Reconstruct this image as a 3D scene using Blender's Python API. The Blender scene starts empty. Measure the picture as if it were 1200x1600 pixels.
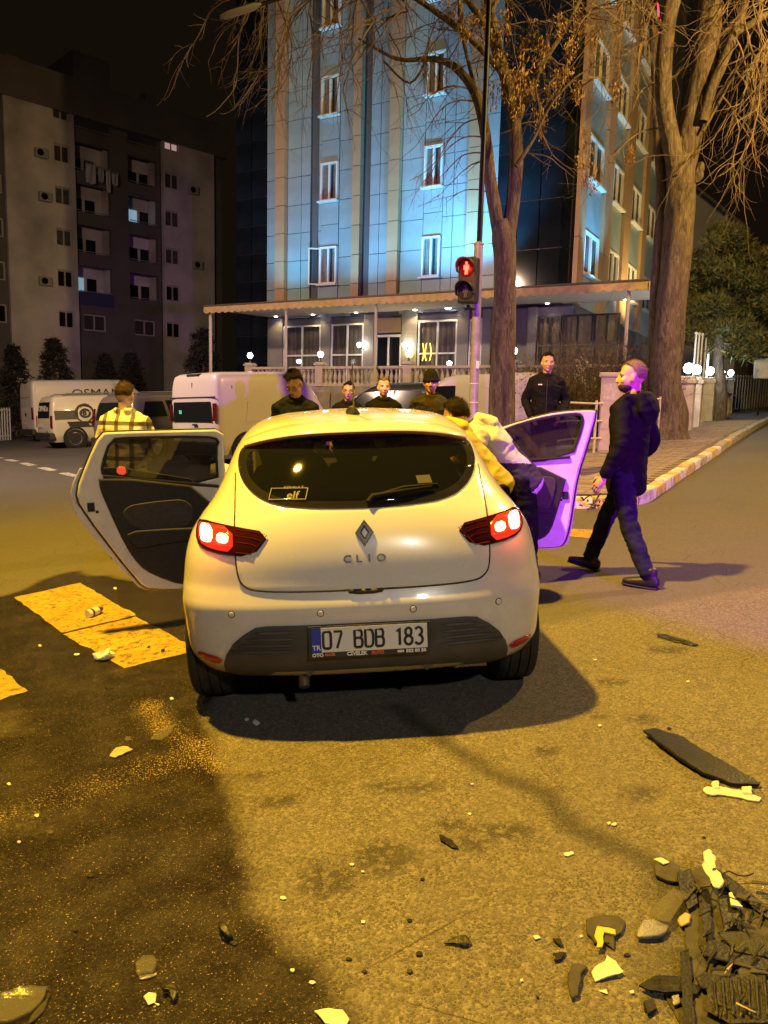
import bpy, bmesh, math, random
import numpy as np
from mathutils import Vector, Matrix, noise
from mathutils.geometry import tessellate_polygon
random.seed(7)
SC = bpy.context.scene
COL = SC.collection
# ------------------------------------------------------------------ camera
CH = 1.45
PITCH = math.atan(160 / 1200); ROLL = math.atan(.024); FPX = 1200.0
FWD = Vector((0, math.cos(PITCH), -math.sin(PITCH)))
UP0 = Vector((0, math.sin(PITCH), math.cos(PITCH)))
RGT = Vector((1, 0, 0)) * math.cos(ROLL) + UP0 * math.sin(ROLL)
UPV = UP0 * math.cos(ROLL) - Vector((1, 0, 0)) * math.sin(ROLL)
CAM = Vector((0, 0, CH))
cd = bpy.data.cameras.new('camera'); co = bpy.data.objects.new('camera', cd); COL.objects.link(co)
cd.sensor_fit = 'VERTICAL'; cd.sensor_height = 24; cd.lens = 24 * FPX / 1600
cd.clip_start = .05; cd.clip_end = 2000
co.matrix_world = Matrix((( RGT.x, UPV.x, -FWD.x, 0), (RGT.y, UPV.y, -FWD.y, 0), (RGT.z, UPV.z, -FWD.z, CH), (0, 0, 0, 1)))
SC.camera = co
# ------------------------------------------------------------------ night sky
wd = bpy.data.worlds.new('World'); SC.world = wd; wd.use_nodes = True
nt = wd.node_tree; nt.nodes.clear()
sky = nt.nodes.new('ShaderNodeTexSky'); sky.sky_type = 'NISHITA'; sky.sun_disc = False
sky.sun_elevation = math.radians(-6); sky.sun_rotation = math.radians(200)
bg = nt.nodes.new('ShaderNodeBackground'); bg.inputs[1].default_value = .02
bg2 = nt.nodes.new('ShaderNodeBackground'); bg2.inputs[0].default_value = (1, .62, .36, 1); bg2.inputs[1].default_value = .0065
addn = nt.nodes.new('ShaderNodeAddShader'); out = nt.nodes.new('ShaderNodeOutputWorld')
nt.links.new(sky.outputs[0], bg.inputs[0]); nt.links.new(bg.outputs[0], addn.inputs[0])
nt.links.new(bg2.outputs[0], addn.inputs[1]); nt.links.new(addn.outputs[0], out.inputs[0])
# ------------------------------------------------------------------ added and assumed lights out of view
def lamp(name, kind, loc, power, col, size=.15, target=None, cone=60, blend=.5):
    l = bpy.data.lights.new(name, kind); l.energy = power; l.color = col
    if kind in ('POINT', 'SPOT'): l.shadow_soft_size = size
    if kind == 'SPOT': l.spot_size = math.radians(cone); l.spot_blend = blend
    o = bpy.data.objects.new(name, l); COL.objects.link(o); o.location = loc
    if target is not None:
        o.rotation_euler = (Vector(target) - Vector(loc)).to_track_quat('-Z', 'Y').to_euler()
    return o
SODIUM = (1.0, .565, .035); WARM = (1.0, .72, .38); COOL = (.92, .93, 1.0)
lamp('assumed_sodium_light', 'SPOT', (-3.2, 4.6, 9.6), 13800, SODIUM, .20, (.6, 3.6, 0), 132, .6)  # assumed overhead lamp, read off the shadows and yellow light; unseen
lamp('assumed_road_light', 'POINT', (10.5, 12.5, 10.0), 7200, (1, .62, .17), .25)  # assumed lamp for the yellow-lit pavement and tree limbs at right; unseen
lamp('added_fill_behind', 'SPOT', (3.5, -9.0, 8.0), 2300, (1, .90, .78), .25, (-.9, 2.9, .4), 27, .5)  # added narrow fill spot for the car's rear; no street lamp seen there
lamp('assumed_square_light', 'SPOT', (-12.0, 13.5, 9.0), 8500, (1, .68, .46), .25, (-9, 24, 0), 150, .7)  # assumed lamp to light the vans at left; unseen
lamp('assumed_police_light', 'SPOT', (4.6, -.6, 1.5), 5000, (.42, .015, 1.0), .06, (3.4, 8.0, 1.0), 45, .35)  # assumed from the purple light
SC.view_settings.view_transform = 'Standard'; SC.view_settings.look = 'None'
SC.view_settings.exposure = 0.0; SC.view_settings.gamma = 1.0
SC.cycles.use_denoising = True
SC.cycles.max_bounces = 6; SC.cycles.diffuse_bounces = 2; SC.cycles.glossy_bounces = 3
SC.cycles.transmission_bounces = 4; SC.cycles.transparent_max_bounces = 10
SC.cycles.sample_clamp_indirect = 4.0; SC.cycles.caustics_reflective = False; SC.cycles.caustics_refractive = False

# ------------------------------------------------------------------ ground shape and picking
def gz(x, y):
    x = max(-40, min(40, x))
    f = 0.0 if y < 4 else (.025 * (y - 4) if y < 20 else .4 + .012 * (min(y, 60) - 20))
    return .055 * x + f
def ray(px, py):
    d = FWD * FPX + RGT * (px - 600) + UPV * (800 - py)
    return d / d.y
def gp(px, py, dz=0.0):
    d = ray(px, py); a, b = .3, 300.0
    for _ in range(50):
        m = (a + b) / 2; q = CAM + d * m
        if q.z > gz(q.x, q.y) + dz: a = m
        else: b = m
    return CAM + d * a
def at(px, py, Y): return CAM + ray(px, py) * Y
def on_plane(px, py, p0, n):
    d = ray(px, py); return CAM + d * ((Vector(p0) - CAM).dot(n) / d.dot(n))
def ground_frame(x, y, head):
    """matrix at ground point, local y = heading (angle from world +Y, ccw), local z = ground normal"""
    e = .4
    n = Vector((-(gz(x + e, y) - gz(x - e, y)) / (2 * e), -(gz(x, y + e) - gz(x, y - e)) / (2 * e), 1)).normalized()
    f = Vector((-math.sin(head), math.cos(head), 0)); f = (f - n * f.dot(n)).normalized(); r = f.cross(n)
    return Matrix(((r.x, f.x, n.x, x), (r.y, f.y, n.y, y), (r.z, f.z, n.z, gz(x, y)), (0, 0, 0, 1)))

# ------------------------------------------------------------------ materials
MATS = {}
def mat(name, col, rough=.6, metal=0.0, var=0.0, scale=8.0, bump=0.0, bscale=40.0, emit=None, estr=0.0,
        spec=.5, alpha=1.0, coat=0.0, trans=0.0, rvar=0.0, col2=None, contrast=(.35, .65)):
    if name in MATS: return MATS[name]
    m = bpy.data.materials.new(name); m.use_nodes = True; MATS[name] = m
    t = m.node_tree; b = t.nodes['Principled BSDF']
    b.inputs['Base Color'].default_value = (*col, 1); b.inputs['Roughness'].default_value = rough
    b.inputs['Metallic'].default_value = metal; b.inputs['Specular IOR Level'].default_value = spec
    b.inputs['Alpha'].default_value = alpha; b.inputs['Coat Weight'].default_value = coat
    b.inputs['Coat Roughness'].default_value = .06; b.inputs['Transmission Weight'].default_value = trans
    if emit: b.inputs['Emission Color'].default_value = (*emit, 1); b.inputs['Emission Strength'].default_value = estr
    if var or bump or rvar:
        tc = t.nodes.new('ShaderNodeTexCoord')
        nz = t.nodes.new('ShaderNodeTexNoise'); nz.inputs['Scale'].default_value = scale; nz.inputs['Detail'].default_value = 6
        t.links.new(tc.outputs['Object'], nz.inputs['Vector'])
        mr = t.nodes.new('ShaderNodeMapRange'); mr.inputs[1].default_value = contrast[0]; mr.inputs[2].default_value = contrast[1]
        t.links.new(nz.outputs[0], mr.inputs[0])
        if var or col2:
            mx = t.nodes.new('ShaderNodeMix'); mx.data_type = 'RGBA'
            c2 = col2 if col2 else tuple(c * (1 - var) for c in col)
            mx.inputs[6].default_value = (*c2, 1); mx.inputs[7].default_value = (*[min(1, c * (1 + var * .4)) for c in col], 1)
            t.links.new(mr.outputs[0], mx.inputs[0]); t.links.new(mx.outputs[2], b.inputs['Base Color'])
        if rvar:
            m2 = t.nodes.new('ShaderNodeMapRange'); m2.inputs[3].default_value = max(.02, rough - rvar); m2.inputs[4].default_value = min(1, rough + rvar)
            t.links.new(nz.outputs[0], m2.inputs[0]); t.links.new(m2.outputs[0], b.inputs['Roughness'])
        if bump:
            n2 = t.nodes.new('ShaderNodeTexNoise'); n2.inputs['Scale'].default_value = bscale; n2.inputs['Detail'].default_value = 4
            t.links.new(tc.outputs['Object'], n2.inputs['Vector'])
            bp = t.nodes.new('ShaderNodeBump'); bp.inputs['Strength'].default_value = bump; bp.inputs['Distance'].default_value = .01
            t.links.new(n2.outputs[0], bp.inputs['Height']); t.links.new(bp.outputs[0], b.inputs['Normal'])
    return m

# ------------------------------------------------------------------ mesh helpers
def tag(o, label=None, cat=None, group=None, kind=None):
    if label: o['label'] = label
    if cat: o['category'] = cat
    if group: o['group'] = group
    if kind: o['kind'] = kind
    return o
def link(name, mesh, parent=None, mats=None):
    o = bpy.data.objects.new(name, mesh); COL.objects.link(o)
    if mats is not None and not mesh.materials:
        for m in (mats if isinstance(mats, (list, tuple)) else [mats]): mesh.materials.append(m)
    if parent is not None: o.parent = parent
    return o
def thing(name, label, cat, M=None, group=None):
    o = bpy.data.objects.new(name, None); COL.objects.link(o); o.empty_display_size = .1
    if M is not None: o.matrix_world = M
    return tag(o, label, cat, group)
def T(x, y, z, rz=0.0): return Matrix.Translation((x, y, z)) @ Matrix.Rotation(rz, 4, 'Z')
def copy_tree(o, parent=None):
    c = o.copy(); COL.objects.link(c); c.parent = parent
    for ch in list(o.children):
        copy_tree(ch, c)
    return c
class MB:
    def __init__(s): s.v = []; s.f = []; s.m = []
    def add(s, vs, fs, mi=0, M=None):
        k = len(s.v)
        s.v += [tuple(M @ Vector(v)) if M is not None else tuple(v) for v in vs]
        s.f += [tuple(i + k for i in f) for f in fs]; s.m += [mi] * len(fs); return s
    def box(s, c, d, mi=0, M=None):
        x, y, z = c; a, b, h = d[0] / 2, d[1] / 2, d[2] / 2
        return s.add([(x + i * a, y + j * b, z + k * h) for i in (-1, 1) for j in (-1, 1) for k in (-1, 1)],
              [(0, 1, 3, 2), (4, 6, 7, 5), (0, 4, 5, 1), (2, 3, 7, 6), (0, 2, 6, 4), (1, 5, 7, 3)], mi, M)
    def tube(s, pts, rad, n=8, mi=0, cap=True, M=None, flat=None):
        pts = [Vector(p) for p in pts]
        if not isinstance(rad, (list, tuple)): rad = [rad] * len(pts)
        vs = []; fs = []; up = None
        for i, p in enumerate(pts):
            t = (pts[min(i + 1, len(pts) - 1)] - pts[max(i - 1, 0)])
            if t.length < 1e-9: t = Vector((0, 0, 1))
            t.normalize()
            if up is None: up = t.orthogonal().normalized() if flat is None else Vector(flat)
            up = (up - t * up.dot(t)); up = up.normalized() if up.length > 1e-6 else t.orthogonal().normalized()
            bi = t.cross(up); r = rad[i]; ra, rb = r if isinstance(r, (tuple, list)) else (r, r)
            for k in range(n):
                a = 2 * math.pi * k / n
                vs.append(p + up * (ra * math.cos(a)) + bi * (rb * math.sin(a)))
        for i in range(len(pts) - 1):
            for k in range(n):
                a, b = i * n + k, i * n + (k + 1) % n
                fs.append((a, b, b + n, a + n))
        if cap: fs.append(tuple(range(n - 1, -1, -1))); fs.append(tuple(range((len(pts) - 1) * n, len(pts) * n)))
        return s.add(vs, fs, mi, M)
    def lathe(s, prof, n=16, mi=0, M=None, cap=True):
        vs = []; fs = []
        for r, z in prof:
            for k in range(n):
                a = 2 * math.pi * k / n; vs.append((r * math.cos(a), r * math.sin(a), z))
        for i in range(len(prof) - 1):
            for k in range(n):
                a, b = i * n + k, i * n + (k + 1) % n; fs.append((a, b, b + n, a + n))
        if cap: fs.append(tuple(range(n - 1, -1, -1))); fs.append(tuple(range((len(prof) - 1) * n, len(prof) * n)))
        return s.add(vs, fs, mi, M)
    def prism(s, poly, z0, z1, mi=0, M=None):
        """poly in (x, y), extruded along z"""
        n = len(poly); a = sum(poly[i][0] * poly[(i + 1) % n][1] - poly[(i + 1) % n][0] * poly[i][1] for i in range(n))
        if a < 0: poly = poly[::-1]
        vs = [(x, y, z0) for x, y in poly] + [(x, y, z1) for x, y in poly]
        tri = tessellate_polygon([[Vector((x, y, 0)) for x, y in poly]])
        fs = []
        for t in tri:
            p, q, r = [Vector(poly[i]) for i in t]
            t = t if (q - p).cross(r - p) > 0 else t[::-1]
            fs.append(tuple(i + n for i in t)); fs.append(tuple(reversed(t)))
        fs += [(i, (i + 1) % n, (i + 1) % n + n, i + n) for i in range(n)]
        return s.add(vs, fs, mi, M)
    def mesh(s, name, smooth=None):
        me = bpy.data.meshes.new(name); me.from_pydata(s.v, [], s.f)
        if any(s.m): me.polygons.foreach_set('material_index', s.m)
        if smooth:
            me.polygons.foreach_set('use_smooth', [True] * len(me.polygons)); me.set_sharp_from_angle(angle=math.radians(smooth))
        me.update(); return me
    def build(s, name, mats, parent=None, smooth=None, bevel=0.0, seg=2):
        o = link(name, s.mesh(name, smooth), parent, mats)
        if bevel:
            b = o.modifiers.new('bevel', 'BEVEL'); b.width = bevel; b.segments = seg; b.limit_method = 'ANGLE'; b.angle_limit = math.radians(40)
        return o
def box(name, c, d, m, parent=None, bevel=0.0, M=None):
    return MB().box(c, d, 0, M).build(name, m, parent, None, bevel)
def baked(o):
    dg = bpy.context.evaluated_depsgraph_get(); dg.update()
    me = bpy.data.meshes.new_from_object(o.evaluated_get(dg)); return me
def plate(name, outline, m, parent=None, holes=(), thick=.01, bevel=0.0, M=None, smooth=40):
    """filled 2-D outline (list of xy) with holes, thickness along local z centred on 0; M places it"""
    cu = bpy.data.curves.new(name, 'CURVE'); cu.dimensions = '2D'; cu.fill_mode = 'BOTH'
    cu.extrude = max(0, thick / 2 - bevel); cu.bevel_depth = bevel; cu.bevel_resolution = 1 if bevel else 0
    if bevel: cu.offset = -bevel
    for pl in [outline] + list(holes):
        sp = cu.splines.new('POLY'); sp.points.add(len(pl) - 1); sp.use_cyclic_u = True
        for p, q in zip(sp.points, pl): p.co = (q[0], q[1], 0, 1)
    o = bpy.data.objects.new('tmp', cu); COL.objects.link(o)
    me = baked(o); me.name = name
    bpy.data.objects.remove(o); bpy.data.curves.remove(cu)
    if M is not None: me.transform(M)
    me.polygons.foreach_set('use_smooth', [True] * len(me.polygons)); me.set_sharp_from_angle(angle=math.radians(smooth))
    me.materials.clear()
    return link(name, me, parent, m)
def smooth_poly(pts, it=2, closed=True):
    for _ in range(it):
        n = len(pts); o = []
        for i in range(n if closed else n - 1):
            a, b = pts[i], pts[(i + 1) % n]
            o.append(tuple(.75 * p + .25 * q for p, q in zip(a, b))); o.append(tuple(.25 * p + .75 * q for p, q in zip(a, b)))
        if not closed: o = [pts[0]] + o + [pts[-1]]
        pts = o
    return pts
def text_mesh(s, size, extrude=.002, sx=1.0, bold=0.0):
    cu = bpy.data.curves.new('text', 'FONT'); cu.body = s; cu.size = size; cu.extrude = extrude; cu.align_x = 'CENTER'; cu.align_y = 'CENTER'
    cu.offset = bold; cu.resolution_u = 3
    o = bpy.data.objects.new('tmp', cu); COL.objects.link(o); me = baked(o)
    bpy.data.objects.remove(o); bpy.data.curves.remove(cu)
    if sx != 1.0: me.transform(Matrix.Diagonal((sx, 1, 1, 1)))
    return me
def lettering(name, s, size, m, parent, M, extrude=.002, sx=1.0, bold=0.0, width=None):
    me = text_mesh(s, size, extrude, sx, bold)
    if width:
        xs = [v.co.x for v in me.vertices]; k = width / max(1e-6, max(xs) - min(xs)); me.transform(Matrix.Diagonal((k, 1, 1, 1)))
    me.transform(M); me.materials.clear(); return link(name, me, parent, m)
def pchip(xs, ys):
    xs = list(xs); ys = list(ys); n = len(xs); h = [xs[i + 1] - xs[i] for i in range(n - 1)]
    d = [(ys[i + 1] - ys[i]) / h[i] for i in range(n - 1)]; m = [d[0]] + [0] * (n - 2) + [d[-1]]
    for i in range(1, n - 1):
        if d[i - 1] * d[i] > 0: m[i] = 2 * d[i - 1] * d[i] / (d[i - 1] + d[i])
    def f(x):
        if x <= xs[0]: return ys[0]
        if x >= xs[-1]: return ys[-1]
        i = max(k for k in range(n - 1) if xs[k] <= x); t = (x - xs[i]) / h[i]
        return ((2*t**3 - 3*t**2 + 1) * ys[i] + (t**3 - 2*t**2 + t) * h[i] * m[i] + (-2*t**3 + 3*t**2) * ys[i + 1] + (t**3 - t**2) * h[i] * m[i + 1])
    return f
def inside(p, poly):
    x, y = p; c = False; n = len(poly)
    for i in range(n):
        (x1, y1), (x2, y2) = poly[i][:2], poly[(i + 1) % n][:2]
        if (y1 > y) != (y2 > y) and x < (x2 - x1) * (y - y1) / (y2 - y1) + x1: c = not c
    return c
# ================================================================== GROUND
def _hash(i, j, s):
    n = (i * 374761393 + j * 668265263 + s * 974634777) & 0xffffffff
    n = ((n ^ (n >> 13)) * 1274126177) & 0xffffffff
    return ((n ^ (n >> 16)) & 0xffff) / 65535.0
def vnoise(x, y, s=0):
    i = np.floor(x).astype(np.int64); j = np.floor(y).astype(np.int64); fx = x - i; fy = y - j
    fx = fx * fx * (3 - 2 * fx); fy = fy * fy * (3 - 2 * fy)
    a, b, c, d = _hash(i, j, s), _hash(i + 1, j, s), _hash(i, j + 1, s), _hash(i + 1, j + 1, s)
    return (a * (1 - fx) + b * fx) * (1 - fy) + (c * (1 - fx) + d * fx) * fy
def fbm(x, y, o=4, s=0):
    t = 0; a = .5
    for k in range(o): t = t + a * vnoise(x, y, s + k); x = x * 2.03; y = y * 2.03; a *= .5
    return t
def g2(px, py): p = gp(px, py); return (p.x, p.y)
def seg_dist(X, Y, pts):
    best = np.full(X.shape, 1e9)
    for (ax, ay), (bx, by) in zip(pts[:-1], pts[1:]):
        dx, dy = bx - ax, by - ay; t = np.clip(((X - ax) * dx + (Y - ay) * dy) / (dx * dx + dy * dy), 0, 1)
        best = np.minimum(best, np.hypot(X - ax - t * dx, Y - ay - t * dy))
    return best
def poly_mask(X, Y, poly):
    c = np.zeros(X.shape, bool); n = len(poly)
    for i in range(n):
        (x1, y1), (x2, y2) = poly[i], poly[(i + 1) % n]
        if abs(y2 - y1) < 1e-9: continue
        hit = ((y1 > Y) != (y2 > Y)) & (X < (x2 - x1) * (Y - y1) / (y2 - y1) + x1); c ^= hit
    return c
def spread(a, lo, hi, step, far_lo, far_hi):
    mid = list(np.arange(lo, hi, step)); l = []; x = lo; s = step
    while x > far_lo: s *= 1.22; x -= s; l.append(max(x, far_lo))
    r = []; x = mid[-1]; s = step
    while x < far_hi: s *= 1.22; x += s; r.append(min(x, far_hi))
    return np.array(l[::-1] + mid + r)
gx = spread(0, -5.0, 6.0, .04, -260, 260); gy = spread(0, .9, 9.5, .04, -40, 420)
GX, GY = np.meshgrid(gx, gy)
GZ = .055 * np.clip(GX, -40, 40) + np.where(GY < 4, 0, np.where(GY < 20, .025 * (GY - 4), .4 + .012 * (np.minimum(GY, 60) - 20)))
ny, nx = GX.shape
idx = np.arange(nx * ny).reshape(ny, nx)
quads = np.stack([idx[:-1, :-1], idx[:-1, 1:], idx[1:, 1:], idx[1:, :-1]], -1).reshape(-1, 4)
# wear: wet spill, drip trail, damp prints, worn paint flakes with painted glints, older lane at left, painted lamplight edge at right
wx = GX + .22 * (fbm(GX * 3, GY * 3, 4, 11) - .47); wy = GY + .22 * (fbm(GX * 3, GY * 3, 4, 31) - .47)
wet_poly = [g2(*p) for p in ((-400, 960), (0, 935), (110, 893), (300, 925), (322, 1010), (322, 1100), (318, 1150), (352, 1250), (405, 1370), (475, 1475), (565, 1610), (560, 1900), (-900, 1900))]
WET = poly_mask(wx, wy, wet_poly).astype(float)
def blur(a, n):
    for _ in range(n):
        a = (np.roll(a, 1, 0) + np.roll(a, -1, 0) + np.roll(a, 1, 1) + np.roll(a, -1, 1) + 4 * a) / 8
    return a
WET = blur(WET, 3)
WET *= np.clip(.30 + 1.7 * fbm(GX * 1.6, GY * 1.6, 4, 5), .62, 1)
trail = [g2(*p) for p in ((625, 1105), (700, 1160), (775, 1215), (860, 1243), (905, 1290), (985, 1335), (1045, 1372), (1130, 1440))]
TR = np.clip(1.25 - seg_dist(wx * .5 + GX * .5, wy * .5 + GY * .5, trail) / .05, 0, 1) * 1.0
PRN = np.zeros(GX.shape)
def blot(px, py, rx, ry, s):
    c = g2(px, py); r = np.hypot((GX - c[0]) / rx, (GY - c[1]) / ry)
    return np.clip((1.35 - r) * 2.5, 0, 1)
for i, (px, py, rx, ry) in enumerate(((638, 1230, .11, .05), (600, 1228, .06, .04), (852, 1172, .05, .04), (782, 1298, .10, .05), (600, 1340, .09, .08), (435, 1250, .07, .04),
        (395, 1212, .06, .03), (935, 1118, .05, .04), (1002, 1122, .06, .05), (740, 1318, .05, .04), (1045, 1015, .09, .06), (510, 1375, .09, .07), (1000, 1240, .06, .05), (955, 1065, .07, .05), (705, 1290, .05, .04))):
    PRN = np.maximum(PRN, blot(px, py, rx, ry, 60 + i))
for (a, b) in (((1075, 1400), (1230, 1640)), ((1060, 1500), (1200, 1560))):
    TR = np.maximum(TR, np.clip(1.2 - seg_dist(wx, wy, [g2(*a), g2(*b)]) / .15, 0, 1) * .8)
PT = np.zeros(GX.shape)
for a, b, w_, k in (((-40, 1285), (335, 1165), .16, .55), ((215, 1100), (335, 1190), .09, .75), ((310, 1100), (330, 1130), .05, .5), ((500, 1260), (640, 1480), .1, .3)):
    PT = np.maximum(PT, np.clip(1.3 - seg_dist(wx, wy, [g2(*a), g2(*b)]) / w_, 0, 1) * k)
PT = np.maximum(PT, .22 * (WET > .2)); PT *= .55 + .9 * fbm(GX * 5, GY * 5, 3, 77)  # sparse bright specks over all the wet asphalt stand in for glints
la, lb = Vector(g2(820, 985)), Vector(g2(1230, 915)); ln = Vector((-(lb - la).y, (lb - la).x)).normalized()
OLD_DIM = np.clip(((GX - la.x) * ln.x + (GY - la.y) * ln.y + .12 * (fbm(GX * 2, GY * 2, 3, 9) - .5)) / .12, 0, 1)  # at right the edge of purple and yellow lamplight, painted as greyer asphalt
left_lane = [g2(*q) for q in ((-700, 985), (0, 938), (110, 896), (300, 928), (420, 900), (440, 760), (400, 722), (-300, 672), (-900, 680))]
OLD_DIM = np.maximum(OLD_DIM, blur(poly_mask(wx, wy, left_lane).astype(float), 4))
gm = bpy.data.meshes.new('ground')
gm.vertices.add(nx * ny); gm.vertices.foreach_set('co', np.stack([GX, GY, GZ], -1).astype(np.float32).ravel())
gm.loops.add(quads.size); gm.loops.foreach_set('vertex_index', quads.ravel().astype(np.int32))
gm.polygons.add(len(quads)); gm.polygons.foreach_set('loop_start', np.arange(0, quads.size, 4, dtype=np.int32))
gm.polygons.foreach_set('loop_total', np.full(len(quads), 4, np.int32)); gm.update(calc_edges=True)
ca = gm.attributes.new('wear_light', 'FLOAT_COLOR', 'POINT')
ca.data.foreach_set('color', np.stack([WET, TR, PT, OLD_DIM], -1).astype(np.float32).ravel())

pa = gm.attributes.new('prints', 'FLOAT', 'POINT'); pa.data.foreach_set('value', PRN.astype(np.float32).ravel())
class NT:
    """small helper to chain shader nodes"""
    def __init__(s, name):
        s.m = bpy.data.materials.new(name); s.m.use_nodes = True; s.t = s.m.node_tree; s.b = s.t.nodes['Principled BSDF']; MATS[name] = s.m
        s.tc = s.t.nodes.new('ShaderNodeTexCoord').outputs['Object']
    def lk(s, a, b): s.t.links.new(a, b)
    def put(s, sock, v):
        if hasattr(v, 'is_linked') or isinstance(v, bpy.types.NodeSocket): s.lk(v, sock)
        elif isinstance(v, tuple) and len(v) == 3 and sock.type == 'RGBA': sock.default_value = (*v, 1)
        else: sock.default_value = v
    def noise(s, scale, detail=4, vec=None, rough=.5, dist=0):
        n = s.t.nodes.new('ShaderNodeTexNoise'); n.inputs['Scale'].default_value = scale; n.inputs['Detail'].default_value = detail
        n.inputs['Roughness'].default_value = rough; n.inputs['Distortion'].default_value = dist; s.lk(vec or s.tc, n.inputs['Vector']); return n.outputs[0]
    def voro(s, scale, feature='F1', out='Distance', vec=None, rand=1.0):
        n = s.t.nodes.new('ShaderNodeTexVoronoi'); n.feature = feature; n.inputs['Scale'].default_value = scale; n.inputs['Randomness'].default_value = rand
        s.lk(vec or s.tc, n.inputs['Vector']); return n.outputs[out]
    def mp(s, v, a, b, c=0.0, d=1.0):
        n = s.t.nodes.new('ShaderNodeMapRange'); s.put(n.inputs[0], v)
        for i, q in enumerate((a, b, c, d)): s.put(n.inputs[i + 1], q)
        return n.outputs[0]
    def math(s, op, a, b=0.0):
        n = s.t.nodes.new('ShaderNodeMath'); n.operation = op; s.put(n.inputs[0], a); s.put(n.inputs[1], b); return n.outputs[0]
    def mix(s, f, a, b, mode='MIX'):
        n = s.t.nodes.new('ShaderNodeMix'); n.data_type = 'RGBA'; n.blend_type = mode
        s.put(n.inputs[0], f); s.put(n.inputs[6], a); s.put(n.inputs[7], b); return n.outputs[2]
    def bump(s, h, strength, dist):
        n = s.t.nodes.new('ShaderNodeBump'); n.inputs['Strength'].default_value = strength; n.inputs['Distance'].default_value = dist
        s.lk(h, n.inputs['Height']); s.lk(n.outputs[0], s.b.inputs['Normal'])
    def scaled(s, x, y, z):
        n = s.t.nodes.new('ShaderNodeMapping'); n.inputs['Scale'].default_value = (x, y, z); s.lk(s.tc, n.inputs[0]); return n.outputs[0]
A = NT('asphalt')
at_ = A.t.nodes.new('ShaderNodeAttribute'); at_.attribute_name = 'wear_light'
sp = A.t.nodes.new('ShaderNodeSeparateColor'); A.lk(at_.outputs['Color'], sp.inputs[0])
wet, tr, pt, old_dim = sp.outputs[0], sp.outputs[1], sp.outputs[2], at_.outputs['Alpha']
warp = A.t.nodes.new('ShaderNodeVectorMath'); warp.operation = 'ADD'
nzc = A.t.nodes.new('ShaderNodeTexNoise'); nzc.inputs['Scale'].default_value = 55; A.lk(A.tc, nzc.inputs['Vector'])
vs_ = A.t.nodes.new('ShaderNodeVectorMath'); vs_.operation = 'SCALE'; vs_.inputs['Scale'].default_value = .012; A.lk(nzc.outputs[1], vs_.inputs[0])
A.lk(A.tc, warp.inputs[0]); A.lk(vs_.outputs[0], warp.inputs[1]); wv = warp.outputs[0]
stone = A.voro(100, 'F1', 'Color', wv); sv = A.t.nodes.new('ShaderNodeSeparateColor'); A.lk(stone, sv.inputs[0])
edge = A.voro(100, 'DISTANCE_TO_EDGE', 'Distance', wv)
fine = A.noise(230, 3); big = A.noise(.9, 5); mid = A.noise(5.5, 5)
pit = A.mp(A.noise(26, 5, None, .62), .46, .60)
cellv = A.math('MULTIPLY', A.math('MULTIPLY', sv.outputs[0], sv.outputs[1]), 1.6)
cell = A.mix(cellv, (.048, .043, .036), (.24, .215, .172))
cell = A.mix(A.math('MULTIPLY', pit, .6), cell, (.046, .042, .036))
pr_ = A.t.nodes.new('ShaderNodeAttribute'); pr_.attribute_name = 'prints'
prm = A.math('MULTIPLY', pr_.outputs['Fac'], A.mp(A.noise(30, 3), .40, .50))
cell = A.mix(A.math('MAXIMUM', A.math('MULTIPLY', tr, .9), A.math('MULTIPLY', prm, .95)), cell, (.010, .010, .009))
dust = A.mix(A.mp(A.noise(80, 3), .3, .7), (.145, .130, .105), (.290, .258, .205))
c = A.mix(A.mp(A.math('ADD', edge, A.math('MULTIPLY', A.noise(90, 2), .16)), .07, .24), dust, cell)
c = A.mix(A.mp(mid, .40, .66, 0, .45), c, A.mix(.55, c, (.20, .18, .145)))
c = A.mix(A.mp(big, .3, .7, .30, 0), c, (.070, .064, .055))
dim_lane = A.mix(A.mp(fine, .3, .7), (.058, .056, .053), (.112, .107, .100))
c = A.mix(A.math('MULTIPLY', old_dim, .68), c, dim_lane)
# hairline cracks
cw = A.voro(1.7, 'DISTANCE_TO_EDGE', 'Distance', wv); crack = A.math('MULTIPLY', A.mp(cw, .0, .006, 1, 0), A.mp(A.noise(.8, 2), .52, .6))
c = A.mix(A.math('MULTIPLY', crack, .8), c, (.012, .012, .012))
dark = A.math('MAXIMUM', wet, tr)
c = A.mix(A.math('MULTIPLY', tr, .62), c, (.028, .026, .021))
c = A.mix(A.math('MULTIPLY', prm, .50), c, (.026, .024, .020))
wetc = A.mix(A.mp(mid, .4, .65), A.mix(.90, c, (.009, .0062, .0035)), A.mix(.78, c, (.014, .010, .006)))
c = A.mix(A.math('MINIMUM', A.math('MULTIPLY', wet, 1.15), 1), c, wetc)
flake_glint = A.mp(A.math('ADD', A.noise(150, 3, None, .6), A.math('MULTIPLY', pt, .22)), .705, .73)
c = A.mix(A.math('MULTIPLY', flake_glint, A.mp(pt, 0.02, .1)), c, A.mix(A.noise(30, 2), (.42, .27, .04), (.5, .42, .22)))
A.lk(c, A.b.inputs['Base Color'])
ro = A.mp(A.noise(70, 4), .3, .7, .62, .88)
film = A.mp(A.math('ADD', A.math('MULTIPLY', wet, .85), A.math('MULTIPLY', A.noise(14, 5, None, .65), .5)), .62, .95)
rw = A.t.nodes.new('ShaderNodeMix'); rw.data_type = 'FLOAT'; A.lk(film, rw.inputs[0]); A.lk(ro, rw.inputs[2]); rw.inputs[3].default_value = .13
A.lk(rw.outputs[0], A.b.inputs['Roughness']); A.lk(A.mp(wet, .1, .7, .4, .16), A.b.inputs['Specular IOR Level'])
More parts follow.
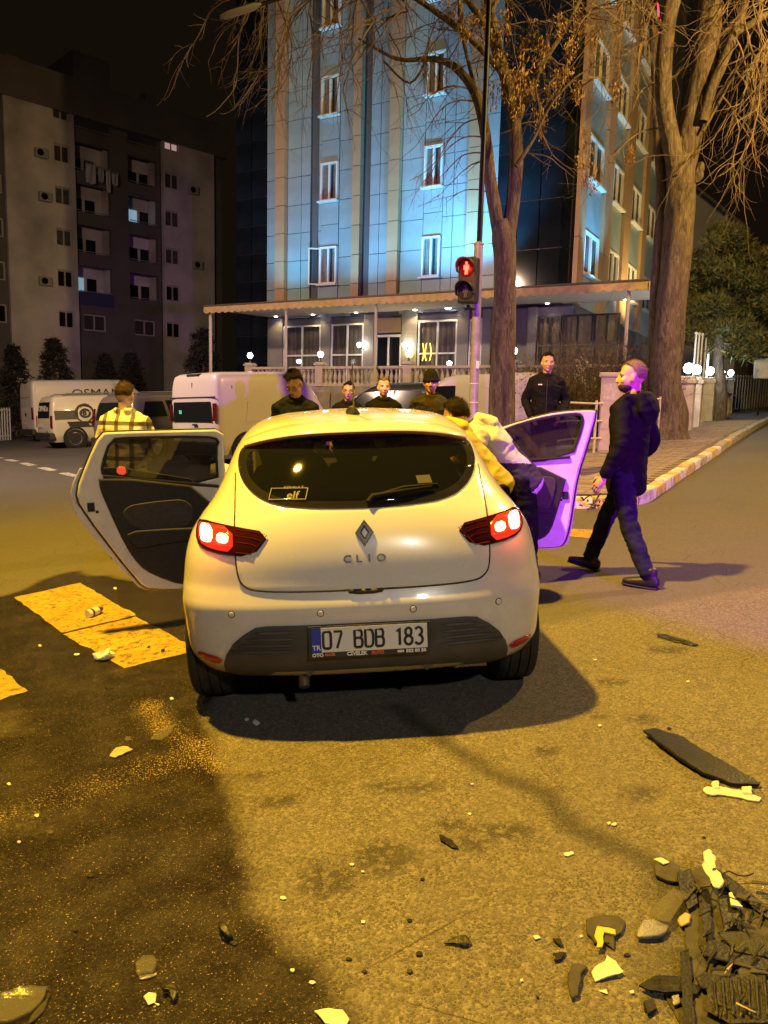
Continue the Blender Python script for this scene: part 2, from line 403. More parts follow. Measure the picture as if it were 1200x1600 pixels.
hgt = A.math('ADD', A.math('MULTIPLY', A.mp(edge, 0, .2), .6), A.math('ADD', A.math('MULTIPLY', fine, .5), A.math('MULTIPLY', A.noise(26, 5, None, .62), -1.0)))
A.bump(hgt, .7, .006)
gr = link('ground', gm, None, A.m); gm.polygons.foreach_set('use_smooth', [True] * len(gm.polygons)); tag(gr, kind='structure')

# ------------------------------------------------------------------ painted markings: sheets 4 mm above the asphalt
PN = NT('road_paint_yellow')
n1 = PN.noise(24, 6, None, .7); n2 = PN.noise(170, 3); n3 = PN.noise(3.2, 4)
pc = PN.mix(PN.mp(n3, .3, .7), (.36, .225, .020), (.46, .31, .035))
worn = PN.mp(PN.math('ADD', PN.math('MULTIPLY', n1, .75), PN.math('MULTIPLY', n2, .38)),  .565, .66)
pc = PN.mix(worn, pc, (.060, .052, .040)); PN.lk(pc, PN.b.inputs['Base Color']); PN.b.inputs['Roughness'].default_value = .62
PN.bump(PN.noise(190, 3), .5, .003)
PW = NT('road_paint_white')
pc = PW.mix(PW.mp(PW.noise(9, 6, None, .7), .42, .62), (.62, .60, .54), (.16, .15, .13)); PW.lk(pc, PW.b.inputs['Base Color']); PW.b.inputs['Roughness'].default_value = .7
def marking(px_poly, m, name='road_marking', world=None, rag=.02):
    P = world or [g2(*p) for p in px_poly]
    Q = []
    for i in range(len(P)):
        a, b = Vector(P[i]), Vector(P[(i + 1) % len(P)]); k = max(2, int((b - a).length / .06)); nn = Vector((-(b - a).y, (b - a).x)).normalized()
        for j in range(k):
            q = a.lerp(b, j / k); q = q + nn * rag * (noise.noise(Vector((q.x * 9, q.y * 9, i))) ); Q.append((q.x, q.y))
    bm = bmesh.new(); f = bm.faces.new([bm.verts.new((x, y, 0)) for x, y in Q])
    xs = [q[0] for q in Q]; ys = [q[1] for q in Q]; st = .25 if (max(ys) - min(ys)) < 4 else .8
    for ax, lo, hi in ((0, min(xs), max(xs)), (1, min(ys), max(ys))):
        v = lo + st
        while v < hi:
            no = (1, 0, 0) if ax == 0 else (0, 1, 0)
            bmesh.ops.bisect_plane(bm, geom=bm.verts[:] + bm.edges[:] + bm.faces[:], plane_co=(v, v, 0), plane_no=no); v += st
    for v in bm.verts: v.co.z = gz(v.co.x, v.co.y) + .0045
    bmesh.ops.triangulate(bm, faces=bm.faces[:])
    bmesh.ops.recalc_face_normals(bm, faces=bm.faces[:])
    me = bpy.data.meshes.new(name); bm.to_mesh(me); bm.free()
    if me.polygons and me.polygons[0].normal.z < 0: me.flip_normals()
    o = link(name, me, None, m); return tag(o, kind='structure')
marking(((22, 934), (126, 911), (212, 962), (98, 990)), PN.m)
marking(((98, 992), (212, 964), (312, 1016), (194, 1045)), PN.m)
marking(((-190, 1090), (2, 1046), (44, 1081), (-150, 1140)), PN.m)
marking(((884, 826), (942, 829), (936, 843), (880, 838)), PN.m)
d1, d2 = Vector(g2(-60, 704)), Vector(g2(118, 744)); dd = (d2 - d1); L_ = dd.length; dd.normalize(); dn = Vector((-dd.y, dd.x)) * .10
s_ = 0.0
while s_ < L_:
    a = d1 + dd * s_; b = d1 + dd * (s_ + 1.1); marking(None, PW.m, 'lane_marking', [tuple(a - dn), tuple(b - dn), tuple(b + dn), tuple(a + dn)], .01); s_ += 1.9
# ------------------------------------------------------------------ pavement, kerb stones and pavers
E1 = Vector((math.sin(math.radians(29.6)), math.cos(math.radians(29.6)))); E2 = Vector((-E1.y, E1.x))
KC = Vector((3.05, 9.22))
KH = .15
def pav(s, t): p = KC + E1 * s + E2 * t; return p      # s along the side street, t along the front kerb
# outline of the pavement: rounded corner at KC
RC = .9
PT_ = 4.6
path = [pav(16 - i * .5, PT_) for i in range(int((16 - RC) / .5) + 1)]
cc = pav(RC, PT_ - RC)
for i in range(1, 8):
    a = math.pi / 2 * i / 8; path.append(cc + E2 * RC * math.cos(a) - E1 * RC * math.sin(a))
path += [pav(0, PT_ - RC - i * .25) for i in range(int((PT_ - 2 * RC) / .25) + 1)]
cc = pav(RC, RC)
for i in range(1, 8):
    a = math.pi / 2 * i / 8; path.append(cc - E1 * RC * math.cos(a) - E2 * RC * math.sin(a))
path += [pav(RC + i * .5, 0) for i in range(0, 90)]
cum = [0.0]
for a, b in zip(path[:-1], path[1:]): cum.append(cum[-1] + (b - a).length)
def on_path(s):
    s = max(0, min(cum[-1] - 1e-6, s)); i = max(k for k in range(len(cum) - 1) if cum[k] <= s)
    t = (s - cum[i]) / (cum[i + 1] - cum[i]); p = path[i].lerp(path[i + 1], t); d = (path[i + 1] - path[i]).normalized(); return p, d
pvm = mat('pavement_bed', (.05, .045, .04), .9, var=.4, scale=20)
kerb_y = mat('kerb_paint_yellow', (.62, .45, .10), .75, var=.0, scale=9, bump=.35, bscale=60, col2=(.30, .26, .19), contrast=(.38, .56))
kerb_w = mat('kerb_paint_white', (.66, .63, .56), .75, scale=9, bump=.35, bscale=60, col2=(.34, .31, .27), contrast=(.36, .55))
kerb_c = mat('kerb_concrete', (.36, .33, .27), .85, var=.35, scale=11, bump=.4, bscale=50)
kroot = thing('kerb', None, None); tag(kroot, kind='structure')
s = .3; k = 0; rk = random.Random(4)
while s < cum[-1] - .8 and s < 66:
    Ls = rk.uniform(.62, .78); q = []
    m_ = (kerb_y, kerb_w)[k % 2] if s < 30 else kerb_c
    if rk.random() < .12: m_ = kerb_c
    b = MB(); nseg = 4; jz = rk.uniform(-.012, .012); jo = rk.uniform(-.01, .012)
    rows = []
    for i in range(nseg + 1):
        p, d = on_path(s + .012 + (Ls - .024) * i / nseg); n = Vector((d.y, -d.x)) if (KC + E1 * 3 + E2 * 2.2 - p).dot(Vector((d.y, -d.x))) < 0 else Vector((-d.y, d.x))
        # n points to the road
        z0 = gz(p.x, p.y) - .1; z1 = gz(p.x, p.y) + KH + jz
        def P3(o, z): u = p + n * (o + jo); return (u.x, u.y, z)
        rows.append([P3(0, z0), P3(0, z1 - .03), P3(-.012, z1 - .008), P3(-.035, z1), P3(-.16, z1 + .003), P3(-.16, z0)])
    vs = [v for r in rows for v in r]; fs = []
    for i in range(nseg):
        for j in range(5): a = i * 6 + j; fs.append((a, a + 1, a + 7, a + 6))
    fs += [tuple(range(5, -1, -1)), tuple(range(nseg * 6, nseg * 6 + 6))]
    b.add(vs, fs); o = b.build('kerb_stone', m_, kroot, 35)
    s += Ls; k += 1
# bed under the pavers
bd = MB(); rows = []
S_ = [.16, 1, 2, 4, 6, 8, 10, 12, 16, 20, 26, 34, 44]; T_ = [.16, 1, 2, 3, 4, PT_ - .16]
def okpt(s_, t_):
    if s_ < RC and t_ < RC:
        d = math.hypot(RC - s_, RC - t_)
        if d > RC - .17: return False
    return True
for s_ in S_:
    for t_ in T_:
        ss, tt = s_, t_
        if not okpt(ss, tt): ss, tt = RC - (RC - .165) * .7071, RC - (RC - .165) * .7071
        p = pav(ss, tt); bd.v.append((p.x, p.y, gz(p.x, p.y) + KH - .008))
for i in range(len(S_) - 1):
    for j in range(len(T_) - 1):
        a = i * len(T_) + j; bd.f.append((a, a + 1, a + 1 + len(T_), a + len(T_))); bd.m.append(0)
bd.f = [f[::-1] for f in bd.f]
pavement = bd.build('pavement', pvm); tag(pavement, kind='structure')
pv_m = [mat('paver_a', (.27, .235, .19), .85, var=.35, scale=14, bump=.4, bscale=80), mat('paver_b', (.23, .20, .165), .88, var=.35, scale=14, bump=.4, bscale=80), mat('paver_c', (.30, .265, .21), .85, var=.3, scale=14, bump=.4, bscale=80)]
pl_, pw_ = .30, .15
spots = []
for i in range(int(22 / pw_)):
    for j in range(int((PT_ - .5) / pl_)):
        s0 = .17 + i * pw_; t0 = .17 + j * pl_ + (pl_ / 2 if i % 2 else 0)
        p = pav(s0 + pw_ / 2, t0 + pl_ / 2)
        if all(okpt(a, b) for a in (s0, s0 + pw_) for b in (t0, t0 + pl_)): spots.append((s0, t0, p))
def vis(p):
    q = Vector((p.x, p.y, gz(p.x, p.y))) - CAM; px = 600 + FPX * q.dot(RGT) / q.dot(FWD); py = 800 - FPX * q.dot(UPV) / q.dot(FWD)
    return 0 if (px > 800 and px < 1200) else 1
spots.sort(key=lambda t: (vis(t[2]), t[2].length))
rp = random.Random(9)
pmesh = []
for m_ in pv_m:
    b = MB(); a, c_ = pl_ / 2 - .006, pw_ / 2 - .006
    vs = [(-a, -c_, -.03), (a, -c_, -.03), (a, c_, -.03), (-a, c_, -.03), (-a, -c_, -.004), (a, -c_, -.004), (a, c_, -.004), (-a, c_, -.004)] + [(x * .97, y * .94, 0) for x, y in ((-a, -c_), (a, -c_), (a, c_), (-a, c_))]
    fs = [(0, 1, 5, 4), (1, 2, 6, 5), (2, 3, 7, 6), (3, 0, 4, 7), (4, 5, 9, 8), (5, 6, 10, 9), (6, 7, 11, 10), (7, 4, 8, 11), (8, 9, 10, 11)]
    b.add(vs, fs); me = b.mesh('paver'); me.materials.append(m_); pmesh.append((me, vs, fs))
rest = MB()
ang = math.atan2(E2.y, E2.x)
for n_, (s0, t0, p) in enumerate(spots):
    M_ = T(p.x, p.y, gz(p.x, p.y) + KH + rp.uniform(-.004, .004), ang + rp.uniform(-.015, .015)) @ Matrix.Rotation(-math.atan(gz(p.x + .5 * E2.x, p.y + .5 * E2.y) - gz(p.x - .5 * E2.x, p.y - .5 * E2.y)), 4, 'Y') @ Matrix.Rotation(rp.uniform(-.01, .01), 4, 'X')
    kk = rp.choice((0, 0, 1, 2))
    if n_ < 290:
        o = bpy.data.objects.new('paver', pmesh[kk][0]); COL.objects.link(o); o.parent = pavement; o.matrix_world = M_
    else: rest.add(pmesh[kk][1], pmesh[kk][2], kk, M_)
tag(rest.build('paver_field', pv_m, pavement), kind='stuff')
# ================================================================== HOTEL
HO = Vector((1.9, 28.6, 0)); HROT = -math.radians(29.6)
HX = Vector((E1.y, -E1.x, 0)); HY = Vector((E1.x, E1.y, 0))
HM = T(HO.x, HO.y, 0, HROT)
def hx(px, py=400, y0=0.0): return (on_plane(px, py, HO + HY * y0, HY) - HO).dot(HX)
def hz_(px, py, y0=0.0): return on_plane(px, py, HO + HY * y0, HY).z
hotel = thing('hotel', 'tall blue floodlit hotel with tan pilasters, dark glass bays and a canopied terrace', 'building', HM)
panel_m = mat('facade_panel', (.26, .35, .40), .38, metal=.0, var=.10, scale=1.3, rvar=.08)
tan_m = mat('facade_tan', (.42, .28, .17), .5, var=.10, scale=1.5)
back_m = mat('facade_backing', (.09, .10, .115), .8)
glass_d = mat('dark_glass', (.010, .014, .020), .06, spec=.6, var=.5, scale=.6, bump=.02, bscale=1.5)
frame_w = mat('white_frame', (.72, .72, .70), .4)
frame_d = mat('dark_frame', (.04, .042, .046), .45, metal=.3)
curtain = mat('curtain_grey', (.55, .53, .50), .9, var=.3, scale=6)
conc = mat('terrace_stone', (.34, .30, .23), .8, var=.25, scale=3, bump=.2)
ZC = 5.04; ZT = 2.2; ROW = 1.07; NR = 13; Z0 = 5.12
xL, xR = hx(417), hx(776); xB = hx(896)
DEEP = 17.0
wl = MB(); wl.box(((xL + xB) / 2, .40 + 5, 11.5), (xB - xL - .1, 10.0, 23)); wl.build('wall', back_m, hotel)
_pm = {}
def panel(parent, x0, x1, z0, z1, m, y=0.0, th=.05, gap=.011, face='F'):
    w, h = round(x1 - x0 - 2 * gap, 3), round(z1 - z0 - 2 * gap, 3); key = (w, h, m.name, face)
    if key not in _pm:
        b = MB()
        if face == 'F': b.box((0, th / 2, 0), (w, th, h))
        else: b.box((-th / 2, 0, 0), (th, w, h))
        _pm[key] = b.mesh('panel'); _pm[key].materials.append(m)
    o = bpy.data.objects.new('panel', _pm[key]); COL.objects.link(o); o.parent = parent
    o.location = ((x0 + x1) / 2, y, (z0 + z1) / 2) if face == 'F' else (y, (x0 + x1) / 2, (z0 + z1) / 2)
    return o
def pleats(w, h, n=9, d=.05, z0=0.0):
    b = MB(); k = n * 4
    for i in range(k + 1):
        x = -w / 2 + w * i / k; y = d * math.sin(i * math.pi / 2) + .01 * math.sin(i * 1.3)
        b.v += [(x, y, z0), (x, y * .8, z0 + h)]
    b.f = [(2 * i, 2 * i + 2, 2 * i + 3, 2 * i + 1) for i in range(k)]; b.m = [0] * k
    return b
def hwindow(parent, x0, x1, z0, z1, y=.10, open_=False, face='F', mull=1):
    """window with frame, panes, sill and curtains behind; face S: on the side wall"""
    w, h = x1 - x0, z1 - z0
    M = Matrix.Translation(((x0 + x1) / 2, y, z0)) if face == 'F' else Matrix.Translation((y, (x0 + x1) / 2, z0)) @ Matrix.Rotation(math.radians(90), 4, 'Z')
    f = MB(); t = .07
    f.box((0, -.02, h - t / 2), (w, .12, t)); f.box((0, -.02, t / 2), (w, .12, t))
    for sx in (-1, 1): f.box((sx * (w / 2 - t / 2), -.02, h / 2), (t, .119, h - 2 * t))
    for i in range(mull): f.box((-w / 2 + w * (i + 1) / (mull + 1), -.01, h / 2), (t * 1.1, .10, h - 2 * t))
    o = f.build('window', frame_w, parent); o.matrix_local = M
    MB().box((0, .02, h / 2), (w - .06, .012, h - .06)).build('pane', mat('window_glass', (.02, .025, .03), .03, alpha=.16, spec=.6), o)
    MB().box((0, -.11, -.03), (w + .12, .22, .06)).build('sill', frame_w, o)
    for sx in (-1, 1):
        c = pleats(w * .33, h - .1, 5, .025, .05); cm = c.build('curtain', curtain, o, 60); cm.location = (sx * w * .31, .085, 0)
    return o
# --- front: columns of panels, pilasters, windows
cols = [(417, 434, 'p'), (434, 449, 't'), (449, 470, 'p'), (470, 484, 'p'), (496, 500.5, 'p'), (500.5, 528, 'w'), (528, 552.5, 'p'), (552.5, 565.5, 't'), (576, 591, 'p'),
        (591, 608, 'p'), (608, 625, 't'), (625, 659.5, 'p'), (659.5, 689, 'w'), (689, 705, 'p'), (705, 730, 'p'), (730, 750, 't'), (750, 776, 'p')]
ws0 = hz_(675, 433); FH = 3.12; WH = 1.42
facade = link('facade', MB().box(((xL + xR) / 2, .14, 11.3), (xR - xL, .03, 12.6)).mesh('facade'), hotel, back_m)
tag(facade)
for a, b, k in cols:
    x0, x1 = hx(a), hx(b)
    if k == 'w':
        zs = Z0 + .55
        for fl in range(4):
            s0 = ws0 + fl * FH; hwindow(hotel, x0 + .02, x1 - .02, s0, s0 + WH, -.02)
            if s0 - zs > .5:
                mid_ = (zs + s0 - .06) / 2
                if s0 - zs > 1.3: panel(facade, x0, x1, zs, mid_, panel_m); panel(facade, x0, x1, mid_, s0 - .06, panel_m)
                else: panel(facade, x0, x1, zs, s0 - .06, panel_m)
            zs = s0 + WH + .03
    else:
        y = -.22 if k == 't' else (.0 if (x0 < hx(484) or x0 > hx(570)) else .03)
        lowz = Z0 + (.0 if k == 't' else .62)
        for r in range(NR):
            z0 = max(lowz, Z0 + r * ROW); z1 = Z0 + (r + 1) * ROW
            if z1 - z0 > .3: panel(facade, x0, x1, z0, z1, tan_m if k == 't' else panel_m, y, .24 if k == 't' else .05)
# tan band of panels over the canopy
for a, b in ((449, 475), (475, 484), (496, 512), (512, 539), (539, 549), (625, 634), (634, 665), (665, 681), (681, 691), (691, 729)):
    panel(facade, hx(a), hx(b), Z0 + .25, Z0 + .60, tan_m, -.06)
    panel(facade, hx(a), hx(b), Z0 - .1, Z0 + .25, panel_m, .0)
# one casement standing open
x0 = hx(500.5); ow = MB(); ow.box((-.42, 0, .70), (.05, .04, 1.4)); ow.box((0, 0, .70), (.05, .04, 1.4)); ow.box((-.21, 0, .025), (.37, .04, .05)); ow.box((-.21, 0, 1.375), (.37, .04, .05)); ow.box((-.21, 0, .7), (.37, .01, 1.3), 1)
o = ow.build('open_casement', [frame_w, MATS['window_glass']], hotel); o.matrix_local = Matrix.Translation((x0 - .02, -.02, ws0)) @ Matrix.Rotation(math.radians(35), 4, 'Z')
# --- dark glass bays
def bay(x0, x1, y, ncol, name='glass_bay', rows=14, z0=ZT, side=None):
    f = MB(); f.box(((x0 + x1) / 2, y + .09, (z0 + 20.2) / 2), (x1 - x0, .06, 20.2 - z0)); g = f.build(name, frame_d, hotel)
    w = (x1 - x0) / ncol; rh = (19.5 - z0) / rows
    for i in range(ncol):
        for r in range(rows): panel(g, x0 + i * w, x0 + (i + 1) * w, z0 + r * rh, z0 + (r + 1) * rh, glass_d, y, .03, .018)
    return g
bay(hx(342, 300), xL - .02, 1.1, 3, rows=15)
bR = bay(xR + .05, hx(880), -.35, 3, rows=9, z0=ZC + .25)
MB().box((xR + 1.2, .5, 12.4), (2.3, 1.3, 14.6)).build('bay_core', frame_d, hotel)
ch0, ch1 = hx(880), xB
cf = Matrix.Translation((ch0, -.35, 0)) @ Matrix.Rotation(math.atan2(.6, ch1 - ch0), 4, 'Z'); cw_ = math.hypot(.6, ch1 - ch0)
cb = MB().box((cw_ / 2, .10, (ZC + .25 + 20.2) / 2), (cw_, .06, 20.2 - ZC - .25)).build('glass_chamfer', frame_d, hotel); cb.matrix_local = cf
for r in range(9): panel(cb, 0, cw_, ZC + .25 + r * 1.58, ZC + .25 + (r + 1) * 1.58, glass_d, .02, .03, .02)
# --- side wall running back up the side street
def hy(px, py=400): return (on_plane(px, py, HO + HX * xB, HX) - HO).dot(HY)
side = link('side_wall', MB().box((xB - .35, .3 + DEEP / 2, 11.5), (.6, DEEP, 23)).mesh('side_wall'), hotel, back_m)
ys = {p: hy(p) for p in (897, 907, 936, 947, 968, 978, 997, 1004, 1022)}
def scol(a, b, kind):
    y0, y1 = a, b
    if kind == 'w':
        zs = Z0
        for fl in range(4):
            s0 = ws0 + fl * FH; hwindow(hotel, y0 + .25, y1 - .25, s0, s0 + WH, xB - .02, face='S')
            panel(side, y0, y1, zs, s0 - .05, panel_m, xB, .05, face='S')
            panel(side, y0, y0 + .25, s0 - .05, s0 + WH + .05, panel_m, xB, .05, face='S'); panel(side, y1 - .25, y1, s0 - .05, s0 + WH + .05, panel_m, xB, .05, face='S')
            zs = s0 + WH + .05
    else:
        for r in range(6): panel(side, y0, y1, Z0 + r * 2.14, Z0 + (r + 1) * 2.14, tan_m, xB + .12, .16, face='S')
for a, b in ((897, 907), (936, 947), (968, 978), (997, 1004)): scol(ys[a], ys[b], 't')
for a, b in ((907, 936), (947, 968), (978, 997), (1004, 1022)): scol(ys[a], ys[b], 'w')
# --- ground floor behind the terrace
gf = MB(); gf.box(((xL + xB) / 2, .30, (ZT + ZC) / 2), (xB - xL, .1, ZC - ZT)); gf.build('ground_floor_wall', mat('ground_floor_render', (.26, .245, .22), .8, var=.12, scale=2), hotel)
for a, b in ((417, 440), (500, 514), (567, 582), (626, 650), (713, 730), (752, 765), (822, 836)):
    MB().box(((hx(a, 540) + hx(b, 540)) / 2, .16, (ZT + ZC) / 2), (hx(b, 540) - hx(a, 540), .24, ZC - ZT)).build('pier', mat('pier_render', (.28, .26, .23), .75, var=.15, scale=2), hotel)
def bigwin(a, b, mull, cross=.52, fm=frame_w, cm=None):
    x0, x1 = hx(a, 540), hx(b, 540); w = x1 - x0; h = ZC - ZT - .35; f = MB(); t = .06
    M = Matrix.Translation(((x0 + x1) / 2, .12, ZT + .05))
    f.box((0, 0, h - t / 2), (w, .08, t)); f.box((0, 0, t / 2), (w, .08, t)); f.box((0, .002, h * cross), (w - .12, .07, t))
    for i in range(mull + 2): f.box((-w / 2 + t / 2 + (w - t) * i / (mull + 1), -.003, h / 2), (t, .08, h))
    o = f.build('window', fm, hotel); o.matrix_local = M
    MB().box((0, .03, h / 2), (w - .1, .01, h - .1)).build('pane', MATS['window_glass'], o)
    c = pleats(w - .08, h - .06, int(w * 5), .03, .03).build('curtain', cm or mat('terrace_curtain', (.22, .175, .15), .9, var=.25, scale=5), o, 60); c.location = (0, .12, 0)
bigwin(441, 499, 1); bigwin(515, 566, 1); bigwin(651, 712, 1); bigwin(731, 751, 0)
for a, b in ((766, 800), (838, 874), (875, 924), (925, 965)): bigwin(a, b, 1, .6, frame_d, mat('lit_curtain', (.35, .27, .17), .9, var=.3, scale=5, emit=(1, .70, .36), estr=.055))
# entrance doors
x0, x1 = hx(584, 560), hx(625, 560)
dr = MB(); dr.box(((x0 + x1) / 2, .12, ZT + 1.0), (.06, .08, 2.0)); dr.box((x0 + .04, .12, ZT + 1.0), (.07, .08, 2.0)); dr.box((x1 - .04, .12, ZT + 1.0), (.07, .08, 2.0)); dr.box(((x0 + x1) / 2, .121, ZT + 2.03), (x1 - x0, .08, .08))
do = dr.build('entrance_door', frame_w, hotel)
for i in (0, 1): MB().box((x0 + (x1 - x0) * (.27 + .46 * i), .14, ZT + 1.0), ((x1 - x0) / 2 - .1, .015, 1.94)).build('pane', glass_d, do)
MB().box(((x0 + x1) / 2, .13, ZT + 2.42), (x1 - x0 - .1, .06, .55)).build('transom_panel', tan_m, hotel)
# --- terrace, canopy with scalloped valance, posts
yF = -3.5
tx0, tx1 = hx(372, 580, yF), hx(1012, 540, yF)
tw = MB(); tw.box(((tx0 + tx1) / 2, yF / 2 + .12, ZT / 2 - .9), (tx1 - tx0, -yF + .2, ZT + 1.8)); tw.build('terrace', conc, hotel)
for i in range(7):
    xx = tx0 + (tx1 - tx0) * (i + .5) / 7
    MB().box((xx, yF - .0, 1.25), ((tx1 - tx0) / 7 - .12, .1, 1.5)).build('terrace_cladding', mat('terrace_cladding', (.30, .25, .17), .8, var=.3, scale=2.5, bump=.2), hotel, bevel=.01)
cx0, cx1 = hx(319, 487, yF - .3), hx(1011, 460, yF - .3)
canopy_m = mat('canopy_soffit', (.50, .46, .40), .8, var=.08, scale=1.0); val_m = mat('valance_tan', (.52, .36, .17), .8, var=.2, scale=5)
can = MB(); can.add([(cx0, yF - .3, ZC - .06), (cx1, yF - .3, ZC - .06), (cx1, .3, ZC + .10), (cx0, .3, ZC + .10), (cx0, yF - .3, ZC), (cx1, yF - .3, ZC), (cx1, .3, ZC + .16), (cx0, .3, ZC + .16)],
    [(0, 3, 2, 1), (4, 5, 6, 7), (0, 1, 5, 4), (2, 3, 7, 6), (0, 4, 7, 3), (1, 2, 6, 5)]); canopy = can.build('canopy', canopy_m, hotel)
vl = MB(); n = int((cx1 - cx0) / .045); pts = []
for i in range(n + 1):
    x = cx0 + (cx1 - cx0) * i / n; ph = (x - cx0) / .30; pts.append((x, ZC - .17 - .06 * abs(math.sin(math.pi * ph))))
for i, (x, z) in enumerate(pts): vl.v += [(x, yF - .33, z), (x, yF - .33, ZC + .01), (x, yF - .305, z), (x, yF - .305, ZC + .01)]
for i in range(n):
    a = 4 * i; vl.f += [(a, a + 4, a + 5, a + 1), (a + 2, a + 3, a + 7, a + 6), (a, a + 2, a + 6, a + 4), (a + 1, a + 5, a + 7, a + 3)]; vl.m += [0] * 4
vl.build('valance', val_m, hotel)
vs2 = MB(); n = int(3.7 / .05)
for i in range(n + 1):
    y = yF - .3 + 3.7 * i / n; z = ZC - .17 - .06 * abs(math.sin(math.pi * y / .3)); vs2.v += [(cx1 + .003, y, z), (cx1 + .003, y, ZC + .01 + .16 * i / n), (cx1 + .03, y, z), (cx1 + .03, y, ZC + .01 + .16 * i / n)]
for i in range(n): a = 4 * i; vs2.f += [(a, a + 1, a + 5, a + 4), (a + 2, a + 6, a + 7, a + 3), (a, a + 4, a + 6, a + 2)]; vs2.m += [0] * 3
vs2.build('valance', val_m, hotel)
box('canopy_edge', ((cx0 + cx1) / 2, yF - .32, ZC + .045), (cx1 - cx0 + .05, .08, .05), mat('canopy_trim', (.10, .07, .045), .6), hotel)
for p in (328, 446, 586, 978):
    xx = hx(p, 520, yF - .15); zb = ZT if p > 340 else -.3
    MB().tube([(xx, yF - .12, zb), (xx, yF - .12, ZC - .1)], .05 if p > 340 else .06, 10).build('canopy_post', mat('post_paint', (.46, .40, .34), .5), hotel, 60)
LED = mat('lamp_led', (1, 1, 1), emit=(1, .93, .80), estr=30)
def on_soffit(px, py):
    d = ray(px, py); q = CAM + d * ((ZC - .0 - CH) / d.z); return (q - HO).dot(HX), (q - HO).dot(HY)
dl = [(454, 501), (519, 500), (588, 498), (676, 494), (711, 503), (880, 487), (999, 484), (808, 515), (558, 508), (770, 505)]  # one of these is only a reflection, built as a glowing downlight too
for i, (px, py) in enumerate(dl):
    x, y = on_soffit(px, py); y = max(yF + .1, min(-.25, y)); zz = ZC - .07 + .16 * (y - yF) / 3.5
    b = MB().lathe([(.085, .0), (.085, -.02), (.07, -.022)], 14); o = b.build('downlight', frame_w, hotel, 40); o.location = (x, y, zz)
    b = MB().lathe([(.07, -.0225), (.05, -.035)], 14); b.build('bulb', LED, o, 40)
    if i < 8:
        q = HM @ Vector((x, y, zz - .06)); lamp('downlight_beam', 'SPOT', q, 27, WARM, .05, q - Vector((0, 0, 1)), 140, .6)
# --- blue floodlights on the canopy
BLUE = (.10, .58, 1.0)
fl_m = mat('floodlight_lens', (1, 1, 1), emit=(.6, 1, .75), estr=9)
for px, py, pw in ((411, 473, 520), (520, 470, 520), (600, 468, 420), (665, 466, 1100), (757, 462, 1900)):
    x = hx(px, py, -2.2); zz = ZC + .1
    if px in (411, 665):
        o = MB().box((0, 0, .2), (.42, .12, .28)).build('floodlight', frame_d, hotel, bevel=.01); o.matrix_local = Matrix.Translation((x, -1.6, zz + .06)) @ Matrix.Rotation(math.radians(-38), 4, 'X')
        MB().box((0, .0, .345), (.36, .09, .012)).build('lens', fl_m, o); MB().tube([(-.23, 0, .2), (-.23, 0, -.02), (.23, 0, -.02), (.23, 0, .2)], .015, 6).build('bracket', frame_d, o)
    q = HM @ Vector((x, -2.1, zz + .5)); lamp('floodlight_beam', 'SPOT', q, pw * 1.15, BLUE, .15, HM @ Vector((x - (1.2 if px > 700 else 0), .2, zz + 5.6)), 84 if px > 700 else 110, .8)  # beams without a housing are assumed from the blue wash
q = HM @ Vector((xB + 1.3, ys[907] + .9, ZC + .2)); lamp('floodlight_beam', 'SPOT', q, 1500, BLUE, .12, q + Vector((-.75 * HX.x, -.75 * HX.y, 3)), 75, .6)  # assumed from the blue light on the side wall; no housing built
q = HM @ Vector((xB + 1.6, ys[947] + 3, ZC + .1)); lamp('floodlight_beam', 'SPOT', q, 900, (1, .72, .25), .12, q + Vector((-1.2 * HX.x, -1.2 * HX.y, 2.5)), 120, .8)  # assumed warm beam for the yellow light on the side wall; no housing built
# --- wall lamps and glowing ornaments
GLOBE = mat('globe_lamp', (1, 1, 1), emit=(.95, 1, .92), estr=14)
for px, py in ((567, 541), (638, 541)):
    x, zz = hx(px, py), hz_(px, py); o = MB().tube([(0, .1, -.12), (0, -.06, -.12), (0, -.12, -.02)], .015, 6).build('wall_lamp', frame_d, hotel); o.location = (x, .02, zz)
    for s in (-.12, .12): MB().lathe([(.03, -.05), (.075, 0), (.09, .1), (.05, .14)], 12, 0, Matrix.Translation((s, -.1, 0))).build('lamp_shade', GLOBE, o, 60)
q = HM @ Vector((hx(567, 541), -.35, hz_(567, 541))); lamp('wall_lamp_glow', 'POINT', q, 8, WARM, .08)
q = HM @ Vector((hx(638, 541), -.35, hz_(638, 541))); lamp('wall_lamp_glow', 'POINT', q, 22, WARM, .08)
NEON_Y = mat('neon_yellow', (1, .8, .1), emit=(1, .72, .08), estr=5)
x, zz = hx(665, 551), hz_(665, 551)
orn = MB()
for k, (dx, s) in enumerate(((-.14, 1), (.02, -1), (.16, 1))):
    orn.tube([(dx + s * .05 * math.sin(t * 3.2), 0, -.32 + .64 * t + .03 * math.cos(7 * t)) for t in [i / 14 for i in range(15)]], .012, 6)
orn.build('neon_ornament', NEON_Y, hotel).location = (x, .02, zz)
MB().lathe([(.15, -.012), (.15, .012)], 20, 0, Matrix.Rotation(math.radians(90), 4, 'X')).build('round_emblem', NEON_Y, hotel).location = (hx(640, 553), -.02, hz_(640, 553))

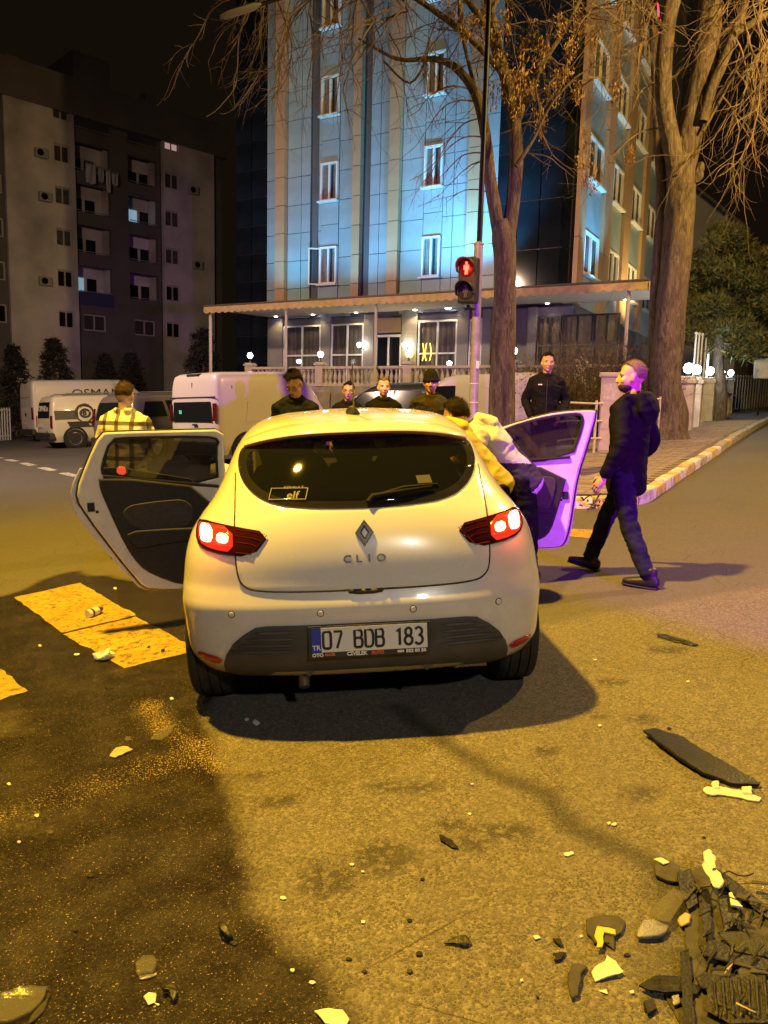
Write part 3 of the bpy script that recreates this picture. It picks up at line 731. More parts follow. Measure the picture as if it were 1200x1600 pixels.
# ------------------------------------------------------------------ balustrade with its own balusters
bal = thing('balustrade', 'cream stone balustrade with turned balusters along the hotel terrace', 'balustrade', HM)
bal_m = mat('balustrade_stone', (.56, .47, .35), .75, var=.18, scale=4, bump=.15)
bx0, bx1 = hx(382, 580, yF), hx(1003, 560, yF)
box('top_rail', ((bx0 + bx1) / 2, yF + .1, ZT + .63), (bx1 - bx0, .20, .09), bal_m, bal, .015)
box('base_rail', ((bx0 + bx1) / 2, yF + .1, ZT + .05), (bx1 - bx0, .18, .10), bal_m, bal, .01)
prof = [(.055, 0), (.055, .04), (.035, .07), (.05, .11), (.068, .19), (.058, .27), (.032, .36), (.028, .40), (.045, .42), (.045, .44), (.055, .445), (.055, .485)]
bmesh_ = MB().lathe(prof, 10).mesh('baluster', 45); bmesh_.materials.append(bal_m)
peds = [hx(p, 580, yF) for p in (388, 498, 636, 800, 905)]
for p in peds:
    b = MB(); b.box((p, yF + .1, ZT + .36), (.30, .26, .72)); b.box((p, yF + .1, ZT + .75), (.38, .34, .07)); b.box((p, yF + .1, ZT + .80), (.30, .26, .05)); b.build('pedestal', bal_m, bal, None, .012)
x = bx0 + .22
while x < bx1:
    if all(abs(x - p) > .24 for p in peds):
        o = bpy.data.objects.new('baluster', bmesh_); COL.objects.link(o); o.parent = bal; o.location = (x, yF + .1, ZT + .10)
    x += .185
def globe(M, lab, power=8):
    t = thing('post_lamp', lab, 'lamp', M, 'white globe lamps along the terrace')
    MB().lathe([(.06, 0), (.06, .03), (.025, .05), (.025, .14), (.06, .17)], 12).build('stem', frame_d, t, 40)
    MB().lathe([(.05, .17), (.085, .21), (.105, .27), (.085, .34), (.03, .37)], 14).build('globe', GLOBE, t, 70)
    q = M @ Vector((0, 0, .5)); lamp('post_lamp_glow', 'POINT', q, power, COOL, .1)
names = ('globe lamp on the leftmost pedestal of the balustrade', 'globe lamp on the balustrade above the white high-roof van', 'globe lamp on the balustrade in front of the hotel door', 'globe lamp on the balustrade seen past the left tree trunk')
for i, p in enumerate(peds[:4]): globe(HM @ T(p, yF + .1, ZT + .825), names[i])
MB().tube([(bx0 + .1, yF + .4, ZT + .02), (bx1 - .1, yF + .4, ZT + .02)], .015, 5)
def low_lamp(px, py, lab):
    p = on_plane(px, py, HO + HY * -.9, HY); t = thing('terrace_lamp', lab, 'lamp', Matrix.Translation((p.x, p.y, ZT)), 'small lamps standing on the terrace floor')
    hh = p.z - ZT
    MB().tube([(0, 0, 0), (0, 0, hh)], .02, 8).build('stem', frame_d, t); MB().lathe([(.10, 0), (.10, .02)], 12).build('base', frame_d, t)
    MB().lathe([(.05, -.07), (.09, -.02), (.09, .04), (.03, .08)], 12, 0, Matrix.Translation((0, 0, hh + .05))).build('shade', GLOBE, t, 70)
low_lamp(467, 567, 'small terrace lamp in front of the left curtained window'); low_lamp(702, 570, 'small terrace lamp behind the balustrade left of the traffic light pole')

# ================================================================== APARTMENT BLOCK on the left
AROT = math.radians(45); AO = at(12, 500, 52.0); AO.z = 0
AX = Vector((math.cos(AROT), math.sin(AROT), 0)); AY = Vector((-AX.y, AX.x, 0))
AM = T(AO.x, AO.y, 0, AROT)
def ax(px, py=350, y0=0.0): return (on_plane(px, py, AO + AY * y0, AY) - AO).dot(AX)
def az(px, py, y0=0.0): return on_plane(px, py, AO + AY * y0, AY).z
apt = thing('apartment_block', 'dark seven-storey apartment block with recessed balconies at the left', 'building', AM)
lightw = mat('apartment_light_render', (.62, .57, .57), .9, var=.38, scale=.35, contrast=(.3, .6))
darkw = mat('apartment_dark_render', (.15, .135, .135), .9, var=.15, scale=.5)
apt_glass = mat('apartment_glass', (.012, .012, .014), .12)
apt_panes = [apt_glass, apt_glass, mat('apartment_net_curtain', (.10, .095, .09), .7, var=.4, scale=2), mat('apartment_blind', (.055, .05, .05), .8)]
zroof = az(12, 88); zw = [az(100, y + .0) for y in (188, 253, 320, 385, 448, 512)]       # sills, top to bottom
FLH = (zw[0] - zw[-1]) / 5; zs0 = zw[-1]
X = {p: ax(p) for p in (-60, 0, 12, 88, 113, 120, 124, 178, 182, 206, 251, 256, 259, 281, 335, 352)}
def seg_wall(x0, x1, y0, z0, z1, m, holes=(), name='wall', d=.35):
    M = Matrix(((1, 0, 0, 0), (0, 0, 1, 0), (0, 1, 0, 0), (0, 0, 0, 1)))
    o = plate(name, [(x0, z0), (x1, z0), (x1, z1), (x0, z1)], m, apt, [[(a, c), (b, c), (b, d_), (a, d_)] for a, b, c, d_ in holes], d, 0, None, 20)
    o.data.transform(M); o.data.flip_normals(); o.location = (0, y0 + d / 2, 0); return o
def awin(x0, x1, z0, z1, y, lit=None):
    f = MB(); w, h = x1 - x0, z1 - z0; t = .09
    for a in (-w / 2 + t / 2, 0, w / 2 - t / 2): f.box((a, 0, h / 2), (t, .08, h))
    for c in (t / 2, h - t / 2): f.box((0, .002, c), (w, .07, t))
    o = f.build('window', mat('apartment_frame', (.5, .48, .46), .6), apt); o.location = ((x0 + x1) / 2, y, z0)
    MB().box((0, .05, h / 2), (w - .05, .02, h - .05)).build('pane', lit or apt_panes[int(abs(x0 * 7.3 + z0 * 3.1)) % 4], o); return o
LITP = mat('lit_window_pink', (.8, .6, .6), emit=(1, .62, .60), estr=.34); LITC = mat('lit_window_cyan', (.5, .7, .8), emit=(.42, .72, .85), estr=.42)
rows_z = [zs0 + FLH * i for i in range(6)]; WHt = 1.15
h1 = [(X[88], X[113], z, z + WHt) for z in rows_z]
seg_wall(X[12], X[120], 0, 1.5, az(14, 133), lightw, h1)
for a, b, c, d in h1: awin(a, b, c, d, .2)
h2 = [(X[259], X[281], z, z + WHt) for z in rows_z]
seg_wall(X[256], X[335], 0, 1.5, az(14, 133), lightw, h2)
for i, (a, b, c, d) in enumerate(h2): awin(a, b, c, d, .2, LITP if i == 5 else None)
# balcony bays, recessed dark wall with openings
for (a, b, xa, xb) in ((120, 182, 124, 178), (182, 256, 206, 251)):
    ho = [(X[xa], X[xb], z - .1, z + 1.75) for z in rows_z[1:]]
    seg_wall(X[a], X[b], .45, 1.5, zroof - 2.4, darkw, ho + [(X[xa] + .3, X[xa] + 2.0, rows_z[0], rows_z[0] + 1.15)])
    awin(X[xa] + .3, X[xa] + 2.0, rows_z[0], rows_z[0] + 1.15, .6)
    for i, (x0, x1, z0, z1) in enumerate(ho):
        bm_ = MB(); bm_.box(((x0 + x1) / 2, 2.0, (z0 + z1) / 2), (x1 - x0, .05, z1 - z0 + .5)); bm_.box(((x0 + x1) / 2, 1.35, z0 - .42), (x1 - x0, 1.2, .1))
        for s, q in ((x0 - .05, 1), (x1 + .05, -1)): bm_.box((s, 1.4, (z0 + z1) / 2), (.08, 1.2, z1 - z0 + .4))
        bo = bm_.build('balcony', lightw, apt)
        lit = LITC if (a == 120 and i == 0) or (a == 182 and i == 2) else apt_glass
        xx = x0 + (.35 if a == 120 else .7)
        MB().box((xx + .35, 1.95, z0 + .55), (.7, .06, 1.3)).build('balcony_window', lit, bo)
        MB().box((xx + 1.3, 1.95, z0 + .55), (.7, .06, 1.3)).build('balcony_window', apt_glass, bo)
        MB().tube([(x0, .3, z0 + .06), (x1, .3, z0 + .06)], .03, 6).build('balcony_rail', mat('apartment_rail', (.3, .3, .3), .5), bo)
        if a == 120 and i == 0: box('blue_banner', ((x0 + x1) / 2, .38, z0 - .42), (x1 - x0, .06, .9), mat('blue_banner', (.05, .06, .16), .7), bo)
for k_, (pa, zi) in enumerate(((66, 1), (70, 3), (66, 4), (300, 0), (306, 2), (300, 4))):
    x0 = ax(pa); ac = box('air_conditioner', (x0, -.2, rows_z[zi] + .2), (.8, .35, .6), mat('ac_unit', (.42, .40, .39), .6, var=.2), apt, .03); MB().lathe([(.22, 0), (.22, .02)], 16, 0, Matrix.Translation((x0 - .1, -.38, rows_z[zi] + .2)) @ Matrix.Rotation(math.radians(90), 4, 'X')).build('fan_grille', apt_glass, ac)
# dark side strips, parapet, roof rooms
h3 = [(ax(-18) , ax(9), z, z + 1.2) for z in rows_z]
seg_wall(X[-60], X[12] - .02, .35, 1.5, zroof - 2.4, darkw, h3)
for a, b, c, d in h3: awin(a, b, c, d, .5)
seg_wall(X[335] + .02, X[352], .5, 1.5, zroof - 2.4, darkw)
box('parapet', ((X[-60] + X[352]) / 2, 4.2, zroof - 1.2), (X[352] - X[-60] + .4, 8.6, 2.4), darkw, apt)
x0, x1 = ax(115, 150), ax(172, 150); box('roof_room', ((x0 + x1) / 2, 3.0, zroof + .8), (x1 - x0, 6, 2.0), darkw, apt)
x0, x1 = ax(22, 100), ax(43, 100); box('roof_room', ((x0 + x1) / 2, 3, zroof + .35), (x1 - x0, 3, .8), darkw, apt)
x0, x1 = ax(233, 160), ax(250, 160); box('chimney', ((x0 + x1) / 2, 1.0, zroof + .4), (x1 - x0, .9, .9), darkw, apt)
box('core', ((X[-60] + X[352]) / 2, 6.0, zroof / 2 - 1.2), (X[352] - X[-60] - .4, 7.2, zroof), mat('apartment_core', (.06, .055, .055), .9), apt)
# ground floor with shop openings and awning slab
seg_wall(X[-60], X[352], .12, -2.5, 1.48, mat('apartment_base', (.20, .185, .175), .9, var=.2, scale=.6), [(ax(212, 580), ax(245, 580), -1.5, .9), (ax(252, 580), ax(285, 580), -1.5, .9)])
for a, b in ((212, 245), (252, 285)): box('shop_window', ((ax(a, 580) + ax(b, 580)) / 2, .3, -.3), (ax(b, 580) - ax(a, 580), .05, 2.3), apt_glass, apt)
box('ledge', ((X[12] + X[335]) / 2, -.2, 1.62), (X[335] - X[12], .7, .2), lightw, apt)
tag(apt)
# laundry hanging from a balcony
lz = rows_z[4]; cloth_m = [mat('laundry_white', (.55, .53, .55), .9), mat('laundry_pale', (.42, .42, .48), .9)]
for k, (pa, pb, dz, lab) in enumerate(((132, 147, 1.35, 'largest pale sheet hung at the left end of the balcony line'), (151, 160, 1.0, 'narrow pale shirt hung next to the large sheet'), (163, 170, 1.5, 'long thin pale garment hung in the middle of the line'), (172, 182, .85, 'short pale cloth hung at the right end of the line'))):
    x0, x1 = ax(pa, 275), ax(pb, 275); b = MB(); n = 10; zt = az(150, 258 + k * 2)
    for j in range(7):
        for i in range(n + 1):
            t = i / n; w = 1 - .18 * (j / 6) * (k != 0); b.v.append(((x0 + x1) / 2 + (t - .5) * (x1 - x0) * w, -.25 + .06 * math.sin(t * 9 + j * .5), zt - dz * j / 6 - .08 * math.sin(t * 3.1)))
    b.f = [(j * (n + 1) + i, j * (n + 1) + i + 1, (j + 1) * (n + 1) + i + 1, (j + 1) * (n + 1) + i) for j in range(6) for i in range(n)]; b.m = [0] * len(b.f)
    t = thing('laundry', lab, 'laundry', AM, 'washing hung out on the dark apartment block')
    o = b.build('cloth', cloth_m[k % 2], t, 80); sm = o.modifiers.new('s', 'SOLIDIFY'); sm.thickness = .02
    MB().tube([(x0 - .1, -.25, zt + .02), (x1 + .1, -.25, zt + .02)], .012, 5).build('line', cloth_m[1], t)
# ================================================================== far building with a gable on the right
fb = thing('far_house', 'pale gabled house end seen past the right tree trunk', 'building', T(at(1095, 420, 46).x, 46, 0, HROT))
fm = mat('far_house_render', (.34, .33, .31), .9, var=.15, scale=.6)
zt, ze = at(1092, 296, 46).z, at(1120, 350, 46).z
g = MB(); g.add([(-4, 0, -1), (2.2, 0, -1), (2.2, 0, ze - .6), (-.6, 0, zt), (-4, 0, ze), (-4, 9, -1), (2.2, 9, -1), (2.2, 9, ze - .6), (-.6, 9, zt), (-4, 9, ze)], [(0, 1, 2, 3, 4), (9, 8, 7, 6, 5), (1, 6, 7, 2), (0, 4, 9, 5), (2, 7, 8, 3), (3, 8, 9, 4)]); g.build('wall', fm, fb)
rf = MB(); dx, dz = 2.2 + .6, ze - .6 - zt; L = math.hypot(dx, dz); rf.box((L / 2 - .1, 4, .08), (L + .9, 10, .14)); o = rf.build('roof', mat('far_roof', (.12, .10, .09), .9), fb); o.matrix_local = Matrix.Translation((-.6, 0, zt)) @ Matrix.Rotation(-math.atan2(dz, dx), 4, 'Y')
for i in range(3):
    for j in range(2): o = box('window', (-2.6 + 1.9 * j, -.02, 3.2 + 3.0 * i), (.9, .08, 1.2), apt_glass, fb)
db = thing('dark_house', 'unlit low house in the darkness behind the pine tree', 'building', T(at(1180, 400, 60).x, 60, 0, HROT))
box('wall', (0, 3, 4.5), (9, 6, 13), mat('dark_house', (.05, .046, .04), .9), db); box('roof', (0, 3, 11.3), (9.6, 6.8, .5), mat('dark_roof', (.035, .03, .028), .9), db)
for i in range(3): box('window', (-3 + 2.4 * i, -.03, 9.3), (1.2, .08, 1.2), apt_glass, db)
# ================================================================== THE WHITE HATCHBACK
CARM = ground_frame(-.08, 3.97, math.radians(4.2))
car = thing('hatchback', 'white hatchback with lit tail lights and two doors open, seen from behind', 'car', CARM)
def paint(name, col, rough=.30, coat=.6, inner=(.02, .02, .02), dirt=.38):
    n = NT(name); geo = n.t.nodes.new('ShaderNodeNewGeometry').outputs['Backfacing']
    sx = n.t.nodes.new('ShaderNodeSeparateXYZ'); n.lk(n.tc, sx.inputs[0])
    g = n.math('MULTIPLY', n.mp(sx.outputs[2], .9, .25, 0, 1), n.mp(n.noise(7, 6, None, .6), .35, .75))
    g = n.math('ADD', n.math('MULTIPLY', g, dirt), n.math('MULTIPLY', n.mp(n.noise(3, 5), .5, .75), .06))
    c = n.mix(g, col, (.30, .27, .23)); c = n.mix(geo, c, inner); n.lk(c, n.b.inputs['Base Color'])
    n.lk(n.mp(g, 0, .4, rough, .6), n.b.inputs['Roughness']); n.b.inputs['Coat Weight'].default_value = coat; n.b.inputs['Coat Roughness'].default_value = .05
    return n.m
white = paint('car_white_paint', (.69, .68, .65), .24, .8)
blackp = mat('black_plastic', (.030, .030, .032), .5, var=.3, scale=12, bump=.1, bscale=300)
greyp = mat('grey_plastic', (.060, .060, .062), .55, var=.25, scale=9, bump=.08, bscale=300)
rubber = mat('tyre_rubber', (.022, .021, .02), .75, var=.4, scale=20, bump=.25, bscale=120)
gapm = mat('panel_gap', (.012, .012, .012), .8)
chrome = mat('chrome', (.62, .60, .56), .16, metal=1.0)
trim_d = mat('door_trim', (.018, .016, .0155), .75, var=.3, scale=30, bump=.15, bscale=400)
cglass = mat('car_glass', (.010, .011, .011), .03, alpha=.5, spec=.6)
dglass = mat('door_glass', (.03, .026, .022), .02, alpha=.72, spec=.5)
LEV = [(0.2, 0.8, -0.44, 0.35, 2.6, 3.25), (0.28, 0.835, -0.56, 0.42, 2.8, 3.36), (0.36, 0.862, -0.606, 0.44, 3.0, 3.42), (0.48, 0.8688, -0.625, 0.45, 3.0, 3.44), (0.58, 0.8755, -0.632, 0.45, 3.0, 3.43), (0.64, 0.8736, -0.612, 0.45, 3.0, 3.41), (0.68, 0.8707, -0.6, 0.45, 2.9, 3.4), (0.78, 0.8611, -0.585, 0.46, 2.8, 3.32), (0.88, 0.8373, -0.555, 0.47, 2.7, 3.15), (0.96, 0.7915, -0.515, 0.48, 2.6, 2.9), (1.04, 0.735, -0.455, 0.5, 2.5, 2.55), (1.12, 0.695, -0.375, 0.5, 2.5, 2.32), (1.2, 0.665, -0.285, 0.5, 2.5, 2.1), (1.28, 0.635, -0.185, 0.52, 2.4, 1.9), (1.34, 0.6, -0.09, 0.55, 2.3, 1.75), (1.39, 0.55, 0.04, 0.6, 2.2, 1.6), (1.425, 0.46, 0.26, 0.6, 2.0, 1.45), (1.445, 0.3, 0.6, 0.5, 2.0, 1.3), (1.452, 0.12, 0.85, 0.3, 2.0, 1.15)]
lz_ = [l[0] for l in LEV]; fw, fr_, fd_, fn_, ff_ = [pchip(lz_, [l[k] for l in LEV]) for k in (1, 2, 3, 4, 5)]
def rear_y(x, z):
    w, r, d, n = fw(z), fr_(z), fd_(z), fn_(z); q = min(abs(x) / w, .9999); s = q ** (n / 2); return r + d * (1 - math.sqrt(1 - s * s) ** (2 / n))
def contour(z, nr=26, ns=26, nf=10):
    w, r, d, n, f = fw(z), fr_(z), fd_(z), fn_(z), ff_(z); pts = []
    for i in range(nr + 1):
        th = math.pi / 2 * i / nr; s, c = math.sin(th), math.cos(th); pts.append((w * s ** (2 / n), r + d * (1 - max(c, 0) ** (2 / n))))
    df = min(.7, (f - r - d) * .45)
    for i in range(1, ns): pts.append((w * (1 - .03 * (i / ns) ** 2), r + d + (f - df - r - d) * i / ns))
    for i in range(nf + 1):
        th = math.pi / 2 * i / nf; pts.append((w * .97 * math.cos(th) ** .8, f - df + df * math.sin(th) ** .8))
    return pts + [(-x, y) for x, y in pts[-2:0:-1]]
zl = [.235] + list(np.linspace(.25, 1.452, 74)); b = MB(); cts = [contour(z) for z in zl]; nc = len(cts[0])
for z, c in zip(zl, cts): b.v += [(x, y, z) for x, y in c]
for i in range(len(zl) - 1):
    for k in range(nc): a, e = i * nc + k, i * nc + (k + 1) % nc; b.f.append((a, e, e + nc, a + nc)); b.m.append(0)
b.f += [tuple(range(nc - 1, -1, -1)), tuple(range((len(zl) - 1) * nc, len(zl) * nc))]; b.m += [1, 0]
body = b.build('body', [white, blackp], car, 50)
cut = MB()
for yy in (0.0, 2.59):
    for sx in (-1, 1): cut.tube([(sx * .52, yy, .31), (sx * 1.2, yy, .31)], .372, 40, 0)
cuto = cut.build('cut', blackp); cuto.matrix_world = CARM
mo = body.modifiers.new('b', 'BOOLEAN'); mo.object = cuto; mo.operation = 'DIFFERENCE'; mo.solver = 'EXACT'; mo.material_mode = 'TRANSFER'
me = baked(body); body.modifiers.clear(); body.data = me; bpy.data.objects.remove(cuto)
half_glass = [(0, 1.012), (.2, 1.017), (.35, 1.027), (.44, 1.048), (.51, 1.083), (.565, 1.135), (.592, 1.19), (.596, 1.245), (.578, 1.278), (.5, 1.296), (.3, 1.320), (.15, 1.329), (0, 1.332)]
def mirror(h): return h + [(-x, z) for x, z in h[::-1] if abs(x) > 1e-6]
glass_poly = mirror(half_glass)
gh = [(x * .955, 1.17 + (z - 1.17) * .90) for x, z in glass_poly]
door_lr = [(.42, .30), (.42, .55), (.30, .98), (.55, 1.33), (1.38, 1.345), (1.40, .30)]; door_rf = [(1.44, .30), (1.44, 1.34), (1.75, 1.33), (2.34, .98), (2.34, .30)]
wind = [(.55, 1.07), (.46, 1.36), (-.46, 1.36), (-.55, 1.07)]
bm = bmesh.new(); bm.from_mesh(me); dele = []
for f in bm.faces:
    c = f.calc_center_median()
    if c.y < .25 and f.normal.y < .2 and c.z > .9 and inside((c.x, c.z), gh): dele.append(f)
    elif c.x < -.5 and inside((c.y, c.z), door_lr) and f.normal.x < -.2: dele.append(f)
    elif c.x > .5 and inside((c.y, c.z), door_rf) and f.normal.x > .2: dele.append(f)
    elif c.y > 1.2 and f.normal.y > .3 and inside((c.x, c.z), wind): dele.append(f)
bmesh.ops.delete(bm, geom=dele, context='FACES'); bm.to_mesh(me); bm.free()
me.polygons.foreach_set('use_smooth', [True] * len(me.polygons)); me.set_sharp_from_angle(angle=math.radians(50))
def surf(x, z, off):
    e = .004; y = rear_y(x, z); fx = (rear_y(x + e, z) - rear_y(x - e, z)) / (2 * e); fz = (rear_y(x, z + e) - rear_y(x, z - e)) / (2 * e)
    n = Vector((fx, -1, fz)).normalized(); return Vector((x, y, z)) + n * off
def patch(name, poly, m, parent, off=.004, th=.004, step=.03, bevel=0.0):
    bm = bmesh.new(); a = sum(poly[i][0] * poly[(i + 1) % len(poly)][1] - poly[(i + 1) % len(poly)][0] * poly[i][1] for i in range(len(poly)))
    if a < 0: poly = poly[::-1]
    bm.faces.new([bm.verts.new((x, 0, z)) for x, z in poly])
    for ax_, no in ((0, (1, 0, 0)), (2, (0, 0, 1))):
        lo = min(p[0 if ax_ == 0 else 1] for p in poly); hi = max(p[0 if ax_ == 0 else 1] for p in poly); v = lo + step
        while v < hi - .002:
            bmesh.ops.bisect_plane(bm, geom=bm.verts[:] + bm.edges[:] + bm.faces[:], plane_co=(v, 0, v), plane_no=no); v += step
    for v in bm.verts: v.co = surf(v.co.x, v.co.z, off)
    bmesh.ops.triangulate(bm, faces=[f for f in bm.faces if len(f.verts) > 4])
    me = bpy.data.meshes.new(name); bm.to_mesh(me); bm.free()
    me.polygons.foreach_set('use_smooth', [True] * len(me.polygons))
    o = link(name, me, parent, m); s = o.modifiers.new('s', 'SOLIDIFY'); s.thickness = th; s.offset = -1 if me.polygons[0].normal.y < 0 else 1
    if bevel: q = o.modifiers.new('b', 'BEVEL'); q.width = bevel; q.segments = 2; q.angle_limit = math.radians(50)
    return o
def grow(poly, d):
    cx = sum(p[0] for p in poly) / len(poly); cz = sum(p[1] for p in poly) / len(poly); out = []
    n = len(poly)
    for i in range(n):
        a, b_, c = Vector(poly[i - 1]), Vector(poly[i]), Vector(poly[(i + 1) % n]); t = ((b_ - a).normalized() + (c - b_).normalized())
        t = t.normalized() if t.length > 1e-6 else (b_ - a).normalized(); nn = Vector((t.y, -t.x))
        if nn.dot(b_ - Vector((cx, cz))) < 0: nn = -nn
        q = b_ + nn * d; out.append((q.x, q.y))
    return out
# rear window: black border, tinted glass
patch('window_border', smooth_poly(glass_poly, 1), gapm, car, .001, .003).hide_render = False
bpy.data.objects.remove(bpy.data.objects['window_border'])
rg = patch('rear_window', smooth_poly(glass_poly, 1), cglass, car, .007, .004, .05)
def ring(name, outer, inner, m, parent, off, th):
    n = len(outer); me_v = [surf(x, z, off) for x, z in outer] + [surf(x, z, off) for x, z in inner]
    fs = [(i, (i + 1) % n, (i + 1) % n + n, i + n) for i in range(n)]
    me = bpy.data.meshes.new(name); me.from_pydata(me_v, [], fs); me.update(); o = link(name, me, parent, m); s = o.modifiers.new('s', 'SOLIDIFY'); s.thickness = th; s.offset = 0; return o
gp_ = smooth_poly(glass_poly, 2); ring('border_band', grow(gp_, .004), [(x * .925, 1.17 + (z - 1.17) * .83) for x, z in gp_], gapm, rg, .003, .004)
# tailgate below the glass and its shut line
hg = [(0, .661), (.26, .662), (.49, .668), (.545, .688), (.572, .73), (.58, .85), (.585, .96), (.592, 1.06), (.602, 1.16)]
gate = mirror(hg + [(x, z) for x, z in [(.585, 1.155), (.52, 1.075), (.445, 1.036), (.35, 1.014), (.2, 1.004), (0, .999)]][0:])
hgate = hg + [(.590, 1.160), (.56, 1.112), (.505, 1.068), (.438, 1.034), (.35, 1.015), (.2, 1.005), (0, 1.0)]
gate = [(x, z) for x, z in hgate] + [(-x, z) for x, z in hgate[::-1] if x > 1e-6]
tg = patch('tailgate', gate, white, car, .006, .008, .03, .002)
tl = [Vector(surf(x, z, .0035)) for x, z in smooth_poly(hg[:0:-1] and [(-x, z) for x, z in hg[::-1]] + hg[1:], 2, False)]
MB().tube(tl, .0045, 6).build('shut_line', gapm, tg)
# tail lights
lens = mat('tail_lens', (.16, .006, .006), .08, spec=.6, coat=.6, var=.3, scale=20)
lensd = mat('tail_lens_dark', (.030, .006, .006), .06, spec=.6, coat=.6)
LIT = mat('tail_bulb', (1, .5, .4), emit=(1, .30, .10), estr=12); LITW = mat('reverse_bulb', (1, .9, .8), emit=(1, .55, .22), estr=16)
GLOW = mat('tail_glow', (.5, .02, .01), .2, emit=(1, .03, .012), estr=.85)
lt = [(.413, .917), (.62, .944), (.765, .958), (.782, .925), (.768, .865), (.70, .832), (.50, .813)]
for s in (-1, 1):
    P = lambda q: [(s * x, z) for x, z in q]
    o = patch('tail_light', smooth_poly(P(lt), 1), lensd, car, .012, .010, .04, .003)
    patch('red_section', smooth_poly(P([(.592, .934), (.755, .947), (.768, .922), (.755, .868), (.69, .842), (.585, .832)]), 1), GLOW, o, .0145, .002, .03)
    patch('brake_bulb', smooth_poly(P([(.690, .935), (.742, .940), (.752, .925), (.742, .878), (.72, .868), (.684, .872)]), 1), LITW, o, .0175, .002, .02)
    patch('side_bulb', smooth_poly(P([(.606, .905), (.662, .910), (.664, .872), (.610, .866)]), 1), LIT, o, .0175, .002, .02)
    for k in range(3): MB().tube([surf(s * x, z, .0135) for x, z in ((.44 + .02 * k, .908 - .025 * k), (.50, .918 - .025 * k), (.575, .926 - .025 * k))], .0014, 5).build('light_bar', lens, o)
    MB().tube([surf(s * x, z, .0135) for x, z in ((.432, .906), (.505, .828), (.575, .832))], .002, 5).build('light_bar', mat('lens_rim', (.12, .015, .012), .3), o)
    q = CARM @ (surf(s * .68, .895, .10)); lamp('tail_light_glow', 'POINT', q, 1.6, (1, .10, .03), .04)
# bumper: lower black section with ribs, reflectors, sensors, gap to the tailgate
hb = [(0, .516), (.44, .515), (.50, .508), (.56, .470), (.605, .430), (.64, .375), (.658, .325), (.664, .262), (.60, .247), (.46, .262), (.42, .285), (.30, .288), (.27, .268), (.25, .288), (0, .29)]
blk = patch('lower_bumper', mirror(hb), greyp, car, .010, .02, .03, .004)
for s in (-1, 1):
    for k in range(4):
        z = .485 - .03 * k; xr = .50 - .0 * k + (.04 * k)
        MB().tube([surf(s * x, z - .008 * (x - .33), .012) for x in np.linspace(.33, xr, 8)], [.002] + [.0075] * 6 + [.002], 6).build('bumper_rib', greyp, blk, 60)
    patch('reflector', smooth_poly([(s * x, z) for x, z in ((.655, .350), (.785, .372), (.782, .345), (.69, .312))], 1), mat('red_reflector', (.40, .012, .015), .2, coat=.5), car, .008, .006, .04, .002)
    for x, z in ((.605, .568), (.207, .568)):
        n = (surf(s * x, z, 1) - surf(s * x, z, 0)); M = Matrix.Translation(surf(s * x, z, .0)) @ n.to_track_quat('Z', 'Y').to_matrix().to_4x4()
        o = MB().lathe([(.013, 0), (.013, .004), (.010, .006)], 16, 0, M).build('parking_sensor', white, car, 40); MB().lathe([(.0165, 0), (.0165, .0015)], 18, 0, M).build('sensor_ring', gapm, o)
patch('gate_handle', smooth_poly([(-.085, .664), (.085, .664), (.07, .643), (-.07, .643)], 1), blackp, car, .008, .004, .04)
MB().tube([surf(x, .632 + .0, .0006) for x in np.linspace(-.89, .89, 30)], .0001, 4)
# underbody skirt flaps, tow tabs and exhaust
for s in (-.27, .27): MB().add([(s - .025, -.57, .285), (s + .025, -.57, .285), (s, -.57, .255), (s - .025, -.54, .285), (s + .025, -.54, .285), (s, -.54, .255)], [(0, 1, 2), (5, 4, 3), (0, 3, 4, 1), (1, 4, 5, 2), (2, 5, 3, 0)]).build('tow_tab', greyp, car)
MB().tube([(-.30, -.1, .27), (-.30, -.45, .25), (-.30, -.50, .215), (-.30, -.52, .19)], .026, 12).build('exhaust', mat('exhaust_steel', (.30, .28, .25), .4, metal=.8, var=.4), car, 50)
MB().tube([(-.62, .0, .26), (.62, .0, .26)], (.06), 10).build('rear_axle', blackp, car)
MB().box((0, -.22, .30), (.7, .36, .16)).build('silencer', blackp, car, None, .04)
# spoiler lip with the high brake light
sv = []; xs = np.linspace(-.575, .575, 41); b = MB()
for x in xs:
    q = abs(x) / .575; zt = 1.402 - .085 * q ** 3; y1 = rear_y(x, min(zt, 1.44)); zl2 = 1.352 - .060 * q ** 3; y2 = rear_y(x, zl2) - .135 * (1 - .5 * q ** 4)
    zb = 1.325 - .060 * q ** 3; y3 = rear_y(x, zb)
    b.v += [(x, y1 + .05, zt + .004), (x, (y1 + y2) / 2 + .01, zt - (zt - zl2) * .36 + .008), (x, y2, zl2 + .006), (x, y2 - .004, zl2 - .004), (x, y2 + .012, zl2 - .014), (x, y3 + .03, zb)]
for i in range(40):
    for k in range(5): a = i * 6 + k; b.f.append((a, a + 1, a + 7, a + 6)); b.m.append(0)
sp_o = b.build('spoiler', white, car, 60)
b = MB(); 
for x in np.linspace(-.175, .175, 9): y2 = rear_y(x, 1.352) - .115; b.v += [(x, y2 + .002, 1.340), (x, y2 + .028, 1.318), (x, y2 + .06, 1.318), (x, y2 + .06, 1.340)]
for i in range(8):
    for k in range(4): a = 4 * i + k; e = 4 * i + (k + 1) % 4; b.f.append((a, e, e + 4, a + 4)); b.m.append(0)
b.f += [(0, 1, 2, 3), (35, 34, 33, 32)]; b.m += [0, 0]; b.build('high_brake_light', mat('brake_lens_off', (.11, .012, .012), .15, coat=.4), sp_o)
for s in (-1, 1): MB().box((s * .205, rear_y(.2, 1.35) - .075, 1.334), (.05, .05, .022)).build('spoiler_pad', greyp, sp_o, None, .006)
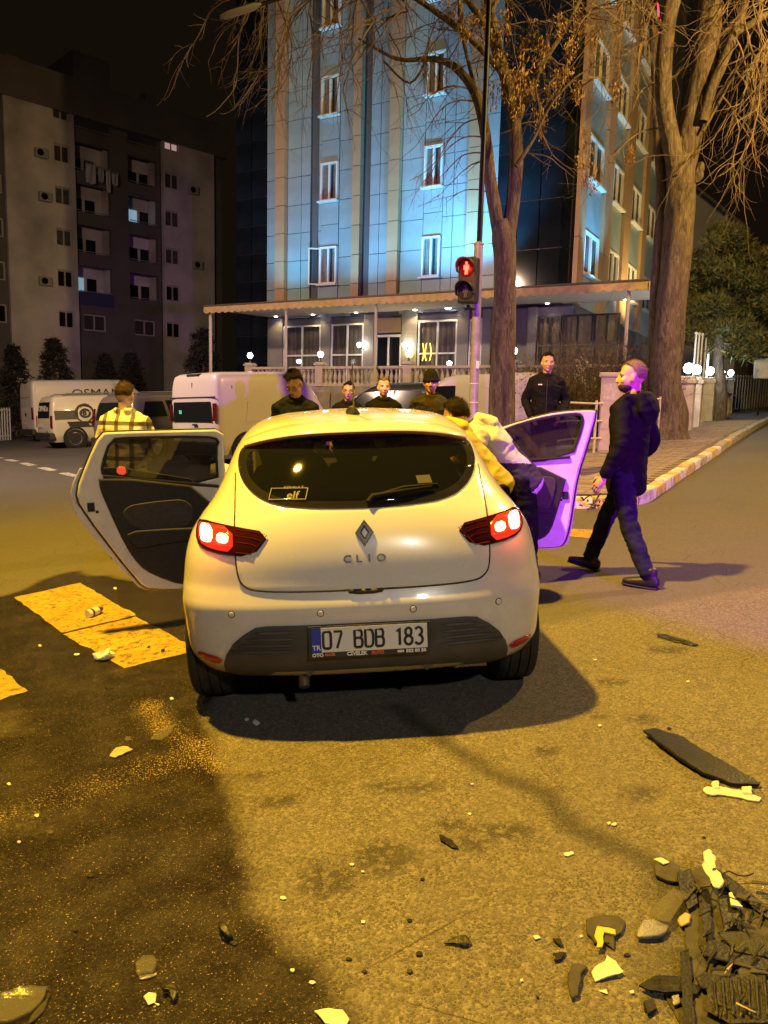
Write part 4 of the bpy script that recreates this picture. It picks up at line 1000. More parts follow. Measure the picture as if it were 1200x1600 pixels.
# antenna, wiper, stickers
MB().tube([(0, .30, 1.425), (0, .26, 1.455), (0, .25, 1.465)], [(.030, .05), (.014, .03), .008], 12).build('antenna_base', blackp, car, 50)
MB().tube([(0, .25, 1.455), (-.004, .05, 1.68)], [.005, .003], 8).build('antenna', blackp, car)
wp = MB(); wp.tube([surf(.03, 1.024, .02), surf(.05, 1.045, .026), surf(.20, 1.062, .024), surf(.33, 1.075, .020)], [.016, .014, .010, .006], 8)
wp.tube([surf(.05, 1.052, .014), surf(.2, 1.082, .014), surf(.36, 1.088, .014)], [.006, .010, .005], 6); wp.build('wiper', mat('wiper_black', (.006, .006, .006), .7, spec=.15), car, 60)
stk = mat('sticker_print', (.085, .078, .05), .6)
def place(x, z, off): 
    p = surf(x, z, off); tx = (surf(x + .01, z, off) - surf(x - .01, z, off)).normalized(); n = (surf(x, z, off + .1) - p).normalized(); ty = n.cross(tx)
    return Matrix(((tx.x, ty.x, n.x, p.x), (tx.y, ty.y, n.y, p.y), (tx.z, ty.z, n.z, p.z), (0, 0, 0, 1)))
o = plate('oil_sticker', [(-.09, -.035), (.09, -.035), (.09, .035), (-.09, .035)], stk, rg, [[(-.086, -.031), (.086, -.031), (.086, .031), (-.086, .031)]], .001, 0, place(-.335, 1.075, .009))
lettering('lettering', 'elf', .06, stk, o, place(-.315, 1.068, .009), .0004, bold=.001); lettering('lettering', 'RENAULT', .022, stk, o, place(-.31, 1.10, .009), .0004)
plate('window_sticker', [(-.035, -.025), (.035, -.025), (.035, .025), (-.035, .025)], mat('sticker_dull', (.05, .046, .03), .7), rg, (), .001, 0, place(.30, 1.115, .009))
# diamond badge and model name
dm = place(.004, .905, .012); w_, h_ = .043, .062
bo = plate('badge', [(0, -h_), (w_, -.0), (0, h_), (-w_, 0)], chrome, car, [[(0, -.026), (.0155, 0), (0, .026), (-.0155, 0)]], .012, .004, dm, 20)
o = plate('badge_facet', [(0, -.024), (.014, 0), (0, .024), (-.014, 0)], mat('badge_dark', (.25, .24, .22), .3, metal=.8), bo, (), .004, 0, dm)
for k, (ch, xo) in enumerate(zip('CLIO', (-.078, -.027, .021, .074))):
    lettering('model_letter', ch, .047, mat('letter_metal', (.16, .15, .14), .3, metal=.7), car, place(xo, .797, .009), .003, 1.18, .0005)
# number plate with frame and dealer strip
PM = Matrix.Translation((.006, rear_y(0, .44) - .026, .443)) @ Matrix.Rotation(math.radians(90 - 4), 4, 'X')
pf = plate('plate_frame', smooth_poly([(-.272, -.074), (.272, -.074), (.272, .070), (-.272, .070)], 0), blackp, car, (), .012, .003, PM)
pl_m = mat('plate_white', (.74, .74, .72), .35, var=.05, scale=4); ink = mat('plate_ink', (.02, .02, .022), .5); blu = mat('plate_blue', (.03, .05, .42), .4); wht = mat('print_white', (.82, .81, .78), .5); org = mat('print_orange', (.75, .14, .04), .5)
Z = lambda dx, dy, dz: PM @ Matrix.Translation((dx, dy, dz))
plate('plate_face', [(-.215, -.047), (.258, -.047), (.258, .063), (-.215, .063)], pl_m, pf, (), .002, 0, Z(0, 0, .0085)); plate('plate_band', [(-.258, -.047), (-.2155, -.047), (-.2155, .063), (-.258, .063)], blu, pf, (), .002, 0, Z(0, 0, .0085))
def glyph(name, strokes, M, s, m, r=.0062):
    b = MB()
    for st in strokes:
        b.tube([(x * s[0], y * s[1], 0) for x, y in st], r, 6)
    b.v = [tuple(M @ Vector((v[0], v[1], max(-.0005, min(.0018, v[2]))))) for v in b.v]
    return b.build(name, m, pf)
def arc(cx, cy, rx, ry, a0, a1, n=8): return [(cx + rx * math.cos(math.radians(a0 + (a1 - a0) * i / n)), cy + ry * math.sin(math.radians(a0 + (a1 - a0) * i / n))) for i in range(n + 1)]
def D0(): return [[(-1, -.55)] + arc(-.45, -.6, .55, .4, 180, 270, 3)[1:] + arc(.45, -.6, .55, .4, 270, 360, 3) + arc(.45, .6, .55, .4, 0, 90, 3) + arc(-.45, .6, .55, .4, 90, 180, 3) + [(-1, -.55)]]
G = {'0': D0(), '7': [[(-1, 1), (1, 1), (1, .75), (-.25, -1)]], 'B': [[(-1, -1), (-1, 1), (.4, 1)] + arc(.4, .55, .5, .45, 90, -90, 5) + [(-1, .1)], [(.4, .1)] + arc(.45, -.45, .55, .55, 90, -90, 6) + [(-1, -1)]],
     'D': [[(-1, -1), (-1, 1), (.3, 1)] + arc(.3, .3, .7, .7, 90, 0, 4) + arc(.3, -.3, .7, .7, 0, -90, 4) + [(-1, -1)]], '1': [[(-.7, .6), (.1, 1), (.1, -1)]],
     '8': [arc(0, .52, .8, .48, 0, 360, 14), arc(0, -.48, 1, .52, 0, 360, 14)], '3': [arc(-.1, .52, .9, .48, 150, -90, 10), arc(-.1, -.45, 1.05, .55, 90, -150, 10)]}
for ch, xo in zip('07BDB183', (-.189, -.141, -.049, -.001, .046, .133, .174, .221)): glyph('plate_character', G[ch], Z(xo, .008, .0105), (.017, .038), ink)
lettering('lettering', 'TR', .030, wht, pf, Z(-.237, -.026, .0105), .0006, 1, .0006)
for tx, sz, m_, xo, wd_ in (('OTO', .022, wht, -.232, .050), ('PRATİK', .014, org, -.178, .048), ('CİVELEK', .023, wht, -.058, .092), ('AUTO', .023, org, .034, .058), ('0384', .014, wht, .137, .030), ('502 00 50', .020, wht, .206, .090)):
    lettering('lettering', tx, sz, m_, pf, Z(xo, -.0595, .0075), .0006, 1, .0010, wd_)
# wheels
def wheel(parent, x, y, steer=0.0, R=.318, W=.20, toy=1):
    Mw = Matrix.Translation((x, y, R)) @ Matrix.Rotation(steer, 4, 'Z') @ Matrix.Rotation(math.radians(90), 4, 'Y')
    h = W / 2; prof = [(R * .64, -h * .8), (R * .70, -h * .98), (R * .86, -h * 1.04), (R * .955, -h * .93), (R * .985, -h * .80)]
    for g in (-.48, 0, .48): prof += [(R, (g - .20) * h), (R, (g - .035) * h), (R - .009, (g - .03) * h), (R - .009, (g + .03) * h), (R, (g + .035) * h)]
    prof += [(R * .985, h * .80), (R * .955, h * .93), (R * .86, h * 1.04), (R * .70, h * .98), (R * .64, h * .8)]
    w = MB().lathe(prof, 48).build('wheel', rubber, parent, 30); w.matrix_local = Mw
    rim = MB(); rim.lathe([(.02, h * .55), (.06, h * .62), (.065, h * .45)], 20)
    rim.lathe([(R * .60, h * .78), (R * .645, h * .86), (R * .645, -h * .8), (R * .58, -h * .6), (R * .57, h * .5)], 36)
    for k in range(7): a = 2 * math.pi * k / 7; M = Matrix.Rotation(a, 4, 'Z'); rim.box((R * .33, 0, h * .52), (R * .56, .045, .022), 0, M)
    rim.lathe([(R * .57, -h * .1), (.03, -h * .1)], 24); s = 1 if x > 0 else -1
    ro_ = rim.build('rim', mat('rim_silver', (.34, .33, .31), .35, metal=.7), w, 40)
    if s < 0: ro_.matrix_local = Matrix.Rotation(math.pi, 4, 'X')
    return w
wheel(car, -.775, 0); wheel(car, .775, 0); wheel(car, -.78, 2.59, .1); wheel(car, .78, 2.59, .1)
# cabin
seat_m = mat('seat_fabric', (.035, .034, .034), .85, var=.3, scale=20)
def seat(x, y, w, name='seat'):
    b = MB(); b.tube([(x, y, .62), (x, y - .10, 1.0), (x, y - .16, 1.14)], [(.07, w / 2), (.065, w / 2 * .95), (.05, w / 2 * .6)], 16, 0, True, None, (0, 1, 0)); o = b.build(name, seat_m, car, 60)
    MB().tube([(x, y - .17, 1.15), (x, y - .20, 1.24), (x, y - .205, 1.30)], [(.035, .10), (.045, .125), (.03, .10)], 14, 0, True, None, (0, 1, 0)).build('headrest', seat_m, o, 60)
    MB().tube([(x, y + .05, .56), (x, y + .5, .58)], [(.08, w / 2), (.07, w / 2)], 14, 0, True, None, (0, 0, 1)).build('cushion', seat_m, o, 60)
seat(-.36, 1.55, .50); seat(.36, 1.55, .50)
for x in (-.42, 0, .42): seat(x, .62, .46, 'rear_seat')
box('parcel_shelf', (0, .10, 1.0), (1.15, .55, .03), seat_m, car); box('dashboard', (0, 2.28, .88), (1.36, .40, .32), trim_d, car, .06)
box('cabin_floor', (0, 1.2, .36), (1.4, 2.3, .05), trim_d, car)
sw = MB(); sw.tube([(-.36 + .18 * math.cos(a), 1.98 - .06 * math.sin(a), .98 + .17 * math.sin(a)) for a in np.linspace(0, 2 * math.pi, 25)], .014, 8); sw.build('steering_wheel', trim_d, car)
box('display', (.02, 2.06, 1.0), (.18, .02, .045), mat('glow_patch', (.2, .3, .6), emit=(.25, .45, 1.0), estr=1.6), car)
box('mirror', (-.02, 1.62, 1.30), (.22, .03, .06), trim_d, car, .01)
for s in (-1, 1): box('pillar', (s * .63, 1.40, 1.1), (.08, .10, .48), white, car, .02)
# side glass of the closed doors and mirrors
for s, y0, y1 in ((-1, 1.48, 2.25), (1, .35, 1.36)):
    vs = []
    n = 10
    for i in range(n + 1):
        y = y0 + (y1 - y0) * i / n
        for z in (1.0, 1.08, 1.16, 1.24, 1.31): vs.append((s * (fw(z) + .004), y + (z - 1) * (.0 if s > 0 else -.6 * (i / n)), z))
    me = bpy.data.meshes.new('side_window'); me.from_pydata(vs, [], [(i * 5 + k, (i + 1) * 5 + k, (i + 1) * 5 + k + 1, i * 5 + k + 1) for i in range(n) for k in range(4)]); o = link('side_window', me, car, mat('side_glass', (.01, .01, .011), .04)); sm = o.modifiers.new('s', 'SOLIDIFY'); sm.thickness = .006; sm.offset = 0
MB().tube([(-.88, 2.05, .98), (-1.0, 2.04, 1.0), (-1.06, 2.04, 1.0)], [(.05, .04), (.075, .055), (.06, .04)], 12).build('wing_mirror', white, car, 60)
# ------------------------------------------------------------------ the open doors
def door_frame(hxl, hyl, a, side):
    a = math.radians(a); ul = Vector((side * math.sin(a), -math.cos(a), 0)); nl = Vector((-ul.y, ul.x, 0))
    if nl.y > 0: nl = -nl                      # inner side faces the tail
    M = Matrix(((ul.x, 0, nl.x, hxl), (ul.y, 0, nl.y, hyl), (0, 1, 0, 0), (0, 0, 0, 1)))   # door x = u, y = height, z = towards the cabin side
    MW = CARM @ M; p0 = MW.translation; n = (MW.to_3x3() @ Vector((0, 0, 1))).normalized(); inv = MW.inverted()
    def uv(px, py): q = inv @ on_plane(px, py, p0, n); return (q.x, q.y)
    return M, uv
def door(name, M, uv, skin, shell, hole, trim, extras, latch, glass_off=-.02):
    d = bpy.data.objects.new(name, None); COL.objects.link(d); d.parent = car; d.matrix_local = M
    L = lambda z: Matrix.Translation((0, 0, z))
    plate('door_skin', skin, white, d, (), .014, .004, L(-.075)); plate('door_seal', grow(shell, .010), blackp, d, [hole], .02, .004, L(-.048))
    plate('door_shell', shell, white, d, [hole], .045, .012, L(-.015)); plate('window_glass', grow(hole, .012), dglass, d, (), .004, 0, L(glass_off))
    plate('window_seal', grow(hole, .006), gapm, d, [grow(hole, -.012)], .016, .003, L(.006)); plate('trim_panel', trim, trim_d, d, (), .034, .012, L(.016))
    for nm, poly, th, z, m_ in extras: plate(nm, poly, m_, d, (), th, min(.008, th * .4), L(z))
    box('door_latch', (latch[0], latch[1], .008), (.045, .06, .02), gapm, d, .004); box('latch_screw', (latch[0] - .035, latch[1] - .035, .009), (.018, .018, .006), gapm, d)
    return d
DM, uv = door_frame(-.87, 1.42, 70, -1)
U = lambda *p: [uv(*q) for q in p]
ins = mat('trim_insert', (.045, .038, .034), .8, var=.25, scale=40, bump=.2, bscale=500); alu = mat('door_metal_shadow', (.5, .49, .47), .5)
skin = smooth_poly(U((131, 722), (110, 764), (113, 790), (124, 815), (213, 918), (233, 927)) + [(.30, .225), (.0, .23), (0, .95)], 1)
shell = smooth_poly(U((136, 722), (119, 768), (125, 792), (216, 910), (234, 921)) + [(.25, .24), (.01, .25), (.0, .94), (.0, 1.20)] + U((350, 671), (300, 672), (175, 675), (157, 677)), 1)
hole = smooth_poly(U((160, 744), (158, 728), (172, 686), (200, 683), (320, 681), (343, 686)) + [(.055, 1.20), (.05, .945)], 1)
trim = smooth_poly(U((153, 742), (156, 765), (170, 797), (195, 852), (217, 883), (238, 897), (285, 914)) + [(.10, .27), (.05, .30), (.05, .93)], 1)
door('rear_door', DM, uv, skin, shell, hole, trim,
     [('armrest_insert', smooth_poly(U((184, 792), (240, 782), (300, 778), (300, 826), (208, 830)), 2), .012, .038, ins), ('pull_pocket', smooth_poly(U((199, 834), (243, 830), (240, 846), (222, 853), (206, 850)), 2), .016, .040, blackp),
      ('armrest', smooth_poly(U((196, 829), (250, 825), (320, 822)) + [(.08, .70), (.08, .62)] + U((300, 842), (240, 850), (215, 856), (203, 846)), 1), .05, .035, trim_d), ('speaker_grille', [(.24 + .09 * math.cos(t), .43 + .09 * math.sin(t)) for t in np.linspace(0, 2 * math.pi, 24)[:-1]], .01, .036, blackp),
      ('belt_rail', smooth_poly([(.05, .935), (.05, .955), (.80, 1.075), (.80, 1.05)], 0), .02, .012, gapm)], uv(142, 792))
DM, uv = door_frame(.87, 2.35, 65, 1)
skin = smooth_poly([(0, .95), (0, .24)] + U((826, 860), (882, 859), (891, 832), (897, 788), (903, 746), (914, 708)), 1)
shell = smooth_poly([(0, .95), (0, .25)] + U((826, 857), (868, 855), (880, 852), (888, 828), (894, 790), (901, 746), (916, 700), (932, 643), (926, 641), (890, 642), (850, 647.5), (790, 665)) + [(.28, 1.20), (.06, 1.0)], 1)
hole = smooth_poly([(.12, .955), (.14, 1.0), (.30, 1.15)] + U((792, 669), (836, 655), (881, 647.5), (905, 646), (912, 652), (910, 668), (893, 718)), 1)
trim = smooth_poly([(.06, .94), (.06, .30), (.14, .27)] + U((829, 845), (850, 841), (861, 829), (870, 804), (890, 730)), 1)
door('front_door', DM, uv, skin, shell, hole, trim,
     [('armrest_insert', smooth_poly([(.25, .86)] + U((860, 742), (872, 750), (862, 790), (850, 800)) + [(.25, .70)], 1), .014, .036, ins), ('armrest', smooth_poly([(.2, .70)] + U((862, 792), (860, 803)) + [(.4, .60), (.2, .60)], 1), .06, .03, trim_d),
      ('door_pocket', smooth_poly([(.14, .30), (.62, .29), (.66, .42), (.14, .45)], 1), .04, .04, trim_d), ('belt_rail', [(.12, .945), (.12, .965), (.955, 1.02), (.955, 1.0)], .02, .012, gapm)], uv(884, 774))
# ================================================================== PARKED VEHICLES
def slab_body(levels, nr=8, ns=6, nf=8, n=6.0, dr=.22, df=.35):
    """closed body from horizontal slices: (z, half width, rear y, front y)"""
    b = MB(); zs = [l[0] for l in levels]; f = [pchip(zs, [l[k] for l in levels]) for k in (1, 2, 3)]
    zl = sorted(set(list(np.linspace(zs[0], zs[-1], 26)) + zs)); first = None
    for z in zl:
        w, r, fr = f[0](z), f[1](z), f[2](z); pts = []
        for i in range(nr + 1): th = math.pi / 2 * i / nr; pts.append((w * math.sin(th) ** (2 / n), r + dr * (1 - max(0, math.cos(th)) ** (2 / n))))
        for i in range(1, ns): pts.append((w, r + dr + (fr - df - r - dr) * i / ns))
        for i in range(nf + 1): th = math.pi / 2 * i / nf; pts.append((w * max(0, math.cos(th)) ** (2 / 3.2), fr - df + df * math.sin(th) ** (2 / 3.2)))
        pts += [(-x, y) for x, y in pts[-2:0:-1]]; nc = len(pts); b.v += [(x, y, z) for x, y in pts]
    for i in range(len(zl) - 1):
        for k in range(nc): a, e = i * nc + k, i * nc + (k + 1) % nc; b.f.append((a, e, e + nc, a + nc)); b.m.append(0)
    b.f += [tuple(range(nc - 1, -1, -1)), tuple(range((len(zl) - 1) * nc, len(zl) * nc))]; b.m += [0, 0]
    return b, f
def quadplate(name, pts, m, parent, th=.012):
    """planar patch from 3-D corner points, thickened"""
    me = bpy.data.meshes.new(name); me.from_pydata(pts, [], [tuple(range(len(pts)))]); me.update(); o = link(name, me, parent, m)
    s = o.modifiers.new('s', 'SOLIDIFY'); s.thickness = th; s.offset = 0; return o
vglass = mat('van_glass', (.012, .014, .016), .08); vlamp = mat('van_lamp', (.13, .008, .007), .25, coat=.4); plate_w = mat('far_plate', (.6, .6, .58), .5)
def van(name, label, M, levels, paint_m, W, wheels, rear_win=None, side_win=(), bumper=True, lamps=((.72, 1.28),), split=True, group='vans parked on the far side of the road', trims=(), R=.33, rails=None, cat='van', hub=.08):
    t = thing(name, label, cat, M, group); b, f = slab_body(levels); b.build('body', paint_m, t, 45); w_at, r_at = f[0], f[1]
    def rp(x, z, o=-.008): return (x, r_at(z) + o, z)
    def sp_(y, z, s=1, o=.008): return (s * (w_at(z) + o), y, z)
    if rear_win:
        x, z0, z1 = rear_win; rw = quadplate('rear_window', [rp(-x, z0, -.012), rp(x, z0, -.012), rp(x * .94, z1, -.012), rp(-x * .94, z1, -.012)], vglass, t)
    if split: quadplate('door_gap', [rp(-.012, .5, -.004), rp(.012, .5, -.004), rp(.012, levels[-1][0] - .22, -.004), rp(-.012, levels[-1][0] - .22, -.004)], gapm, t)
    for (z0, z1) in lamps:
        for s in (-1, 1): quadplate('tail_light', [rp(s * (W * .86), z0, -.014), rp(s * W * .965, z0, .012), rp(s * W * .955, z1, .012), rp(s * W * .86, z1, -.014)], vlamp, t, .03)
    if bumper: MB().box((0, .02, .42), (W * 1.94, .22, .26)).build('rear_bumper', blackp, t, None, .05)
    box('number_plate', (-.0 if not split else -.38, r_at(.75) - .02 if split else r_at(.45) - .12, .78 if split else .45), (.5, .02, .11), plate_w, t)
    for y in wheels:
        for s in (-1, 1):
            wo = wheel(t, s * (W - .095), y, 0, R, .2)
            Ma = Matrix.Translation((s * (W - .003), y, R)) @ Matrix.Rotation(math.radians(90), 4, 'Y'); MB().lathe([(R + hub, -.02), (R + hub, .008), (R + .004, .008), (R + .004, -.02)], 28, 0, Ma, False).build('wheel_arch', gapm, t)
    for s, poly in side_win: quadplate('side_window', [sp_(y, z, s, .010) for y, z in poly], vglass, t)
    for s, poly, m_ in trims: quadplate('side_trim', [sp_(y, z, s, .006) for y, z in poly], m_, t)
    if rails:
        for s in (-1, 1): MB().tube([(s * rails[0], y, rails[1] + (.05 if 0 < i < 3 else 0)) for i, y in enumerate((rails[2], rails[2] + .15, rails[3] - .15, rails[3]))], .022, 8).build('roof_rail', mat('rail_grey', (.3, .3, .3), .4, metal=.5), t)
    return t, rp, sp_
def side_M(sp_, y, z, s=1): p = Vector(sp_(y, z, s, .014)); return Matrix(((0, 0, s, p.x), (s, 0, 0, p.y), (0, 1, 0, p.z), (0, 0, 0, 1)))
def rear_M(rp, x, z): p = Vector(rp(x, z, -.025)); return Matrix(((1, 0, 0, p.x), (0, 0, -1, p.y), (0, 1, 0, p.z), (0, 0, 0, 1)))
vw1 = paint('van_white', (.66, .61, .58), .35, .4, (.02, .02, .02), .12); vw2 = paint('van_cream', (.62, .57, .46), .35, .4, (.02, .02, .02), .15)
vgr = paint('van_grey', (.14, .125, .115), .32, .5, (.02, .02, .02), .1); vdk = paint('suv_dark', (.035, .035, .04), .25, .6, (.02, .02, .02), .1)
big = [(.25, .90, .02, 5.9), (.5, .98, .0, 5.95), (1.0, 1.0, .0, 5.9), (1.15, .995, .005, 5.55), (1.9, .965, .03, 4.95), (2.3, .93, .06, 4.5), (2.5, .88, .10, 4.2), (2.57, .78, .18, 4.0), (2.60, .5, .4, 3.6)]
dark_print = mat('print_dark', (.045, .045, .05), .6)
# high-roof van with dark lettering
M_ = ground_frame(-15.4, 33.2, math.radians(-50))
t, rp, sp_ = van('delivery_van', 'tall white high-roof van with dark lettering, farthest left', M_, big, vw1, 1.0, (.85, 4.75), None, [(1, [(4.2, 1.35), (5.0, 1.35), (4.75, 1.95), (4.2, 1.95)])], lamps=((.95, 1.45),))
lettering('lettering', 'OSMANLI', .52, dark_print, t, side_M(sp_, 3.0, 1.98), .003, 1.1, 0, 2.6)
box('roof_lamp', (0, .10, 2.53), (.55, .14, .07), gapm, t, .02); box('door_badge', (.0, -.02, 1.15), (.13, .03, .13), gapm, t, .02)
quadplate('rear_panel_groove', [rp(-.75, 1.86, -.005), rp(.75, 1.86, -.005), rp(.75, 1.89, -.005), rp(-.75, 1.89, -.005)], mat('groove', (.25, .23, .21), .6), t, .006)
# compact panel van with logo
cmp_ = [(.22, .80, .03, 4.3), (.45, .88, .0, 4.35), (.85, .90, .0, 4.3), (.98, .895, .01, 3.95), (1.15, .88, .03, 3.6), (1.5, .82, .08, 3.1), (1.72, .74, .16, 2.8), (1.79, .60, .28, 2.6), (1.81, .4, .5, 2.3)]
M_ = ground_frame(-11.75, 26.6, math.radians(-50))
band = mat('livery_black', (.03, .03, .032), .4)
t, rp, sp_ = van('panel_van', 'small white panel van with a black swirl logo and lettered rear window', M_, cmp_, vw2, .9, (.75, 3.45), (.62, 1.05, 1.58), lamps=((.72, 1.12),), trims=[(1, [(.02 + .1, .98), (.9, .98), (.9, 1.28), (.12, 1.28)], band), (1, [(.6, .70), (3.1, .70), (3.1, .90), (.5, .90)], band)], rails=(.66, 1.80, .5, 2.4))
lettering('lettering', 'OPAK‹‹', .26, wht, t, rear_M(rp, -.0, 1.36), .002, 1, .004, 1.05); lettering('lettering', 'OPAK', .34, mat('logo_grey', (.16, .15, .15), .6), t, side_M(sp_, 2.2, 1.17), .002, 1.25, .006, 1.25)
lettering('lettering', 'www.opak.com', .15, wht, t, side_M(sp_, 1.75, .795), .002, 1.1); lettering('lettering', '381', .14, dark_print, t, rear_M(rp, .38, .56), .002)
lg = MB(); lg.tube([(.30 * math.cos(a), .30 * math.sin(a), 0) for a in np.linspace(0, 2 * math.pi, 33)], .035, 6); lg.tube([(.16 * math.cos(a) + .02, .13 * math.sin(a), 0) for a in np.linspace(.5, 6.6, 24)], .04, 6); lg.tube([(.05 * math.cos(a), .05 * math.sin(a), 0) for a in np.linspace(0, 6.3, 12)], .03, 6)
Ms = side_M(sp_, 1.12, 1.17); lg.v = [tuple(Ms @ Vector((v[0], v[1], v[2] * .12 + .004))) for v in lg.v]; lg.build('swirl_logo', dark_print, t)
quadplate('small_label', [sp_(1.75, .96, 1, .012), sp_(2.6, .96, 1, .012), sp_(2.6, 1.03, 1, .012), sp_(1.75, 1.03, 1, .012)], mat('livery_red', (.3, .05, .03), .6), t)
# dark grey people carrier
mpv = [(.22, .80, .04, 4.25), (.45, .88, .0, 4.3), (.85, .895, .0, 4.25), (.98, .88, .03, 3.7), (1.15, .85, .07, 3.35), (1.45, .76, .16, 2.75), (1.60, .68, .26, 2.45), (1.66, .5, .45, 2.2)]
M_ = ground_frame(-7.15, 20.2, math.radians(-36))
van('people_carrier', 'dark grey people carrier with roof rails behind the man in the checked shirt', M_, mpv, vgr, .89, (.72, 3.4), (.68, 1.0, 1.45), [(1, [(.35, 1.05), (1.15, 1.05), (1.10, 1.45), (.55, 1.45)]), (1, [(1.25, 1.05), (2.1, 1.05), (2.05, 1.47), (1.2, 1.47)]), (1, [(2.2, 1.05), (3.2, 1.05), (2.65, 1.45), (2.15, 1.47)])],
    lamps=((.85, 1.3),), split=False, rails=(.62, 1.64, .4, 2.4), cat='car')
# big white van, closest
M_ = ground_frame(-4.25, 17.2, math.radians(-43))
van3 = [(1 + (z - 1) * .66 if z > 1 else z, w * .95, r, f * .60) for z, w, r, f in big]
t, rp, sp_ = van('transit_van', 'white high-roof van with a dark rear window right behind the open rear door', M_, van3, vw1, .95, (.75, 2.7), (.76, .98, 1.42), lamps=((1.0, 1.38),), trims=[(1, [(.9, .72), (2.6, .72), (2.6, .80), (.9, .80)], gapm)])
for y0 in (.75,): quadplate('side_panel', [sp_(y0, .95, 1, .004), sp_(y0 + 1.5, .95, 1, .004), sp_(y0 + 1.4, 1.4, 1, .004), sp_(y0 + .1, 1.4, 1, .004)], vw1, t, .01)
box('roof_lamp', (0, .14, 2.0), (.5, .12, .06), gapm, t, .02); quadplate('rear_panel_groove', [rp(-.9, 1.5, -.005), rp(.9, 1.5, -.005), rp(.9, 1.53, -.005), rp(-.9, 1.53, -.005)], gapm, t, .006)
for y0 in (.45, 2.0): quadplate('panel_seam', [sp_(y0, .45, 1, .004), sp_(y0 + .02, .45, 1, .004), sp_(y0 + .02, 1.75, 1, .004), sp_(y0, 1.75, 1, .004)], gapm, t, .006)
box('door_handle', (.12, -.03, .92), (.16, .04, .04), gapm, t, .01); box('slide_handle', (.965, 1.9, .95), (.04, .16, .04), gapm, t, .01)
box('glow_patch', (-.45, -.0, 1.2), (.10, .02, .08), mat('green_reflection', (.1, .3, .2), emit=(.1, .8, .45), estr=.5), t)  # green reflection in the rear window, put in as a glowing patch
# dark car and cream car behind the four men
suv = [(.25, .82, .05, 4.4), (.5, .90, .0, 4.45), (.9, .92, .02, 4.4), (1.02, .90, .08, 3.5), (1.2, .86, .18, 3.2), (1.5, .76, .40, 2.7), (1.66, .66, .6, 2.4), (1.72, .45, .85, 2.1)]
M_ = ground_frame(2.05, 19.8, math.radians(62))
van('dark_car', 'dark parked car behind the two men in dark jackets', M_, suv, vdk, .92, (.75, 3.5), (.62, 1.08, 1.5), [(s, [(.55, 1.08), (1.6, 1.08), (1.55, 1.52), (.85, 1.5)]) for s in (-1, 1)] + [(s, [(1.68, 1.08), (3.0, 1.08), (2.5, 1.5), (1.63, 1.52)]) for s in (-1, 1)], lamps=((.85, 1.05),), split=False, group='cars parked below the hotel terrace', cat='car')
crm = [(.25, .80, .04, 4.5), (.5, .86, .0, 4.55), (.85, .88, .02, 4.5), (1.0, .86, .06, 4.0), (1.2, .85, .08, 3.5), (1.6, .80, .12, 2.9), (1.8, .74, .2, 2.6), (1.86, .55, .4, 2.4)]
M_ = ground_frame(4.1, 19.0, math.radians(66))
van('cream_van', 'cream van parked side-on behind the traffic light pole', M_, crm, vw2, .88, (.8, 3.7), None, [(-1, [(2.2, 1.15), (3.2, 1.15), (2.8, 1.6), (2.2, 1.6)]), (1, [(2.2, 1.15), (3.2, 1.15), (2.8, 1.6), (2.2, 1.6)])], lamps=((.75, 1.2),), group='cars parked below the hotel terrace')

# ================================================================== TRAFFIC LIGHT AND STREET FURNITURE
grey_pole = mat('galvanised_pole', (.40, .38, .37), .42, metal=.35, var=.25, scale=6); housing = mat('signal_housing', (.018, .018, .02), .5)
p = at(738, 700, 12.6); base = Vector((p.x, p.y, gz(p.x, p.y) + KH)); ptop = at(748, 383, 12.6)
tlm = thing('traffic_light', 'pedestrian traffic light showing a red standing man on a grey pole', 'traffic light', Matrix.Translation(base))
top = ptop - base
MB().tube([(0, 0, -.1), (0, 0, .02), (top.x * .5, 0, top.z * .5), (top.x, 0, top.z)], [.085, .075, .072, .07], 20).build('pole', grey_pole, tlm, 40); MB().lathe([(.078, 0), (.078, .03), (.04, .05)], 20, 0, Matrix.Translation((top.x, 0, top.z))).build('pole_cap', grey_pole, tlm, 40)
MB().lathe([(.16, 0), (.16, .02)], 20).build('base_plate', grey_pole, tlm)
hc = at(731, 441, 12.55) - base
HMx = Matrix.Translation((hc.x, hc.y - .14, hc.z)) @ Matrix.Rotation(math.radians(-28), 4, 'Z')
ho = MB(); ho.box((0, 0, 0), (.30, .19, .70)); hh = ho.build('signal_head', housing, tlm, None, .03); hh.matrix_local = HMx
REDL = mat('signal_red', (1, .1, .05), emit=(1, .06, .03), estr=7)
